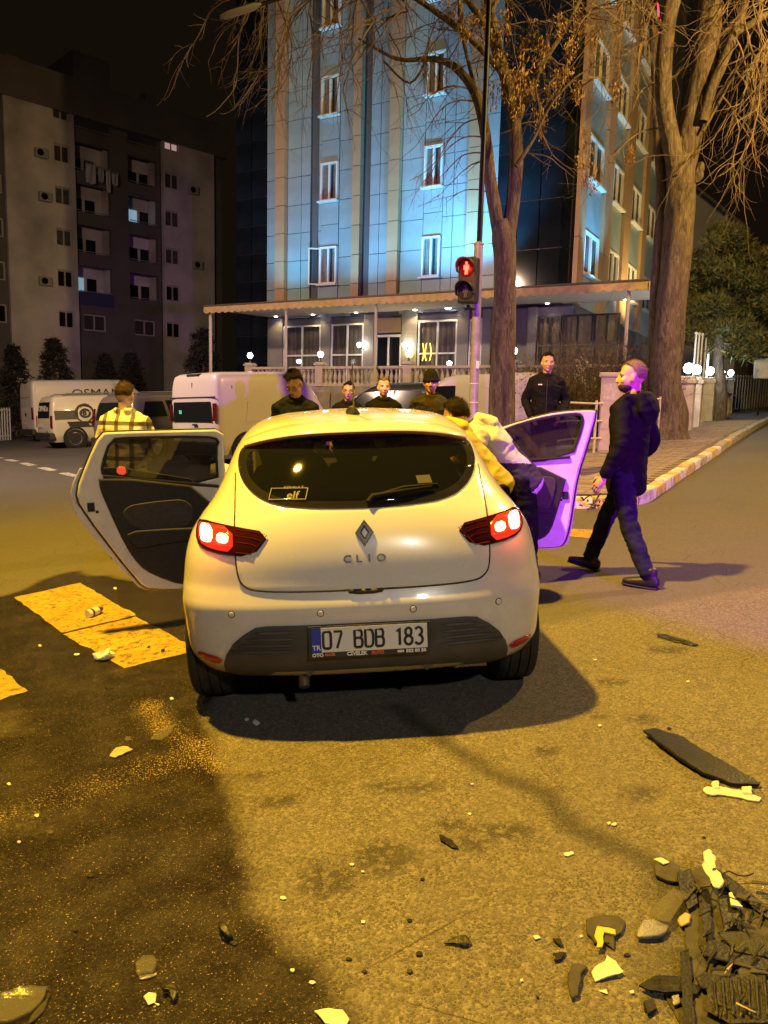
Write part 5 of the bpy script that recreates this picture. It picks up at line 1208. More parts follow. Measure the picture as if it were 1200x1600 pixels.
for k, (dz, on) in enumerate(((.175, True), (-.175, False))):
    Mf = Matrix.Translation((0, -.095, dz)) @ Matrix.Rotation(math.radians(90), 4, 'X')
    ln = MB().lathe([(.125, 0), (.125, .012), (.10, .02)], 28, 0, Mf).build('lens', mat('lens_red_off', (.10, .006, .006), .25) if on else mat('lens_dark', (.03, .03, .026), .25), hh, 50)
    v = MB(); n = 20
    for i in range(n + 1):
        a = math.radians(-25 + 230 * i / n); v.v += [(.145 * math.cos(a), -.095, dz + .145 * math.sin(a)), (.145 * math.cos(a), -.095 - .20 * (.45 + .55 * max(0, math.sin(a))), dz + .135 * math.sin(a))]
    v.f = [(2 * i, 2 * i + 1, 2 * i + 3, 2 * i + 2) for i in range(n)]; v.m = [0] * n; vo = v.build('visor', mat('visor_red', (.05, .01, .012), .5) if on else housing, hh, 60); sm = vo.modifiers.new('s', 'SOLIDIFY'); sm.thickness = .008
    man = MB(); z0 = dz
    man.lathe([(.004, -.004), (.020, -.004), (.020, .004), (.004, .004)], 14, 0, Matrix.Translation((0, -.118, z0 + .075)) @ Matrix.Rotation(math.radians(90), 4, 'X'))
    for a_, b_, r in (((0, .05), (0, -.02), .020), ((-.034, .045), (-.036, -.025), .009), ((.034, .045), (.036, -.025), .009), ((-.013, -.02), (-.014, -.095), .012), ((.013, -.02), (.014, -.095), .012)): man.tube([(a_[0], -.118, z0 + a_[1]), (b_[0], -.118, z0 + b_[1])], r, 8)
    man.build('standing_man', REDL if on else mat('man_off', (.10, .09, .06), .5), ln)
q = tlm.matrix_world @ HMx @ Vector((0, -.32, .175)); lamp('signal_glow', 'POINT', q, 3.5, (1, .05, .03), .06)
MB().tube([(hc.x, hc.y - .1, hc.z + .28), (top.x * .95, 0, hc.z + .28)], .02, 8).build('bracket', grey_pole, tlm); MB().tube([(hc.x, hc.y - .1, hc.z - .38), (top.x * .85, 0, hc.z - .42)], .025, 8).build('bracket', housing, tlm)
for z in (1.15, 1.45): MB().lathe([(.078, 0), (.078, .012)], 20, 0, Matrix.Translation((top.x * z / top.z, 0, z))).build('strap', frame_w, tlm)
box('push_button', (.02, -.09, 1.75), (.05, .05, .12), frame_w, tlm, .01)
# street lamp mast behind it with a long outreach arm
p = at(736, 700, 14.2); base = Vector((p.x, p.y, gz(p.x, p.y) + KH)); pt = at(757, 180, 14.2) - base; tip = at(344, 26, 13.6) - base; mid_ = at(470, -12, 14.0) - base
sl = thing('street_lamp', 'thin dark street lamp mast rising behind the traffic light', 'street lamp', Matrix.Translation(base)); dkp = mat('mast_dark', (.014, .013, .012), .5, metal=.4)
MB().tube([(0, 0, 0), tuple(pt), (pt.x * 1.2, pt.y, pt.z + 2.2), (pt.x * 1.1, pt.y, pt.z + 2.9)], [.06, .045, .04, .04], 12).build('mast', dkp, sl, 40)
tp = (pt.x * 1.1, pt.y, pt.z + 2.9); MB().tube([tp, tuple(mid_ + Vector((1.6, 0, .5))), tuple(mid_), tuple(tip.lerp(mid_, .45))], [.04, .035, .03, .03], 8).build('outreach_arm', dkp, sl, 40)
dv = (tip - mid_).normalized(); MB().tube([tuple(tip.lerp(mid_, .5)), tuple(tip.lerp(mid_, .4)), tuple(tip.lerp(mid_, .08)), tuple(tip)], [(.02, .04), (.05, .12), (.05, .14), (.02, .08)], 12, 0, True, None, (0, 0, 1)).build('lamp_head', mat('lamp_head', (.16, .15, .14), .5), sl, 50)
# utility cabinet
cab_m = mat('cabinet_beige', (.56, .50, .36), .55, var=.14, scale=3, bump=.05)
g = gp(962, 706, KH); M_ = T(g.x + .1, g.y + .25, gz(g.x, g.y) + KH - .04, HROT * .6)
cb = thing('utility_cabinet', 'beige metal utility cabinet on the pavement between railing and walking man', 'cabinet', M_)
box('body', (0, 0, .78), (.78, .42, 1.56), cab_m, cb, .012); box('cap', (0, 0, 1.60), (.86, .50, .09), cab_m, cb, .02); box('plinth', (0, 0, .04), (.76, .40, .10), conc, cb)
for x in (-.19, .19): box('cabinet_door', (x, -.215, 1.0), (.36, .012, 1.0), cab_m, cb, .004)
box('lower_panel', (0, -.215, .26), (.74, .012, .40), cab_m, cb, .004); box('notice', (-.2, -.224, 1.25), (.26, .004, .34), mat('faded_notice', (.62, .58, .46), .8, var=.25, scale=18), cb); box('cabinet_lock', (-.01, -.226, 1.05), (.03, .02, .08), gapm, cb)
# white tubular railing
rl = thing('railing', 'cream painted tube railing running from the standing man to the cabinet', 'railing'); rail_m = mat('railing_cream', (.62, .56, .42), .5, var=.2, scale=8)
ra, rb = gp(862, 716, KH), gp(1008, 700, KH); rb = rb + Vector((.6, 1.0, 0)); 
zt_ = [1.02, .66, .30]
def rpt(t, h): q = ra.lerp(rb, t); return Vector((q.x, q.y, gz(q.x, q.y) + KH + h))
for h in zt_: MB().tube([rpt(t, h) + Vector((0, 0, .03 * math.sin(t * 9 + h))) for t in np.linspace(-.05, 1, 12)], .021, 8).build('rail', rail_m, rl, 60)
for t_ in (0, .36, .72, 1): MB().tube([rpt(t_, -.05), rpt(t_, 1.06)], .026, 8).build('post', rail_m, rl, 60)
# stone gate piers with lamps, flagpoles, leaning chair, notice board up the side street
pier_m = mat('pier_stone', (.58, .54, .45), .8, var=.2, scale=4, bump=.2)
def pier(px, py, d, w, h, lab, lampy=True):
    p = at(px, py, d); z = gz(p.x, p.y) + KH; t = thing('gate_pier', lab, 'pier', T(p.x, p.y, z, HROT), 'stone piers along the hotel forecourt')
    box('shaft', (0, 0, h / 2 - .1), (w, w, h + .2), pier_m, t, .015); box('cap', (0, 0, h + .05), (w * 1.25, w * 1.25, .12), pier_m, t, .02); box('cap_block', (0, 0, h + .15), (w * 1.0, w * 1.0, .10), pier_m, t, .02)
    if lampy:
        MB().tube([(0, 0, h + .2), (0, 0, h + .32)], .03, 8).build('lamp_stem', frame_d, t); MB().lathe([(.06, h + .30), (.12, h + .36), (.14, h + .44), (.11, h + .53), (.04, h + .57)], 14).build('lamp_globe', mat('pier_globe', (1, 1, 1), emit=(.82, .92, 1), estr=45), t, 70)
        lamp('pier_lamp_glow', 'POINT', M0 @ Vector((0, 0, 0)) if False else Vector((p.x, p.y, z + h + .75)), 60, (.9, .95, 1), .12)
for px, d, h, lab in ((1071, 22.5, 1.35, 'stone pier with a globe lamp nearest the right tree trunk'), (1084, 24.5, 1.35, 'second stone pier with a globe lamp behind the leaning chair'), (1105, 29, 1.4, 'third stone pier with a globe lamp beside the flagpoles'), (1123, 34, 1.45, 'fourth stone pier with a globe lamp beyond the flagpoles'), (1137, 38, 1.5, 'farthest stone pier with a globe lamp up the side street')):
    pier(px, 640, d, .42, h, lab)
for i, px in enumerate((1082, 1087, 1092, 1098, 1103)):
    d = 26.0 + i * .8; p = at(px, 600, d); tp = at(px + 5, 522 + i, d)
    t = thing('flagpole', ('leftmost', 'second from left', 'middle', 'second from right', 'rightmost')[i] + ' of the five thin white flagpoles', 'flagpole', Matrix.Translation((p.x, p.y, gz(p.x, p.y) + KH)), 'thin white flagpoles on the hotel forecourt')
    hgt_ = tp.z - gz(p.x, p.y) - KH; MB().tube([(0, 0, 0), (0, 0, hgt_)], [.045, .03], 10).build('pole', frame_w, t, 60); MB().lathe([(.05, 0), (.06, .04), (.02, .08)], 10, 0, Matrix.Translation((0, 0, hgt_))).build('finial', frame_w, t, 60); MB().lathe([(.11, 0), (.11, .03)], 12).build('base', frame_w, t)
# leaning bent chair
g = gp(1066, 655, KH); t = thing('chair', 'black and metal chair tipped against the stone pier', 'chair', T(g.x, g.y, gz(g.x, g.y) + KH, .5))
cm_ = mat('chair_metal', (.45, .42, .38), .35, metal=.6); bk = mat('chair_black', (.015, .015, .018), .6)
for s in (-.25, .25): MB().tube([(s, -.28, 0), (s, -.26, .45), (s, .18, .50), (s, .30, .98)], .016, 8).build('leg', cm_, t, 60); MB().tube([(s, .30, 0), (s, .16, .48)], .016, 8).build('leg', cm_, t, 60)
o = MB().tube([(0, .20, .50), (0, .27, .72), (0, .32, .98)], [(.02, .22), (.025, .27), (.02, .20)], 14, 0, True, None, (0, 1, 0)).build('backrest', bk, t, 60); o = MB().box((0, -.04, .48), (.52, .48, .06)).build('seat', bk, t, None, .02)
# barrel planter and notice board
g = gp(1126, 652, KH); t = thing('barrel_planter', 'pale ribbed stone planter beside the pavement up the street', 'planter', Matrix.Translation((g.x, g.y, gz(g.x, g.y) + KH))); MB().lathe([(.26, 0), (.34, .15), (.36, .5), (.30, .85), (.36, .95), (.36, 1.0), (.28, 1.0), (.26, .9)], 18).build('pot', pier_m, t, 30); MB().lathe([(.27, .9), (.2, 1.05), (.05, 1.12)], 12).build('soil', mat('planter_soil', (.05, .04, .03), .9), t)
p = at(1187, 610, 34); t = thing('notice_board', 'small pale notice board on a post far up the street', 'sign', T(p.x, p.y, gz(p.x, p.y), -.3)); MB().tube([(0, 0, 0), (0, 0, 2.2)], .04, 8).build('post', dkp, t); box('board', (0, -.05, 2.15), (.62, .05, .85), mat('board_pale', (.6, .56, .46), .6, var=.2, scale=9), t)
# red neon sign high between the right tree limbs
p = at(1028, 30, 22.0); t = thing('neon_sign', 'glowing red neon sign high up between the limbs of the right tree', 'sign', T(p.x, p.y, p.z - .5, -.5)); NR_ = mat('neon_red', (1, .05, .08), emit=(1, .015, .05), estr=7)
MB().tube([(.10 * math.sin(2 * math.pi * s_) * (1 - .3 * s_) + .04 * s_ - .1, 0, .95 - .5 * (1 - math.cos(2 * math.pi * s_)) * .8) for s_ in np.linspace(0, 1, 24)], .022, 8).build('tube', NR_, t, 60); MB().tube([(.02 + .07 * math.sin(2 * math.pi * s_), -.02, .48 - .2 * (1 - math.cos(2 * math.pi * s_)) * .9) for s_ in np.linspace(0, 1, 20)], .02, 8).build('tube', NR_, t, 60)
box('bracket', (-.05, .08, .6), (.05, .12, 1.2), dkp, t); lamp('neon_glow', 'POINT', (p.x, p.y - .4, p.z), 14, (1, .04, .05), .15)
# iron fence at the far left edge
t = thing('iron_fence', 'pale upright bar fence at the far left edge beside the tall van', 'fence'); fa, fbb = at(-30, 668, 34.5), at(16, 668, 36)
for i in range(12):
    q = fa.lerp(fbb, i / 11); z = gz(q.x, q.y); MB().tube([(q.x, q.y, z), (q.x, q.y, z + 1.5)], .03, 6).build('bar', frame_w, t)
for h in (.2, 1.4): MB().tube([(fa.x, fa.y, gz(fa.x, fa.y) + h), (fbb.x, fbb.y, gz(fbb.x, fbb.y) + h)], .035, 6).build('rail', frame_w, t)

# dark hedge and pale bar fence closing the view up the side street
t = thing('forecourt_fence', 'dark upright bar fence far up the side street below the pine', 'fence'); fa, fbb = at(1108, 612, 37), at(1215, 610, 44)
fm_ = mat('fence_dull', (.16, .14, .11), .6)
for i in range(26):
    q = fa.lerp(fbb, i / 25); z = gz(q.x, q.y); MB().tube([(q.x, q.y, z), (q.x, q.y, z + 2.0)], .03, 6).build('bar', fm_, t)
for h in (.25, 1.85): MB().tube([(fa.x, fa.y, gz(fa.x, fa.y) + h), (fbb.x, fbb.y, gz(fbb.x, fbb.y) + h)], .04, 6).build('rail', fm_, t)
t = thing('garden_wall', 'low pale garden wall far up the side street', 'wall'); wm_ = mat('garden_wall', (.22, .20, .16), .9, var=.3, scale=2, bump=.2)
for i in range(6):
    a, b_ = fa.lerp(fbb, i / 6) + Vector((.2, .5, 0)), fa.lerp(fbb, (i + 1) / 6) + Vector((.2, .5, 0)); z = gz(a.x, a.y); d = (b_ - a); M = T((a.x + b_.x) / 2, (a.y + b_.y) / 2, z + .45, math.atan2(d.y, d.x)); MB().box((0, 0, 0), (Vector((d.x, d.y)).length - .02, .25, 1.1), 0, M).build('wall_block', wm_, t)
# ================================================================== TREES AND SHRUBS
def catmull(pts, step):
    P = [Vector(p[:3]) for p in pts]; Rr = [p[3] for p in pts]; out = []; n = len(P)
    for i in range(n - 1):
        p0, p1, p2, p3 = P[max(i - 1, 0)], P[i], P[i + 1], P[min(i + 2, n - 1)]; k = max(1, int((p2 - p1).length / step))
        for j in range(k):
            t = j / k; q = .5 * ((2 * p1) + (p2 - p0) * t + (2 * p0 - 5 * p1 + 4 * p2 - p3) * t * t + (3 * p1 - p0 - 3 * p2 + p3) * t ** 3); out.append((q, Rr[i] + (Rr[i + 1] - Rr[i]) * t))
    out.append((P[-1], Rr[-1])); return out
BK = NT('bark')
vv = BK.scaled(9, 9, 2.0); n1 = BK.noise(1.0, 7, vv, .68, 1.4); vv2 = BK.scaled(26, 26, 5.0); n2 = BK.noise(1.0, 4, vv2, .6)
bc = BK.mix(BK.mp(n1, .36, .62), (.055, .038, .026), (.185, .140, .095)); bc = BK.mix(BK.mp(n2, .60, .68, 0, .6), bc, (.32, .25, .17)); BK.lk(bc, BK.b.inputs['Base Color']); BK.b.inputs['Roughness'].default_value = .88
BK.bump(BK.math('ADD', n1, BK.math('MULTIPLY', n2, .4)), 1.0, .06)
twig_m = mat('twig_bark', (.21, .145, .085), .8, var=.35, scale=5); seed_m = mat('dry_seeds', (.42, .26, .09), .8, var=.5, scale=25)
def bark_tube(b, pts, step=.12, n=18, wob=.07, seed=0):
    path = catmull(pts, step); P = []; 
    ups = None; base = len(b.v)
    for i, (q, r) in enumerate(path):
        t = (path[min(i + 1, len(path) - 1)][0] - path[max(i - 1, 0)][0]).normalized()
        if ups is None: ups = t.orthogonal().normalized()
        ups = (ups - t * ups.dot(t)).normalized(); bi = t.cross(ups)
        for k in range(n):
            a = 2 * math.pi * k / n; d = ups * math.cos(a) + bi * math.sin(a)
            rr = r * (1 + wob * noise.noise(Vector((d.x * 1.6 + seed, d.y * 1.6, q.z * 1.3))) + wob * .8 * noise.noise(Vector((d.x * 5, d.y * 5 + seed, q.z * .8)))); b.v.append(tuple(q + d * rr))
    for i in range(len(path) - 1):
        for k in range(n): a, e = base + i * n + k, base + i * n + (k + 1) % n; b.f.append((a, e, e + n, a + n)); b.m.append(0)
def px_path(rows, d): return [(*at(r[0], r[1], d + (r[3] if len(r) > 3 else 0)), r[2]) for r in rows]
def twig(b, p, v, L, r, rng, depth, droop=.9, curl=1.6, seeds=None):
    n = max(5, int(L / .11)); st = L / n; pts = [p.copy()]; v = v.normalized(); ax = Vector((rng.uniform(-1, 1), rng.uniform(-1, 1), rng.uniform(-.3, .3)))
    for i in range(n):
        f = i / n; g = -droop if f < .55 else curl * (f - .4)
        v = (v + Vector((0, 0, g)) * st + ax * st * rng.uniform(-.9, 1.3) + Vector((rng.gauss(0, 1), rng.gauss(0, 1), rng.gauss(0, 1))) * .09).normalized()
        p = p + v * st; pts.append(p.copy())
        if depth and rng.random() < .30:
            w = (v + Vector((rng.gauss(0, 1), rng.gauss(0, 1), rng.gauss(0, .7))) * .75).normalized(); twig(b, p, w, L * rng.uniform(.28, .55), r * .6 * (1 - .4 * f), rng, depth - 1, droop, curl)
    b.tube(pts, [r * (1 - .72 * i / n) for i in range(n + 1)], 5 if r > .009 else 4, 0, False)
def cluster_mesh(seed):
    rng = random.Random(seed); b = MB()
    for _ in range(85):
        while True:
            c = Vector((rng.uniform(-1, 1), rng.uniform(-1, 1), rng.uniform(-1, 1)))
            if c.length < 1: break
        c = Vector((c.x * .13, c.y * .13, c.z * .20 - .16)); a = rng.uniform(0, 6.28); t = Vector((math.cos(a), math.sin(a), 0)); dn = Vector((rng.gauss(0, .35), rng.gauss(0, .35), -1)).normalized(); w, L = .010, rng.uniform(.035, .055)
        b.add([c - t * w * .4, c + t * w * .4, c + dn * L * .6 + t * w, c + dn * L, c + dn * L * .6 - t * w], [(0, 1, 2, 3, 4)])
    for _ in range(6): b.tube([(0, 0, 0), (rng.uniform(-.06, .06), rng.uniform(-.06, .06), -.15), (rng.uniform(-.1, .1), rng.uniform(-.1, .1), -.3)], .003, 4)
    me = b.mesh('seed_cluster'); me.materials.append(seed_m); return me
CLM = [cluster_mesh(s) for s in range(4)]
def add_clusters(t, lst, d, rng, inv):
    for (px, py, s) in lst:
        o = bpy.data.objects.new('seed_cluster', CLM[rng.randrange(4)]); COL.objects.link(o); o.parent = t
        o.location = inv @ at(px, py - 4, d + rng.uniform(-.8, .8)); s *= 1.35; o.scale = (s, s, s * rng.uniform(.9, 1.3)); o.rotation_euler = (rng.uniform(-.3, .3), rng.uniform(-.3, .3), rng.uniform(0, 6))
# --- left tree by the traffic light
D1 = 16.2; g = at(783, 700, D1); tz = gz(g.x, g.y) + KH; base = Vector((g.x, g.y, tz))
tr1 = thing('ash_tree', 'bare forked tree with hanging seed clusters beside the traffic light', 'tree', Matrix.Translation(base))
b = MB()
L1 = [[(*(base + Vector((0, 0, -.1))), .37), (*(base + Vector((0, 0, .25))), .30)] + px_path([(785, 600, .265), (786, 520, .25), (790, 430, .225), (787, 372, .245), (783, 345, .17)], D1),
      px_path([(786, 395, .15), (775, 335, .135), (766, 280, .12), (759, 215, .11), (748, 160, .10), (728, 122, .085), (700, 98, .07), (668, 92, .05), (620, 92, .035), (560, 60, .02)], D1),
      px_path([(789, 395, .16), (801, 320, .145), (806, 250, .14), (803, 185, .13), (793, 130, .12), (775, 70, .11), (765, 10, .10), (756, -70, .09), (745, -160, .07)], D1),
      px_path([(804, 200, .10), (822, 150, .08), (850, 95, .065), (885, 40, .05), (915, -20, .04)], D1), px_path([(790, 120, .07), (745, 70, .06), (690, 25, .055), (620, -20, .045), (540, -50, .04), (450, -50, .03)], D1 - .6),
      px_path([(770, 60, .06), (730, 0, .06), (680, -60, .05)], D1 - .3), px_path([(748, 160, .045), (735, 110, .04), (720, 40, .035), (716, -30, .03)], D1 + .4), px_path([(766, 20, .05), (800, -40, .045), (850, -80, .04)], D1 - .4),
      px_path([(806, 260, .05), (835, 215, .03), (860, 165, .025), (900, 120, .02), (940, 100, .012)], D1 - .5), px_path([(668, 92, .03), (640, 130, .02), (600, 96, .02)], D1)]
for i, l in enumerate(L1): bark_tube(b, l, .14, 18 if i < 3 else 10, .08, i * 3.7)
b.v = [tuple(Vector(v) - base) for v in b.v]; b.build('trunk', BK.m, tr1, 60)
rng = random.Random(21); tw = MB()
for _ in range(36): px = rng.uniform(390, 640); twig(tw, at(px, rng.uniform(-70, 25), D1 - .6 + rng.uniform(-.8, .8)), Vector((rng.uniform(-1, .6), rng.uniform(-.5, .5), rng.uniform(-.5, .3))), rng.uniform(1.2, 2.5), rng.uniform(.012, .020), rng, 2, 1.4, 3.0)
for _ in range(30): px = rng.uniform(600, 760); twig(tw, at(px, rng.uniform(-60, 60), D1 + rng.uniform(-.8, .6)), Vector((rng.uniform(-1, 1), rng.uniform(-.5, .5), rng.uniform(-.6, .4))), rng.uniform(1.0, 2.2), rng.uniform(.010, .017), rng, 2, 1.0, 2.0)
for _ in range(42): px = rng.uniform(760, 940); twig(tw, at(px, rng.uniform(-60, 130), D1 + rng.uniform(-.9, .6)), Vector((rng.uniform(-.8, 1), rng.uniform(-.5, .5), rng.uniform(-.6, .4))), rng.uniform(.9, 1.9), rng.uniform(.009, .016), rng, 2, .8, 1.8)
for px, py, vx, L in ((757, 240, -1, 1.5), (762, 250, -1, 1.3), (766, 300, -.9, 1.1), (752, 185, -1, 1.9), (745, 160, -.8, 1.6), (808, 240, 1, 1.3), (805, 190, 1, 1.7), (760, 215, -1, 1.7), (740, 140, -.9, 1.8)): twig(tw, at(px, py, D1), Vector((vx, rng.uniform(-.3, .3), .1)), L, .016, rng, 2, 1.3, 1.5)
tw.v = [tuple(Vector(v) - base) for v in tw.v]; tag(tw.build('twigs', twig_m, tr1), kind='stuff')
inv = Matrix.Translation(-base)
add_clusters(tr1, [(666, 92, .9), (722, 8, 1.0), (740, 22, 1.0), (766, 40, 1.0), (778, 82, 1.1), (797, 112, 1.2), (818, 92, 1.2), (776, 128, .9), (806, 142, 1.1), (822, 118, 1.1), (848, 62, 1.1), (872, 24, 1.2), (886, 98, 1.2), (903, 128, .9), (835, 35, 1.1), (858, 132, 1.0), (790, 20, 1.1), (915, 232, 1.0), (917, 252, 1.15), (913, 205, .8), (850, 180, .8), (932, 52, .9), (958, 128, .9), (987, 228, .7), (812, 60, 1.1), (895, 62, 1.0), (700, 0, .9), (760, 0, 1.0), (905, 15, 1.0), (870, 110, 1.0), (838, 150, .9)], D1 - .3, rng, inv)
# --- right tree: thick double trunk
D2 = 19.0; g = at(1043, 692, D2); base = Vector((g.x, g.y, gz(g.x, g.y) + KH))
tr2 = thing('plane_tree', 'thick forked tree trunk with rough bark at the right behind the walking man', 'tree', Matrix.Translation(base))
b = MB()
L2 = [[(*(base + Vector((0, 0, -.1))), .60), (*(base + Vector((0, 0, .2))), .47), (*(base + Vector((.02, 0, .6))), .42)] + px_path([(1040, 600, .37), (1046, 500, .345), (1056, 400, .335), (1064, 310, .335), (1065, 255, .33), (1066, 240, .26)], D2),
      px_path([(1066, 275, .26), (1082, 190, .295), (1097, 125, .285), (1106, 60, .27), (1110, 0, .26), (1112, -80, .24), (1112, -180, .2)], D2), px_path([(1060, 275, .22), (1045, 205, .20), (1037, 150, .185), (1038, 90, .18), (1045, 30, .175), (1058, -40, .2), (1066, -120, .16)], D2 - .1),
      px_path([(1098, 190, .11), (1112, 140, .115), (1127, 105, .115), (1140, 72, .11), (1153, 38, .10), (1163, 8, .09), (1172, -40, .07)], D2 - .4), px_path([(1147, 52, .08), (1172, 38, .075), (1200, 22, .07), (1250, 5, .05), (1310, -30, .03)], D2 - .5),
      px_path([(1020, 640, .12), (1021, 560, .12), (1023, 470, .125), (1030, 380, .13), (1033, 300, .12), (1029, 220, .12), (1026, 140, .115), (1022, 60, .11), (1018, -40, .09)], D2 + .55), px_path([(1098, 205, .04), (1128, 152, .03), (1158, 92, .025), (1185, 20, .02), (1200, -30, .015)], D2 - .4),
      px_path([(1165, 0, .06), (1190, -50, .05), (1240, -90, .04)], D2 - .5), px_path([(1040, 60, .07), (1020, 20, .06), (990, -30, .05)], D2)]
for i, l in enumerate(L2): bark_tube(b, l, .14, 26 if i < 3 else 12, .09, 40 + i * 3.7)
for k, (px, py, r) in enumerate(((1094, 262, .10), (1092, 275, .13), (1062, 222, .06))): 
    c = at(px, py, D2 - .15); bark_tube(b, [(*(c + Vector((-.1, 0, -.12))), r * .5), (*c, r), (*(c + Vector((.02, 0, .12))), r * .5)], .05, 10, .3, k)
b.v = [tuple(Vector(v) - base) for v in b.v]; b.build('trunk', BK.m, tr2, 60)
tw = MB(); rng = random.Random(5)
for _ in range(34): px = rng.uniform(1140, 1290); twig(tw, at(px, rng.uniform(-60, 120), D2 - .5 + rng.uniform(-1, 1)), Vector((rng.uniform(-.9, .6), rng.uniform(-.5, .5), rng.uniform(-.7, .2))), rng.uniform(1.3, 3.2), rng.uniform(.012, .022), rng, 2, 1.0, 1.8)
for px, py, vx, L in ((1163, 30, .3, 4.6), (1185, 25, .1, 4.0), (1150, 60, .5, 3.6), (1128, 150, .6, 2.4), (1150, 110, .7, 2.6), (1215, 40, -.4, 4.0)): twig(tw, at(px, py, D2 - .6), Vector((vx, 0, -.6)), L, .02, rng, 1, .7, 1.2)
for _ in range(20): px = rng.uniform(930, 1030); twig(tw, at(px, rng.uniform(-60, 40), D2 - 1 + rng.uniform(-.6, .6)), Vector((rng.uniform(-1, .5), rng.uniform(-.5, .5), rng.uniform(-.8, .1))), rng.uniform(1.2, 2.8), rng.uniform(.012, .02), rng, 2, 1.0, 1.6)
for px, py, vx in ((1022, 60, -.8), (1024, 130, -.9), (1028, 200, -.9)): twig(tw, at(px, py, D2 + .2), Vector((vx, -.2, -.3)), 2.2, .018, rng, 2, .9, 1.6)
tw.v = [tuple(Vector(v) - base) for v in tw.v]; tag(tw.build('twigs', twig_m, tr2), kind='stuff')
# --- leaf-cloud helper
def leaf_cloud(b, c, rad, n, size, rng, up=.2, flat=1.0):
    for _ in range(n):
        while True:
            q = Vector((rng.uniform(-1, 1), rng.uniform(-1, 1), rng.uniform(-1, 1)))
            if .25 < q.length < 1: break
        p = c + Vector((q.x * rad, q.y * rad, q.z * rad * flat)); d = (q + Vector((rng.gauss(0, .6), rng.gauss(0, .6), rng.gauss(0, .5) + up))).normalized(); t = d.orthogonal().normalized(); t = Matrix.Rotation(rng.uniform(0, 6.28), 3, d) @ t; s = size * rng.uniform(.6, 1.4)
        b.add([p - t * s * .16, p + t * s * .16, p + d * s], [(0, 1, 2)])
pine_leaf = mat('pine_needles', (.13, .135, .04), .8, var=.55, scale=3); dark_leaf = mat('dark_needles', (.028, .030, .018), .85, var=.5, scale=3)
rng = random.Random(17); DP = 30.0; g = at(1124, 640, DP); base = Vector((g.x, g.y, gz(g.x, g.y)))
pn = thing('pine_tree', 'broad olive green pine tree at the right edge behind the flagpoles', 'tree', Matrix.Translation(base))
b = MB(); bark_tube(b, [(0, 0, -.1, .30), (.05, 0, 1.0, .22)] + [(*(at(px, py, DP) - base), r) for px, py, r in ((1122, 560, .2), (1126, 500, .17), (1132, 430, .12), (1138, 370, .06))], .3, 12, .08); b.build('trunk', BK.m, pn, 60)
cr = MB()
crown = [(1140, 360, 1.0), (1118, 385, 1.0), (1160, 385, 1.1), (1098, 410, 1.0), (1135, 405, 1.2), (1175, 415, 1.2), (1085, 445, 1.0), (1115, 440, 1.2), (1150, 445, 1.2), (1190, 445, 1.1), (1078, 480, .95), (1105, 475, 1.2), (1140, 480, 1.2), (1175, 480, 1.2), (1205, 480, 1.1), (1088, 510, .9), (1120, 512, 1.1), (1155, 515, 1.1), (1190, 515, 1.1), (1100, 535, .8), (1170, 540, .9), (1200, 540, .9)]
for px, py, r in crown:
    for k in range(6):
        c = at(px + rng.gauss(0, 11), py + rng.gauss(0, 10), DP + rng.uniform(-1.8, 1.8)) - base; leaf_cloud(cr, c, rng.uniform(.28, .5) * r, 120, .22, rng, .5, .7)
tag(cr.build('crown', pine_leaf, pn), kind='stuff')
lb = MB()
for px, py, r in crown[::2]: e = at(px, py, DP) - base; m_ = at(1128, min(560, py + 50), DP) - base; bark_tube(lb, [(*m_, .06), (*(m_.lerp(e, .5) + Vector((0, 0, .15))), .045), (*e, .02)], .3, 6)
lb.build('limbs', BK.m, pn, 60)
# --- leafless hedge shrubs below the terrace
shr_m = mat('shrub_leaf', (.105, .082, .034), .85, var=.5, scale=9)
for k, (px, py, d, w, h, lab) in enumerate(((835, 650, 19.2, 1.0, 1.9, 'brown twiggy shrub left of the standing man'), (910, 650, 19.6, 1.5, 2.5, 'large brown twiggy shrub behind the standing man'), (975, 650, 20.4, 1.3, 2.4, 'brown twiggy shrub behind the utility cabinet'))):
    p = at(px, py, d); base = Vector((p.x, p.y, gz(p.x, p.y))); t = thing('shrub', lab, 'shrub', Matrix.Translation(base), 'twiggy shrubs below the hotel terrace'); rng = random.Random(60 + k); b = MB(); lf = MB()
    for _ in range(95):
        a = rng.uniform(0, 6.28); v = Vector((math.cos(a) * rng.uniform(.1, .8), math.sin(a) * rng.uniform(.1, .6), 1)); st_ = Vector((rng.uniform(-w, w) * .6, rng.uniform(-.5, .5), rng.uniform(0, .5))); twig(b, st_, v, h * rng.uniform(.6, 1.05), .012, rng, 2, -.1, .2)
    for _ in range(46): leaf_cloud(lf, Vector((rng.gauss(0, w * .5), rng.gauss(0, .4), rng.uniform(.25, .95) * h)), .38, 42, .085, rng, .2)
    tag(b.build('branches', mat('shrub_twig', (.11, .075, .045), .85), t), kind='stuff'); tag(lf.build('foliage', shr_m, t), kind='stuff')
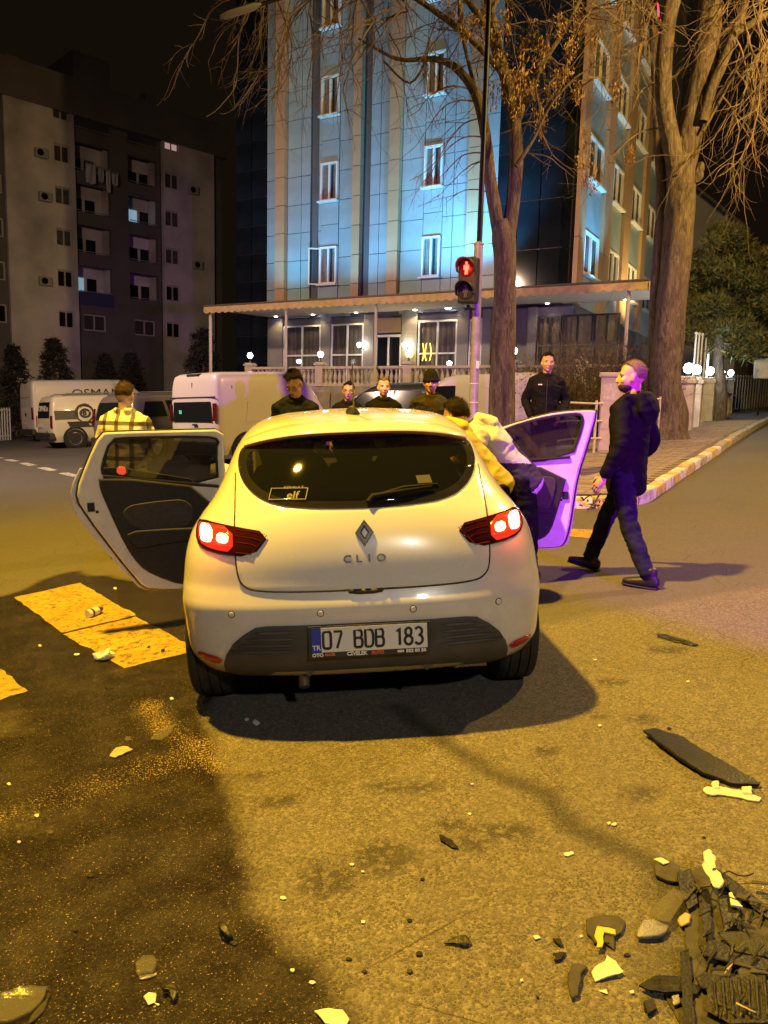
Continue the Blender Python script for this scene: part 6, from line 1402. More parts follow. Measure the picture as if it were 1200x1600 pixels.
# --- dark conifers before the apartment block
for k, (px, pt_, pb, d, lab) in enumerate(((86, 524, 600, 41, 'small dark conifer above the tall white van'), (24, 535, 610, 43, 'dark conifer at the left edge below the apartment block'), (318, 508, 600, 38, 'dark conifer left of the canopy post'), (205, 548, 605, 44, 'low dark conifer before the apartment shop windows'), (165, 550, 605, 45, 'sparse dark conifer between the vans and the apartment block'))):
    p = at(px, pb, d); top_ = at(px, pt_, d); base = Vector((p.x, p.y, gz(p.x, p.y))); hh_ = top_.z - base.z; t = thing('conifer', lab, 'tree', Matrix.Translation(base), 'dark conifers before the apartment block'); rng = random.Random(90 + k); b = MB(); f = MB()
    b.tube([(0, 0, 0), (0, 0, hh_)], [.12, .02], 8); 
    for i in range(26):
        fr2 = i / 26; z = hh_ * (.12 + .86 * fr2); R_ = (1 - fr2) ** .8 * hh_ * .30 + .1
        for j in range(6):
            a = rng.uniform(0, 6.28); e = Vector((math.cos(a) * R_, math.sin(a) * R_, z - R_ * .35)); b.tube([(0, 0, z), tuple(e * .6 + Vector((0, 0, z * .4))), tuple(e)], [.02, .014, .006], 4)
            for q in (.45, .7, .95): leaf_cloud(f, Vector((0, 0, z)).lerp(e, q), .22, 14, .2, rng, -.2, .6)
    b.build('trunk', twig_m, t); tag(f.build('crown', dark_leaf, t), kind='stuff')
# ================================================================== PEOPLE
def ell(b, c, r, n=14, m=10, M=None):
    vs = [(c[0], c[1], c[2] - r[2])]; fs = []
    for i in range(1, m):
        a = math.pi * i / m
        for k in range(n): q = 2 * math.pi * k / n; vs.append((c[0] + r[0] * math.sin(a) * math.cos(q), c[1] + r[1] * math.sin(a) * math.sin(q), c[2] - r[2] * math.cos(a)))
    vs.append((c[0], c[1], c[2] + r[2])); e = len(vs) - 1
    for k in range(n): fs.append((0, 1 + (k + 1) % n, 1 + k)); fs.append((e, 1 + (m - 2) * n + k, 1 + (m - 2) * n + (k + 1) % n))
    for i in range(m - 2):
        for k in range(n): a, q = 1 + i * n + k, 1 + i * n + (k + 1) % n; fs.append((a, q, q + n, a + n))
    b.add(vs, fs, 0, M); return b
def limb(b, pts, rads, n=14, flat=None, ends=True):
    """tube through points with rounded ends, radii (side, depth) or scalar"""
    P = catmull([(*p, i) for i, p in enumerate(pts)], .05); out = []; rr = []
    for q, t in P:
        i = min(int(t), len(rads) - 2); f = t - i; f = f * f * (3 - 2 * f); a, c = rads[i], rads[i + 1]; a = a if isinstance(a, tuple) else (a, a); c = c if isinstance(c, tuple) else (c, c)
        out.append(q); rr.append((a[0] + (c[0] - a[0]) * f, a[1] + (c[1] - a[1]) * f))
    if ends:
        t0 = (out[0] - out[1]).normalized(); t1 = (out[-1] - out[-2]).normalized(); k0, k1 = min(rr[0]), min(rr[-1])
        pre = [(out[0] + t0 * k0 * s, (rr[0][0] * c, rr[0][1] * c)) for s, c in ((.55, .35), (.38, .7), (.18, .93))]; post = [(out[-1] + t1 * k1 * s, (rr[-1][0] * c, rr[-1][1] * c)) for s, c in ((.18, .93), (.38, .7), (.55, .35))]
        out = [p[0] for p in pre] + out + [p[0] for p in post]; rr = [p[1] for p in pre] + rr + [p[1] for p in post]
    b.tube(out, rr, n, 0, True, None, flat)
def fuse(b, voxel, smooth=4, fold=0.0, seed=0, fs=8.0):
    me = b.mesh('tmp'); bm = bmesh.new(); bm.from_mesh(me); bmesh.ops.recalc_face_normals(bm, faces=bm.faces[:]); bm.to_mesh(me); bm.free()
    o = bpy.data.objects.new('tmp', me); COL.objects.link(o); r = o.modifiers.new('r', 'REMESH'); r.mode = 'VOXEL'; r.voxel_size = voxel
    if smooth: s = o.modifiers.new('s', 'SMOOTH'); s.factor = .5; s.iterations = smooth
    res = baked(o); bpy.data.objects.remove(o); bpy.data.meshes.remove(me)
    if fold:
        n = len(res.vertices); no = [v.normal.copy() for v in res.vertices]
        for v, q in zip(res.vertices, no):
            p = v.co; d = noise.noise(Vector((p.x * fs + seed, p.y * fs, p.z * fs * 1.7))) + .55 * (1 - 2 * abs(noise.noise(Vector((p.x * fs * 1.6, p.y * fs * 1.6 + seed, p.z * fs * 2.6))))) ; v.co = p + q * d * fold
    res.polygons.foreach_set('use_smooth', [True] * len(res.polygons)); return res
def head_blob(b, M, chin=1.0):
    ell(b, (0, -.012, .030), (.077, .096, .094), M=M); ell(b, (0, .018, -.028), (.069, .075, .086), M=M)
    ell(b, (0, .048, -.088), (.036 * chin, .034, .030), M=M); ell(b, (0, .068, .020), (.055, .020, .016), M=M)      # chin, brow
    ell(b, (0, .094, -.022), (.013, .018, .024), M=M); ell(b, (0, .104, -.034), (.017, .013, .011), M=M); ell(b, (0, .085, -.002), (.010, .016, .026), M=M)  # nose
    for s in (-1, 1): ell(b, (s * .076, -.005, -.012), (.012, .020, .032), M=M); ell(b, (s * .040, .060, -.028), (.022, .024, .022), M=M)
    ell(b, (0, .082, -.062), (.024, .014, .010), M=M)
skins = {'a': mat('skin_tan', (.50, .30, .20), .55, var=.18, scale=18), 'b': mat('skin_pale', (.58, .38, .28), .55, var=.18, scale=18)}
hair_d = mat('hair_dark', (.018, .013, .010), .6, bump=.5, bscale=160, spec=.10); hair_g = mat('hair_short_grey', (.20, .135, .095), .7, var=.3, scale=60, bump=.4, bscale=200, spec=.10); hair_b = mat('hair_brown', (.05, .032, .02), .6, bump=.5, bscale=160, spec=.10)
eye_m = mat('eye_dark', (.02, .015, .012), .3); lip_m = mat('lip', (.36, .16, .12), .6)
def hand(b, w, d, up, side, s=1.0, curl=.6):
    """palm, four fingers and a thumb; d = direction along the hand, up = back of the hand"""
    d = d.normalized(); up = (up - d * up.dot(d)).normalized(); x = d.cross(up) * side
    def P(a, c, e): return w + d * a * s + x * c * s + up * e * s
    limb(b, [P(-.01, 0, 0), P(.04, 0, 0), P(.085, 0, 0)], [(.026 * s, .020 * s), (.040 * s, .016 * s), (.038 * s, .014 * s)], 10, x)
    for i, (c, L) in enumerate(((-.030, .062), (-.010, .074), (.011, .069), (.030, .053))):
        p0 = P(.085, c, 0); p1 = P(.085 + L * .45, c * 1.05, -L * .16 * curl); p2 = P(.085 + L * .75, c * 1.05, -L * .50 * curl); p3 = P(.085 + L * .86, c, -L * .9 * curl); limb(b, [p0, p1, p2, p3], [.0092 * s, .0088 * s, .008 * s, .007 * s], 7)
    limb(b, [P(.02, -.034, -.004), P(.05, -.056, -.012), P(.078, -.060, -.024), P(.098, -.054, -.034)], [.012 * s, .011 * s, .0095 * s, .008 * s], 7)
def stand(h=1.75, lean=0.0):
    """joints of a relaxed standing figure; x right, y forward"""
    V = Vector; k = h / 1.75
    J = dict(pel=V((0, 0, .95)), waist=V((0, lean * .2, 1.10)), chest=V((0, lean * .5, 1.30)), neck=V((0, lean * .85 - .01, 1.475)), head=V((0, lean * 1.1 + .015, 1.635)),
             shL=V((-.168, lean * .75, 1.385)), shR=V((.168, lean * .75, 1.385)), elL=V((-.225, lean * .6 - .02, 1.12)), elR=V((.225, lean * .6 - .02, 1.12)), wrL=V((-.25, lean * .5 + .05, .885)), wrR=V((.25, lean * .5 + .05, .885)),
             hipL=V((-.095, 0, .90)), hipR=V((.095, 0, .90)), knL=V((-.105, .02, .49)), knR=V((.105, .02, .49)), anL=V((-.11, -.02, .09)), anR=V((.11, -.02, .09)), toeL=V((-.13, .15, .03)), toeR=V((.13, .15, .03)))
    return {a: p * k for a, p in J.items()}, k
def person(label, M, J, k, jacket, trousers, shoe, skin='a', hair=hair_d, hairtype='short', hyaw=0.0, hpitch=0.0, bulk=1.0, hood=False, hem=-.14, group='people around the damaged car', stripes=None, hands=True, face=True, legs=True, open_collar=None, brows=True, moustache=False, glasses=False, zipper=False, beard=False, beanie=None, right=Vector((1, 0, 0)), voxel=.011):
    t = thing('person', label, 'person', M, group); R_ = right; seed = random.random() * 20
    sp_ax = (J['neck'] - J['pel']).normalized(); fwd_ = sp_ax.cross(R_).normalized()
    HM_ = Matrix.Translation(J['head']) @ Matrix.Rotation(hyaw, 4, 'Z') @ Matrix.Rotation(hpitch, 4, 'X') @ Matrix.Scale(k * 1.07, 4)
    # ---- body (continuous skin mesh)
    b = MB(); head_blob(b, HM_); limb(b, [J['neck'] - sp_ax * .05, J['neck'], HM_ @ Vector((0, -.02, -.07))], [.062 * k, .056 * k, .056 * k], 12)
    limb(b, [J['pel'], J['waist'], J['chest'], J['neck'] - sp_ax * .05], [(.13 * k, .09 * k), (.13 * k, .09 * k), (.15 * k, .10 * k), (.08 * k, .07 * k)], 14, R_)
    for s in 'LR':
        limb(b, [J['sh' + s], J['el' + s], J['wr' + s]], [.045 * k, .036 * k, .026 * k], 10)
        if legs: limb(b, [J['hip' + s], J['kn' + s], J['an' + s]], [.072 * k, .045 * k, .032 * k], 10)
    me = fuse(b, .0078, 2); body = link('body', me, t, skins[skin])
    if hands:
        hb_ = MB()
        for s, sd in (('L', -1), ('R', 1)): dirv = (J['wr' + s] - J['el' + s]).normalized(); hand(hb_, J['wr' + s] + dirv * .015, (dirv + fwd_ * .15), R_ * sd * -1 * -1, sd, k)
        bm = bmesh.new(); bm.from_mesh(me); hm = hb_.mesh('h'); bm.from_mesh(hm); bm.to_mesh(me); bm.free(); bpy.data.meshes.remove(hm); me.polygons.foreach_set('use_smooth', [True] * len(me.polygons))
    # ---- jacket
    b = MB(); w = bulk * k; ax_ = sp_ax
    limb(b, [J['pel'] + (J['pel'] - J['waist']).normalized() * (-hem), J['pel'], J['waist'], J['chest'], J['neck'] - ax_ * .075, J['neck'] - ax_ * .01], [(.188 * w, .130 * w), (.186 * w, .132 * w), (.178 * w, .124 * w), (.205 * w, .136 * w), (.165 * w, .108 * w), (.074 * k, .074 * k)], 22, R_)
    for s in 'LR': limb(b, [J['neck'] - ax_ * .03, J['neck'].lerp(J['sh' + s], .55) - ax_ * .0, J['sh' + s]], [.060 * k, .062 * w, .062 * w], 14)
    for s in 'LR': d = (J['wr' + s] - J['el' + s]).normalized(); limb(b, [J['sh' + s], J['sh' + s].lerp(J['el' + s], .5), J['el' + s], J['el' + s].lerp(J['wr' + s], .5), J['wr' + s] - d * .01], [.076 * w, .068 * w, .061 * w, .056 * w, .047 * w], 14)
    if hood:
        back = -fwd_; limb(b, [J['neck'] + R_ * -.15 * k - ax_ * .01, J['neck'] + back * .11 * k - ax_ * .055, J['neck'] + R_ * .15 * k - ax_ * .01], [(.035, .05), (.07, .085), (.035, .05)], 14); limb(b, [J['neck'] + back * .10 * k + ax_ * .02, J['neck'] + back * .145 * k - ax_ * .10, J['neck'] + back * .13 * k - ax_ * .20], [(.12, .045), (.14, .06), (.04, .03)], 14, R_)
    else:
        c0 = J['neck'] + ax_ * .0; b.tube([c0 + (R_ * math.cos(a) + fwd_ * math.sin(a)) * .078 * k + ax_ * (.012 - .028 * max(0, math.sin(a))) for a in np.linspace(-1.2, 4.34, 18)], (.026), 8)
    me = fuse(b, voxel, 3, .010, seed, 7.0); mats_ = jacket if isinstance(jacket, list) else [jacket]
    jk = link('jacket', me, t, mats_)
    if stripes:
        idx_ = [stripes(p.center, J) for p in me.polygons]; me.polygons.foreach_set('material_index', idx_)
    if zipper:
        zz_ = [J['chest'].lerp(J['pel'], q) + fwd_ * (.137 * w + .006) for q in np.linspace(-.25, 1.15, 9)]; MB().tube(zz_, .004, 5).build('zip', mat('zip_grey', (.10, .10, .10), .4, metal=.5), t)
    if beard:
        e = MB(); ell(e, (0, .030, -.072), (.0635, .064, .045), 16, 10, HM_); e.build('beard', hair_b, t, 80)
    # ---- trousers and shoes
    if legs:
        b = MB(); limb(b, [(J['hipL'] + J['hipR']) / 2 + (J['waist'] - J['pel']) * .45, (J['hipL'] + J['hipR']) / 2 + Vector((0, 0, -.03))], [(.165 * k, .118 * k), (.170 * k, .122 * k)], 18, R_)
        for s in 'LR': limb(b, [J['hip' + s] + Vector((0, 0, .03)), J['hip' + s].lerp(J['kn' + s], .45), J['kn' + s], J['kn' + s].lerp(J['an' + s], .45), J['an' + s] + Vector((0, 0, .02))], [.104 * k, .090 * k, .070 * k, .066 * k, .060 * k], 16)
        me = fuse(b, voxel, 3, .009, seed + 5, 9.0); link('trousers', me, t, trousers)
        for s in 'LR':
            a, e = J['an' + s], J['toe' + s]; f = (e - a); f.z = 0; f.normalize(); rt = f.cross(Vector((0, 0, 1))); dz = a.z - .09 * k; b = MB()
            slope = (e.z - .03 * k - dz) / max(.05, (Vector((e.x, e.y, 0)) - Vector((a.x, a.y, 0))).length)
            def Q(u, h): return Vector((a.x, a.y, 0)) + f * u * k + Vector((0, 0, dz + h * k + slope * u * k))
            limb(b, [Q(-.075, .055), Q(-.03, .055), Q(.06, .045), Q(.14, .036), Q(.185, .032)], [(.036 * k, .050 * k), (.042 * k, .052 * k), (.046 * k, .042 * k), (.045 * k, .032 * k), (.034 * k, .024 * k)], 14, rt); limb(b, [Q(-.02, .05), Q(-.025, .15)], [(.044 * k, .05 * k), (.046 * k, .05 * k)], 14, rt)
            so = link('shoe', fuse(b, .009, 2), t, shoe); b = MB(); limb(b, [Q(-.085, .010), Q(.0, .010), Q(.09, .010), Q(.195, .010)], [(.036 * k, .012 * k), (.042 * k, .012 * k), (.048 * k, .012 * k), (.034 * k, .012 * k)], 12, rt); b.build('sole', gapm, so, 60)
    # ---- hair or hat, face details
    hv = MB(); rows_, cols_ = 18, 48; ht = {'short': (.0815, .1010, .0995), 'full': (.086, .105, .108), 'crop': (.0785, .0972, .0952)}[hairtype]
    for i in range(rows_ + 1):
        a = math.pi * .66 * i / rows_
        for c in range(cols_):
            q = 2 * math.pi * c / cols_; y = math.sin(q); amax = (.285 + .03 * math.sin(q * 5 + seed)) * math.pi if y > .35 else (.285 + .36 * min(1, max(0, (.35 - y) / .75))) * math.pi
            if abs(math.cos(q)) > .85 and y > -.2: amax = min(amax, .47 * math.pi)
            aa = min(a, amax); n_ = 1 + .05 * noise.noise(Vector((math.cos(q) * 3, y * 3, aa * 4 + seed))) + .035 * noise.noise(Vector((math.cos(q) * 11, y * 11, aa * 9 + seed))); amax += .03 * noise.noise(Vector((q * 4, seed, 1))); aa = min(a, amax)
            hv.v.append((ht[0] * math.sin(aa) * math.cos(q) * n_, -.012 + ht[1] * math.sin(aa) * y * n_, .030 + ht[2] * math.cos(aa) * n_))
    hv.f = [(i * cols_ + c, (i + 1) * cols_ + c, (i + 1) * cols_ + (c + 1) % cols_, i * cols_ + (c + 1) % cols_) for i in range(rows_) for c in range(cols_)]; hv.m = [0] * len(hv.f)
    rh = random.Random(int(seed * 1000)); base_v = list(hv.v); fl = {'short': .012, 'full': .020, 'crop': .005}[hairtype]
    for v in base_v:
        for _ in range(2):
            c_ = Vector(v); n_ = (c_ - Vector((0, -.012, .02))).normalized(); d_ = (n_ * .8 + Vector((rh.gauss(0, .45), rh.gauss(0, .45) - .15, rh.gauss(0, .4) - .25))).normalized(); s_ = d_.orthogonal().normalized() * .0022; o_ = Vector((rh.gauss(0, .004), rh.gauss(0, .004), rh.gauss(0, .004)))
            hv.add([c_ + o_ - s_ - n_ * .004, c_ + o_ + s_ - n_ * .004, c_ + o_ + d_ * fl * rh.uniform(.5, 1.4)], [(0, 1, 2)])
    hv.v = [tuple(HM_ @ Vector(v)) for v in hv.v]
    if beanie:
        bn = MB(); prof = [(.100, -.005), (.102, .03), (.097, .07), (.08, .115), (.05, .145), (.01, .155)]; bn.lathe(prof, 24, 0, HM_ @ Matrix.Translation((0, -.010, .012)) @ Matrix.Diagonal((.88, 1.08, 1, 1))); bn.build('beanie', beanie, t, 70); bn = MB(); bn.lathe([(.099, 0), (.107, .005), (.107, .04), (.099, .045)], 24, 0, HM_ @ Matrix.Translation((0, -.010, .005)) @ Matrix.Diagonal((.88, 1.08, 1, 1))); bn.build('beanie_cuff', beanie, t, 70)
    else: hv.build('hair', hair, t, 80)
    if face:
        for s in (-1, 1):
            e = MB(); ell(e, (s * .031, .0755, .0), (.0125, .006, .0055), 10, 8, HM_); e.build('eye', eye_m, t, 80); e = MB(); ell(e, (s * .033, .0835, .0205), (.019, .006, .0045), 10, 6, HM_); e.build('eyebrow', hair if hair is not hair_g else hair_b, t, 80)
        e = MB(); ell(e, (0, .0945, -.063), (.022, .006, .005), 10, 6, HM_); e.build('mouth', lip_m, t, 80)
        if moustache: e = MB(); ell(e, (0, .098, -.049), (.028, .008, .007), 10, 6, HM_); e.build('moustache', hair_d, t, 80)
        if glasses:
            e = MB()
            for s in (-1, 1): e.tube([HM_ @ Vector((s * .032 + .022 * math.cos(a), .094, -.001 + .017 * math.sin(a))) for a in np.linspace(0, 6.283, 16)], .0022, 5); e.tube([HM_ @ Vector((s * .054, .092, .002)), HM_ @ Vector((s * .080, .0, .004))], .0022, 5)
            e.tube([HM_ @ Vector((-.01, .096, 0)), HM_ @ Vector((.01, .096, 0))], .0022, 5); e.build('glasses', gapm, t)
    if open_collar: 
        e = MB(); p_ = J['neck'] + fwd_ * .088 * k - ax_ * .085; q_ = (J['neck'] - J['chest']).normalized(); e.add([p_ + q_ * .10 + R_ * -.035 - fwd_ * .025, p_ + q_ * .10 + R_ * .035 - fwd_ * .025, p_ - q_ * .055 + fwd_ * .044], [(0, 1, 2)]); o = e.build('shirt_collar', open_collar, t); sm = o.modifiers.new('s', 'SOLIDIFY'); sm.thickness = .03
    return t, jk
blk_j = mat('jacket_black', (.0065, .0065, .008), .75, bump=.25, bscale=60, var=.3, scale=8, spec=.10); navy = mat('jacket_navy', (.009, .011, .020), .75, bump=.25, bscale=60, var=.3, scale=8, spec=.10); jeans = mat('jeans_dark', (.016, .019, .030), .85, var=.35, scale=14, bump=.2, bscale=200, spec=.10)
trou = mat('trousers_black', (.009, .0085, .009), .85, var=.3, scale=12, spec=.10); shoe_b = mat('shoe_black', (.012, .011, .011), .5); coat_g = mat('coat_charcoal', (.035, .034, .036), .8, bump=.25, bscale=60, var=.3, scale=8, spec=.10)
def ground_M(x, y, head, dz=0.0): return T(x, y, gz(x, y) + dz, head)
# 1 walking man
V = Vector
J, k = stand(1.70)
J.update(anL=V((-.14, -.30, .085)), toeL=V((-.16, -.12, .03)), knL=V((-.11, -.10, .47)), anR=V((.10, .34, .10)), toeR=V((.08, .52, .07)), knR=V((.10, .20, .49)), wrL=V((-.27, .04, .83)), elL=V((-.25, -.08, 1.08)), wrR=V((.27, .16, .86)), elR=V((.26, -.06, 1.09)))
wm = (1.90, 6.02)
person('man in a black hooded jacket and dark jeans walking past the open front door', ground_M(*wm, math.radians(44)), J, k, blk_j, jeans, shoe_b, 'b', hair_g, 'crop', math.radians(34), 0, 1.06, True, -.20, beard=True)
# 2 standing man by the tree
p = at(852, 640, 11.4); J, k = stand(1.84); J.update(wrL=V((-.20, .14, .93)), wrR=V((.20, .14, .93)), elL=V((-.29, -.06, 1.17)), elR=V((.29, -.06, 1.17)))
t, jk = person('man in a dark zipped jacket standing on the pavement beside the left tree', ground_M(p.x, p.y, math.radians(172), KH), J, k, blk_j, jeans, shoe_b, 'a', hair_d, 'short', math.radians(8), 0, 1.08, False, -.16, zipper=True, open_collar=mat('shirt_lilac', (.5, .45, .55), .8))
bx_ = MB(); bx_.box((.10, .152, 1.40), (.06, .006, .015)); bx_.build('chest_logo', wht, t)
# 3 man in the checked shirt
plaid = NT('plaid_flannel'); sx = plaid.t.nodes.new('ShaderNodeSeparateXYZ'); plaid.lk(plaid.tc, sx.inputs[0])
def bandn(s, f, w, ph=0.0): q = plaid.math('FRACT', plaid.math('ADD', plaid.math('MULTIPLY', s, f), ph)); return plaid.math('LESS_THAN', q, w)
vx = bandn(sx.outputs[0], 7.2, .28, .35); vz = bandn(sx.outputs[2], 6.0, .24, .25); both = plaid.math('ADD', vx, vz)
pc = plaid.mix(plaid.mp(both, 0, 1), (.66, .60, .46), (.13, .12, .10)); pc = plaid.mix(plaid.mp(both, 1, 2), pc, (.035, .033, .03)); plaid.lk(pc, plaid.b.inputs['Base Color']); plaid.b.inputs['Roughness'].default_value = .9; plaid.bump(plaid.noise(120, 3), .3, .004)
p = at(196, 700, 7.45); J, k = stand(1.69); J.update(wrL=V((-.16, .30, 1.0)), wrR=V((.16, .30, 1.0)), elL=V((-.27, .06, 1.10)), elR=V((.27, .06, 1.10)))
person('man in a black and cream checked shirt seen from behind beyond the open rear door', ground_M(p.x, p.y, math.radians(-4)), J, k, plaid.m, trou, shoe_b, 'b', hair_b, 'short', 0, -.15, 1.12)
# 4 the four men in front of the car
p = at(466, 640, 8.4); J, k = stand(1.76, .16)
person('man in a navy jacket looking down over the left of the car roof', ground_M(p.x, p.y, math.radians(172)), J, k, navy, trou, shoe_b, 'a', hair_d, 'full', math.radians(-8), -.7, 1.12, glasses=True)
p = at(544, 640, 11.0); J, k = stand(1.66)
person('man in glasses behind the car antenna, in a dark jacket', ground_M(p.x, p.y, math.radians(185)), J, k, blk_j, trou, shoe_b, 'a', hair_d, 'short', math.radians(-6), 0, 1.0, glasses=True)
p = at(599, 640, 10.4); J, k = stand(1.70)
person('fair short-haired man in a dark coat to the right of the car antenna', ground_M(p.x, p.y, math.radians(176)), J, k, blk_j, trou, shoe_b, 'b', hair_g, 'crop', math.radians(14), 0, 1.08)
p = at(672, 640, 9.7); J, k = stand(1.735)
tee = mat('sweater_brown', (.035, .022, .018), .9, spec=.10)
def open_front(c, J): return 1 if abs(c.x) < .055 + .25 * max(0, 1.35 - c.z) * .3 and c.y > .03 else 0
t, jk = person('man in a black beanie and open grey coat over a sweater', ground_M(p.x, p.y, math.radians(176)), J, k, [coat_g, tee], trou, shoe_b, 'a', hair_d, 'short', 0, 0, 1.15, False, -.16, beanie=mat('beanie_black', (.014, .014, .015), .95, bump=.4, bscale=140, spec=.10), moustache=True, stripes=open_front)
lm = MB(); lm.tube([(-.07, .163, 1.20), (-.035, .166, 1.28), (0, .167, 1.22), (.035, .166, 1.28), (.07, .163, 1.20)], .010, 6); lm.build('zigzag_print', mat('print_grey', (.2, .19, .18), .8), t)
# 5 two people bending into the car through the front door
def bent(hip, neck, headp, feet, right, elbows, wrists, sh=.19):
    hip, neck, headp = V(hip), V(neck), V(headp); r = V(right).normalized(); J = dict(pel=hip, waist=hip.lerp(neck, .28) + V((0, 0, .03)), chest=hip.lerp(neck, .64) + V((0, 0, .05)), neck=neck, head=headp)
    J['shL'] = hip.lerp(neck, .88) - r * sh; J['shR'] = hip.lerp(neck, .88) + r * sh
    J['elL'], J['elR'], J['wrL'], J['wrR'] = [V(q) for q in elbows + wrists]; J['hipL'] = hip - r * .095 + V((0, 0, -.05)); J['hipR'] = hip + r * .095 + V((0, 0, -.05))
    for s, f in zip('LR', feet): f = V(f); J['an' + s] = f; J['kn' + s] = J['hip' + s].lerp(f, .5) + V((0, .0, .0)) - r.cross(V((0, 0, 1))) * -.03; J['toe' + s] = f + V((0, 0, 1)).cross(r) * .17 + V((0, 0, -.06))
    return J
# local frame: origin on the ground by the sill, x to the right, y away from the camera, facing -x
ox, oy = .80, 5.5; oz = gz(ox, oy); R2 = V((0, 1, 0))
ylw = mat('jacket_yellow', (.62, .42, .035), .7, bump=.3, bscale=50, var=.2, scale=7)
J = bent((-.02, .0, .86), (-.42, .06, 1.20), (-.56, .08, 1.26), ((.04, -.12, .09), (.02, .14, .09)), R2, [(-.48, -.16, .98), (-.50, .26, 1.0)], [(-.66, -.12, .90), (-.70, .22, .92)])
person('person in a yellow jacket bending into the front of the car', T(ox, oy, oz), J, 1.0, ylw, trou, shoe_b, 'a', hair_d, 'full', math.radians(90), -.3, 1.0, True, -.06, right=R2, face=False)
ox, oy = 1.10, 6.1; oz = gz(ox, oy)
wj = mat('jacket_white', (.66, .64, .62), .65, bump=.3, bscale=50, var=.12, scale=7); bj = mat('jacket_panel_black', (.035, .033, .036), .7, bump=.2, bscale=60)
def panels(c, J):
    ax_ = (J['neck'] - J['pel']); t_ = (c - J['pel']).dot(ax_) / ax_.dot(ax_); lat = c.y
    if t_ < -.22: return 0
    if t_ < .46: return 1 if (abs(lat) < .115 or c.z < .95 - .0) else 0
    return 0
J = bent((-.02, .0, .84), (-.44, .0, 1.20), (-.555, .02, 1.295), ((.06, -.12, .09), (.02, .14, .09)), R2, [(-.40, -.27, 1.02), (-.46, .25, 1.0)], [(-.62, -.22, .92), (-.66, .2, .92)])
t, jk = person('person in a white and black jacket bending in at the open front door', T(ox, oy, oz), J, 1.0, [wj, bj], trou, shoe_b, 'a', hair_d, 'full', math.radians(48), -.25, 1.05, True, -.10, right=R2, face=False, stripes=panels)
# shoe of somebody beyond the walking man: a white trainer on the kerb
# ================================================================== CRASH DEBRIS ON THE ROAD
deb_k = mat('debris_black', (.014, .013, .0115), .45, var=.5, scale=25, bump=.25, bscale=90, spec=.35); deb_w = mat('debris_white', (.70, .66, .56), .45, var=.18, scale=20); deb_g = mat('debris_dark_grey', (.040, .036, .029), .65, var=.4, scale=30, bump=.3, bscale=120)
deb_c = mat('debris_clear', (.16, .15, .12), .08, alpha=.40, spec=.7, bump=.3, bscale=70); deb_s = mat('debris_silver', (.22, .22, .22), .35, metal=.7, bump=.3, bscale=260); deb_b = mat('debris_beige', (.42, .33, .22), .6, var=.2, scale=20); deb_y = mat('debris_yellow', (.62, .42, .08), .5)
rd = random.Random(33)
def slab(pts_px, th=.008, lift=0.0, tilt=(0, 0), arch=0.0, jag=1.0):
    """broken sheet lying on the road, outline given where it lies; returns centre frame and local outline"""
    P0_ = [gp(*q) for q in pts_px]; P = []
    for a_, b_ in zip(P0_, P0_[1:] + P0_[:1]):
        L0 = (b_ - a_).length; n_ = 1 + int(L0 / .022) if L0 > .03 else 1; nn = Vector((-(b_ - a_).y, (b_ - a_).x, 0)).normalized()
        P += [a_.lerp(b_, i / n_) + (nn * rd.gauss(0, min(.0035, .05 * L0)) * jag if i else Vector()) for i in range(n_)]
    c = sum(P, Vector()) / len(P); Mf = ground_frame(c.x, c.y, 0); inv = Mf.inverted(); loc = [(inv @ p) for p in P]
    b = MB(); b.prism([(p.x, p.y) for p in loc], 0.0, th); r = max((p.x ** 2 + p.y ** 2) ** .5 for p in loc)
    R3 = Matrix.Rotation(tilt[0], 3, 'X') @ Matrix.Rotation(tilt[1], 3, 'Y'); nv = []
    for v in b.v: q = R3 @ Vector(v); q.z += arch * (1 - (q.x ** 2 + q.y ** 2) / (r * r)); nv.append(q)
    mn = min(q.z for q in nv); b.v = [(q.x, q.y, q.z - mn + .002 + lift) for q in nv]; return b, Mf
def debris(name, label, cat, pieces, group='broken car parts on the road'):
    """pieces: (part name, px outline, material, thickness, lift, tilt, arch)"""
    first = gp(*pieces[0][1][0]); root = None
    allp = [gp(*q) for q in pieces[0][1]]; c = sum(allp, Vector()) / len(allp); root = thing(name, label, cat, ground_frame(c.x, c.y, 0), group); inv = root.matrix_world.inverted()
    for nm, px, m, th, lift, tilt, arch in pieces:
        b, Mf = slab(px, max(.003, th * .5), lift * .6, (tilt[0] * .6, tilt[1] * .6), arch * .8); b.v = [tuple(inv @ (Mf @ Vector(v))) for v in b.v]; b.build(nm, m, root, 30, min(.003, th * .3), 1)
    return root
debris('bumper_strip', 'long black plastic bumper strip lying at the right', 'car part', [('strip', [(1005, 1150), (1022, 1147), (1068, 1163), (1102, 1186), (1132, 1201), (1172, 1220), (1186, 1230), (1150, 1231), (1118, 1222), (1092, 1213), (1050, 1186)], deb_k, .026, 0, (.05, .0), .016), ('rib', [(1020, 1158), (1030, 1157), (1120, 1213), (1110, 1214)], deb_k, .008, .018, (0, 0), 0), ('clip', [(1150, 1226), (1188, 1228), (1187, 1232), (1152, 1231)], deb_k, .012, .016, (0, 0), 0)])
debris('white_bracket', 'slim white plastic bracket with two tabs below the black bumper strip', 'car part', [('bar', [(1098, 1237), (1104, 1232), (1126, 1232), (1165, 1240), (1190, 1250), (1186, 1255), (1150, 1248), (1104, 1243)], deb_w, .014, 0, (0, 0), 0), ('tab', [(1113, 1226), (1123, 1225), (1126, 1236), (1114, 1236)], deb_w, .022, .004, (0, 0), 0), ('tab', [(1158, 1236), (1174, 1235), (1176, 1247), (1160, 1245)], deb_w, .03, .004, (0, 0), 0)])
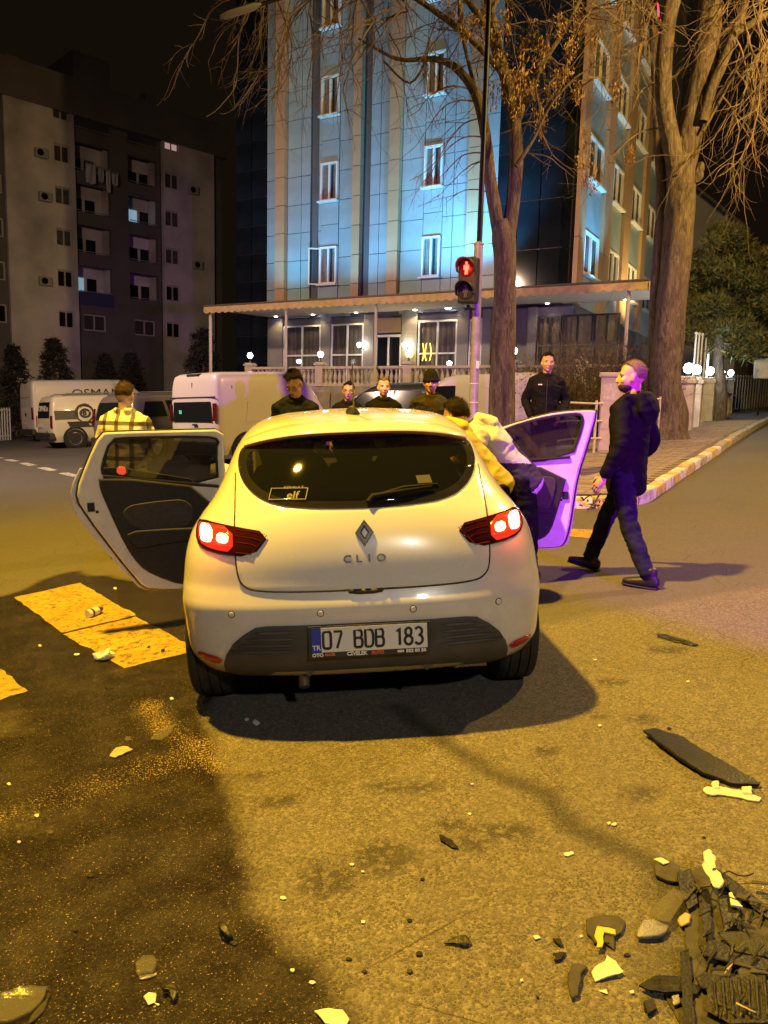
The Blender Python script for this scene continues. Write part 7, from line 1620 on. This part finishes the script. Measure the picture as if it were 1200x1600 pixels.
debris('wiper_strip', 'thin black strip lying on the asphalt below the walking man', 'car part', [('strip', [(1026, 992), (1040, 993), (1092, 1009), (1086, 1011), (1050, 1003), (1027, 996)], deb_k, .015, 0, (0, .02), 0), ('clip', [(1045, 998), (1070, 1003), (1068, 1006), (1047, 1001)], deb_k, .012, .014, (0, 0), 0)])
debris('black_shard', 'small black stick-shaped shard left of the wet trail', 'car part', [('shard', [(686, 1308), (694, 1309), (716, 1325), (715, 1329), (704, 1326), (688, 1316)], deb_k, .014, 0, (0, .1), 0)])
debris('dark_crescent', 'dark crescent-shaped shard low in the middle of the road', 'car part', [('shard', [(693, 1477), (710, 1470), (728, 1466), (738, 1478), (726, 1483), (708, 1478)], deb_k, .010, 0, (.1, 0), .01)])
debris('torn_panel', 'dark torn panel with a yellow angle bracket on it', 'car part', [('panel', [(915, 1441), (935, 1436), (968, 1434), (977, 1444), (972, 1462), (960, 1470), (960, 1488), (945, 1478), (928, 1478), (916, 1462)], deb_g, .010, 0, (.03, .02), .01), ('bracket', [(933, 1457), (961, 1462), (962, 1470), (944, 1466), (941, 1489), (932, 1490)], deb_y, .012, .018, (.02, 0), 0)])
debris('curved_shard', 'dark curved shard left of the white corner piece', 'car part', [('shard', [(893, 1513), (906, 1509), (919, 1514), (908, 1530), (905, 1562), (892, 1566), (886, 1545)], deb_g, .012, 0, (0, .12), .012)])
debris('white_corner_piece', 'largest white corner piece of bodywork near the bottom right', 'car part', [('shell', [(924, 1524), (944, 1510), (948, 1497), (962, 1508), (974, 1524), (950, 1531), (930, 1536)], deb_w, .005, 0, (.03, -.05), .010)])
debris('white_shard', 'small white triangular shard under the white corner piece', 'car part', [('shard', [(934, 1550), (948, 1548), (950, 1556)], deb_w, .006, 0, (0, .1), 0)])
debris('pale_shard', 'white shard lying at the bottom edge of the picture', 'car part', [('shard', [(491, 1584), (515, 1581), (536, 1583), (546, 1596), (540, 1608), (508, 1604)], deb_w, .008, 0, (.05, .04), .006)])
debris('white_scrap', 'white scrap beside the translucent square piece at bottom left', 'car part', [('scrap', [(224, 1560), (232, 1554), (245, 1556), (243, 1568), (232, 1573)], deb_w, .007, 0, (.1, 0), 0), ('tail', [(240, 1568), (250, 1571), (247, 1574)], deb_w, .004, 0, (0, 0), 0)])
debris('lens_square', 'translucent squarish lens fragment at the bottom left', 'car part', [('lens', [(211, 1512), (222, 1502), (241, 1500), (245, 1514), (240, 1526), (216, 1531)], deb_c, .022, 0, (.06, .05), .008), ('edge', [(216, 1529), (240, 1524), (245, 1520), (245, 1526), (218, 1533)], deb_s, .006, 0, (0, 0), 0)])
debris('lens_shard', 'large dark translucent lens shard cut by the bottom left corner', 'car part', [('lens', [(-20, 1570), (20, 1560), (76, 1545), (68, 1566), (48, 1588), (20, 1602), (-20, 1606)], deb_c, .014, 0, (.05, .14), .02), ('rim', [(48, 1590), (70, 1566), (76, 1552), (80, 1558), (62, 1590), (40, 1606)], deb_k, .008, 0, (0, .05), 0)])
debris('glass_sliver', 'clear glass-like sliver above the pale beige shard', 'car part', [('sliver', [(234, 1159), (246, 1146), (262, 1138), (278, 1134), (268, 1148), (254, 1158)], deb_c, .012, 0, (.08, .1), .01)])
debris('beige_shard', 'pale beige pointed shard on the wet asphalt', 'car part', [('shard', [(171, 1184), (182, 1172), (194, 1169), (208, 1173), (196, 1179), (180, 1186)], deb_b, .010, 0, (.05, .05), .006)])
debris('dark_clump', 'small dark clump of broken plastic on the wet asphalt', 'car part', [('clump', [(341, 1455), (350, 1451), (356, 1464), (366, 1472), (355, 1474), (344, 1468)], deb_k, .03, 0, (.1, .1), .02), ('chip', [(356, 1468), (372, 1476), (366, 1479), (355, 1474)], deb_k, .01, 0, (0, 0), 0)])
debris('dark_lump', 'dark folded lump right of the white scrap at bottom left', 'car part', [('lump', [(253, 1551), (265, 1547), (276, 1548), (275, 1568), (270, 1572), (264, 1556), (255, 1558)], deb_k, .022, 0, (.05, .1), .01)])
debris('black_chip', 'black pointed chip left of the torn panel', 'car part', [('chip', [(862, 1470), (876, 1469), (882, 1482), (872, 1480)], deb_k, .012, 0, (.1, 0), 0)]); debris('black_chip', 'black chip below left of the torn panel', 'car part', [('chip', [(863, 1494), (874, 1491), (886, 1492), (878, 1503), (866, 1506)], deb_k, .012, 0, (0, .1), 0)])
# bottle and crumpled paper by the crossing
g = gp(149, 962); t = thing('bottle', 'small bottle lying on the yellow crossing stripe', 'bottle', ground_frame(g.x, g.y, math.radians(-20)), None)
MB().tube([(0, -.05, .032), (0, -.045, .032), (0, .03, .032), (0, .055, .032), (0, .075, .032)], [.026, .031, .031, .018, .013], 16).build('glass', mat('bottle_brown', (.09, .03, .012), .15, coat=.3), t, 50); MB().tube([(0, -.052, .032), (0, -.075, .032)], [.032, .028], 16).build('cap', deb_w, t, 40); MB().tube([(0, -.03, .032), (0, .02, .032)], .0318, 16, 0, False).build('label', deb_w, t, 50)
g = gp(163, 1031); b = MB(); ell(b, (0, 0, .02), (.055, .04, .028), 16, 10)
b.v = [tuple(Vector(v) * (1 + .55 * noise.noise(Vector(v) * 42))) for v in b.v]; mn = min(v[2] for v in b.v); b.v = [(v[0], v[1], v[2] - mn) for v in b.v]
t = b.build('crumpled_paper', mat('paper_white', (.72, .70, .64), .8), None, 25); t.matrix_world = ground_frame(g.x, g.y, .5); tag(t, 'crumpled white paper beside the yellow crossing stripe', 'paper')
# the heap of broken front end at the bottom right
heap = thing('broken_front_end', 'heap of broken black grille and headlamp parts at the bottom right', 'car part', ground_frame(.80, 2.05, 0), 'broken car parts on the road'); hinv = heap.matrix_world.inverted()
def hp(nm, px, m, th, lift=0.0, tilt=(0, 0), arch=0.0):
    b, Mf = slab(px, max(.003, th * .35), lift * .5, (tilt[0] * .6, tilt[1] * .6), arch, .25); b.v = [tuple(hinv @ (Mf @ Vector(v))) for v in b.v]; return b.build(nm, m, heap, 30, min(.003, th * .3), 1)
hp('backing_sheet', [(1060, 1370), (1110, 1352), (1150, 1380), (1240, 1470), (1260, 1640), (1080, 1640), (1040, 1560), (1075, 1500)], deb_g, .012, 0, (0, .0), .0)
hp('long_bar', [(1120, 1380), (1130, 1372), (1240, 1455), (1238, 1470), (1128, 1392)], deb_k, .014, .016, (.05, 0)); hp('long_bar', [(1090, 1490), (1110, 1478), (1230, 1520), (1230, 1536), (1100, 1506)], deb_k, .016, .022, (0, .04)); hp('long_bar', [(1085, 1540), (1100, 1530), (1235, 1565), (1235, 1580), (1095, 1556)], deb_k, .012, .03, (.03, 0))
hp('upright', [(1058, 1375), (1078, 1368), (1086, 1392), (1090, 1420), (1075, 1430), (1062, 1402)], deb_k, .018, .02, (.1, .1)); hp('upright', [(1096, 1400), (1108, 1398), (1112, 1470), (1098, 1478)], deb_k, .014, .03, (0, .1)); hp('upright', [(1062, 1500), (1076, 1496), (1086, 1620), (1068, 1625)], deb_k, .016, .026, (.03, .0)); hp('upright', [(1120, 1420), (1150, 1412), (1160, 1452), (1132, 1470)], deb_k, .018, .03, (.12, .1))
hp('pointed_blade', [(998, 1548), (1020, 1538), (1062, 1537), (1096, 1550), (1088, 1562), (1040, 1562), (1012, 1556)], deb_k, .016, .01, (.06, .05), .01)
hp('torn_corner', [(1022, 1362), (1045, 1352), (1062, 1360), (1064, 1384), (1042, 1382), (1024, 1374)], deb_g, .03, .0, (.1, 0), .01)
gm_ = mat('grille_mesh', (.035, .032, .02), .35, bump=.8, bscale=220)
hp('grille_plate', [(1108, 1555), (1170, 1535), (1230, 1556), (1230, 1612), (1140, 1612), (1100, 1590)], gm_, .008, .03, (.08, .03), .01); hp('grille_plate', [(1120, 1470), (1170, 1468), (1236, 1490), (1230, 1512), (1150, 1500)], gm_, .008, .03, (.05, .05))
for i in range(9):
    x = 1112 + i * 13; hp('grille_slat', [(x, 1550 - i * 1.0), (x + 5, 1549 - i * 1.0), (x + 10, 1604), (x + 5, 1605)], deb_k, .008, .052, (.08, .03))
hp('round_socket', [(1168 + 16 * math.cos(a), 1532 + 9 * math.sin(a)) for a in np.linspace(0, 6.28, 15)[:-1]], deb_g, .02, .03, (.1, .1)); hp('hook', [(1048, 1566), (1060, 1562), (1064, 1576), (1052, 1580)], deb_s, .012, .02, (.1, 0)); hp('small_block', [(1005, 1572), (1020, 1566), (1026, 1582), (1012, 1590)], deb_k, .03, 0, (.05, .05))
for i in range(44):
    x, y = rd.uniform(1075, 1225), rd.uniform(1385, 1600); a = rd.choice((.35, .45, 1.9, 2.0, .4)) + rd.uniform(-.25, .25); L_ = rd.uniform(14, 48); w_ = rd.uniform(1.5, 4.5); dx, dy = math.cos(a), math.sin(a) * .75
    if x < 1100 and y > 1440: continue
    hp('splinter', [(x - dy * w_, y + dx * w_), (x + dx * L_ - dy * w_ * .5, y + dy * L_ + dx * w_ * .5), (x + dx * L_ + dy * w_ * .5, y + dy * L_ - dx * w_ * .5), (x + dy * w_, y - dx * w_)], rd.choice((deb_k, deb_g, deb_g, gm_, deb_c, deb_b)), rd.uniform(.004, .010), rd.uniform(.02, .07), (rd.uniform(-.15, .15), rd.uniform(-.15, .15)))
for i in range(4):
    q0 = Vector((rd.uniform(.12, .30), rd.uniform(-.25, .12), .03)); pts = [q0]; a = rd.uniform(0, 6.28)
    for j in range(9): a += rd.uniform(-.45, .45); pts.append(pts[-1] + Vector((math.cos(a) * .028, math.sin(a) * .028, rd.uniform(-.012, .014) if pts[-1].z > .02 else .01)))
    MB().tube([tuple(q) for q, r in catmull([(*q, .002) for q in pts], .008)], .002, 5).build('loose_wire', deb_k, heap)
ln = debris('headlamp_lens', 'clear curved headlamp lens with a silver edge lying against the broken heap', 'car part', [('lens', [(1014, 1440), (1030, 1424), (1050, 1398), (1078, 1411), (1062, 1432), (1046, 1454), (1030, 1452)], deb_c, .006, .03, (.06, .12), .012), ('reflector', [(996, 1472), (1004, 1448), (1022, 1447), (1046, 1454), (1040, 1466), (1010, 1473)], deb_s, .020, .006, (.1, .05), .01)])
debris('printed_bracket', 'white printed mounting bracket standing on the broken heap', 'car part', [('bracket', [(1098, 1362), (1106, 1356), (1112, 1360), (1118, 1374), (1118, 1388), (1126, 1394), (1131, 1404), (1124, 1414), (1114, 1412), (1108, 1400), (1098, 1388)], deb_w, .012, .075, (.15, .1), .008), ('hole', [(1112, 1388), (1118, 1387), (1118, 1391), (1112, 1392)], deb_k, .004, .10, (.15, .1), 0)])
debris('white_wedge', 'white wedge stuck in the right side of the broken heap', 'car part', [('wedge', [(1138, 1416), (1142, 1414), (1160, 1436), (1142, 1434)], deb_w, .012, .05, (.1, .1), 0)]); debris('cream_chip', 'rounded cream chip under the headlamp lens', 'car part', [('chip', [(1058, 1446), (1070, 1434), (1080, 1438), (1078, 1450), (1064, 1454)], deb_b, .012, .01, (.1, 0), .006)]); debris('leaf_shard', 'cream leaf-shaped shard above the broken heap', 'car part', [('shard', [(1020, 1354), (1034, 1352), (1047, 1358), (1036, 1362)], deb_w, .008, .03, (.05, .05), .004)])
# broken bits at the kerb behind the walking man
g = gp(930, 798); t = thing('kerb_debris', 'small tangle of broken dark plastic against the kerb', 'car part', ground_frame(g.x, g.y, 0), 'broken car parts on the road')
for i in range(16):
    a = rd.uniform(0, 6.28); c = Vector((rd.uniform(-.18, .14), rd.uniform(-.12, .12), rd.uniform(.01, .12))); d = Vector((math.cos(a), math.sin(a) * .6, rd.uniform(-.1, 1.0))) * rd.uniform(.04, .13); MB().tube([c, c + d * .5 + Vector((0, 0, .01)), c + d], [(.012, .006), (.016, .007), (.006, .004)], 6).build('fragment', (deb_k, deb_g, deb_s)[i % 3], t)
# tiny chips
chips = [(442, 1405, 'w', 8), (488, 1537, 'w', 8), (457, 1519, 'w', 7), (400, 1131, 'w', 8), (386, 1125, 'w', 6), (886, 1337, 'w', 9), (893, 1335, 'w', 6), (838, 1466, 'w', 10), (930, 1032, 'w', 5), (1075, 1066, 'w', 5), (937, 1135, 'w', 5), (734, 1273, 'w', 5), (738, 1227, 'w', 4), (550, 1353, 'w', 6), (568, 1442, 'w', 6), (815, 1534, 'w', 6), (987, 1553, 'w', 8), (567, 1364, 'w', 4), (1158, 1440, 'w', 4), (58, 1276, 'w', 6), (30, 1317, 'w', 5), (14, 1227, 'w', 5), (200, 1156, 'g', 8), (268, 1093, 'w', 5), (62, 1010, 'w', 4), (120, 1024, 'w', 6), (180, 920, 'w', 4), (80, 1302, 'g', 9),
         (640, 1440, 'k', 8), (655, 1493, 'k', 9), (640, 1520, 'k', 8), (660, 1375, 'k', 6), (545, 1500, 'k', 8), (570, 1520, 'k', 7), (980, 1494, 'k', 8), (1010, 1580, 'k', 9), (1020, 1550, 'k', 7), (1045, 1140, 'k', 5), (960, 1290, 'w', 7), (952, 1288, 'w', 5), (118, 1455, 'k', 8), (140, 1370, 'k', 9), (170, 1075, 'k', 8), (255, 1018, 'k', 7), (232, 1012, 'k', 6), (908, 1465, 'w', 5), (840, 1560, 'k', 5), (1100, 1310, 'k', 4)]
CH = {(442, 1405): 'white square chip alone right of the wet patch edge', (488, 1537): 'white oval chip low down right of the wet patch', (400, 1131): 'white chip just inside the shadow behind the left rear wheel', (386, 1125): 'small white chip closest to the left rear wheel', (886, 1337): 'pale leaf-shaped chip above the black stick-shaped shard level', (838, 1466): 'pale sliver left of the black chips near the torn panel',
      (930, 1032): 'tiny pale chip below the thin black strip', (987, 1553): 'small cream chip beside the pointed blade of the heap', (815, 1534): 'pale chip lowest in the middle of the road', (58, 1276): 'pale chip at the left edge on the wet asphalt', (120, 1024): 'pale chip left of the crumpled paper', (180, 920): 'tiny pale chip above the yellow stripe', (268, 1093): 'pale chip left of the left rear tyre', (200, 1156): 'clear chip above the beige shard', (80, 1302): 'clear chip low on the worn yellow paint',
      (655, 1493): 'black chip right below the dark crescent shard', (545, 1500): 'black chip near the wet patch corner', (980, 1494): 'black chip between torn panel and heap', (1010, 1580): 'black chip left of the heap at the bottom', (118, 1455): 'black chip alone on the wet asphalt at left', (140, 1370): 'black chip on the wet asphalt below the worn paint', (170, 1075): 'black chip below the yellow stripes', (255, 1018): 'black chip on the lower yellow stripe', (960, 1290): 'pale chip beside the wet trail'}
txt = {'w': ('white_chip', 'tiny white chip of bodywork scattered on the asphalt', deb_w), 'k': ('dark_chip', 'tiny black chip of plastic scattered on the asphalt', deb_k), 'g': ('clear_chip', 'tiny clear chip of glass on the wet asphalt', deb_c)}
for px, py, kd, s in chips:
    n = rd.randrange(4, 7); s *= .75; poly = [(px + s * rd.uniform(.6, 1.1) * math.cos(2 * math.pi * i / n + .3), py + s * .6 * rd.uniform(.6, 1.1) * math.sin(2 * math.pi * i / n + .3)) for i in range(n)]
    own = CH.get((px, py))
    b, Mf = slab(poly, rd.uniform(.002, .004), 0, (rd.uniform(-.1, .1), rd.uniform(-.1, .1))); nm, lab, m = txt[kd]; o = b.build(nm, m, None, 30); o.matrix_world = Mf; tag(o, own or lab, 'chip', 'tiny chips strewn over the road')
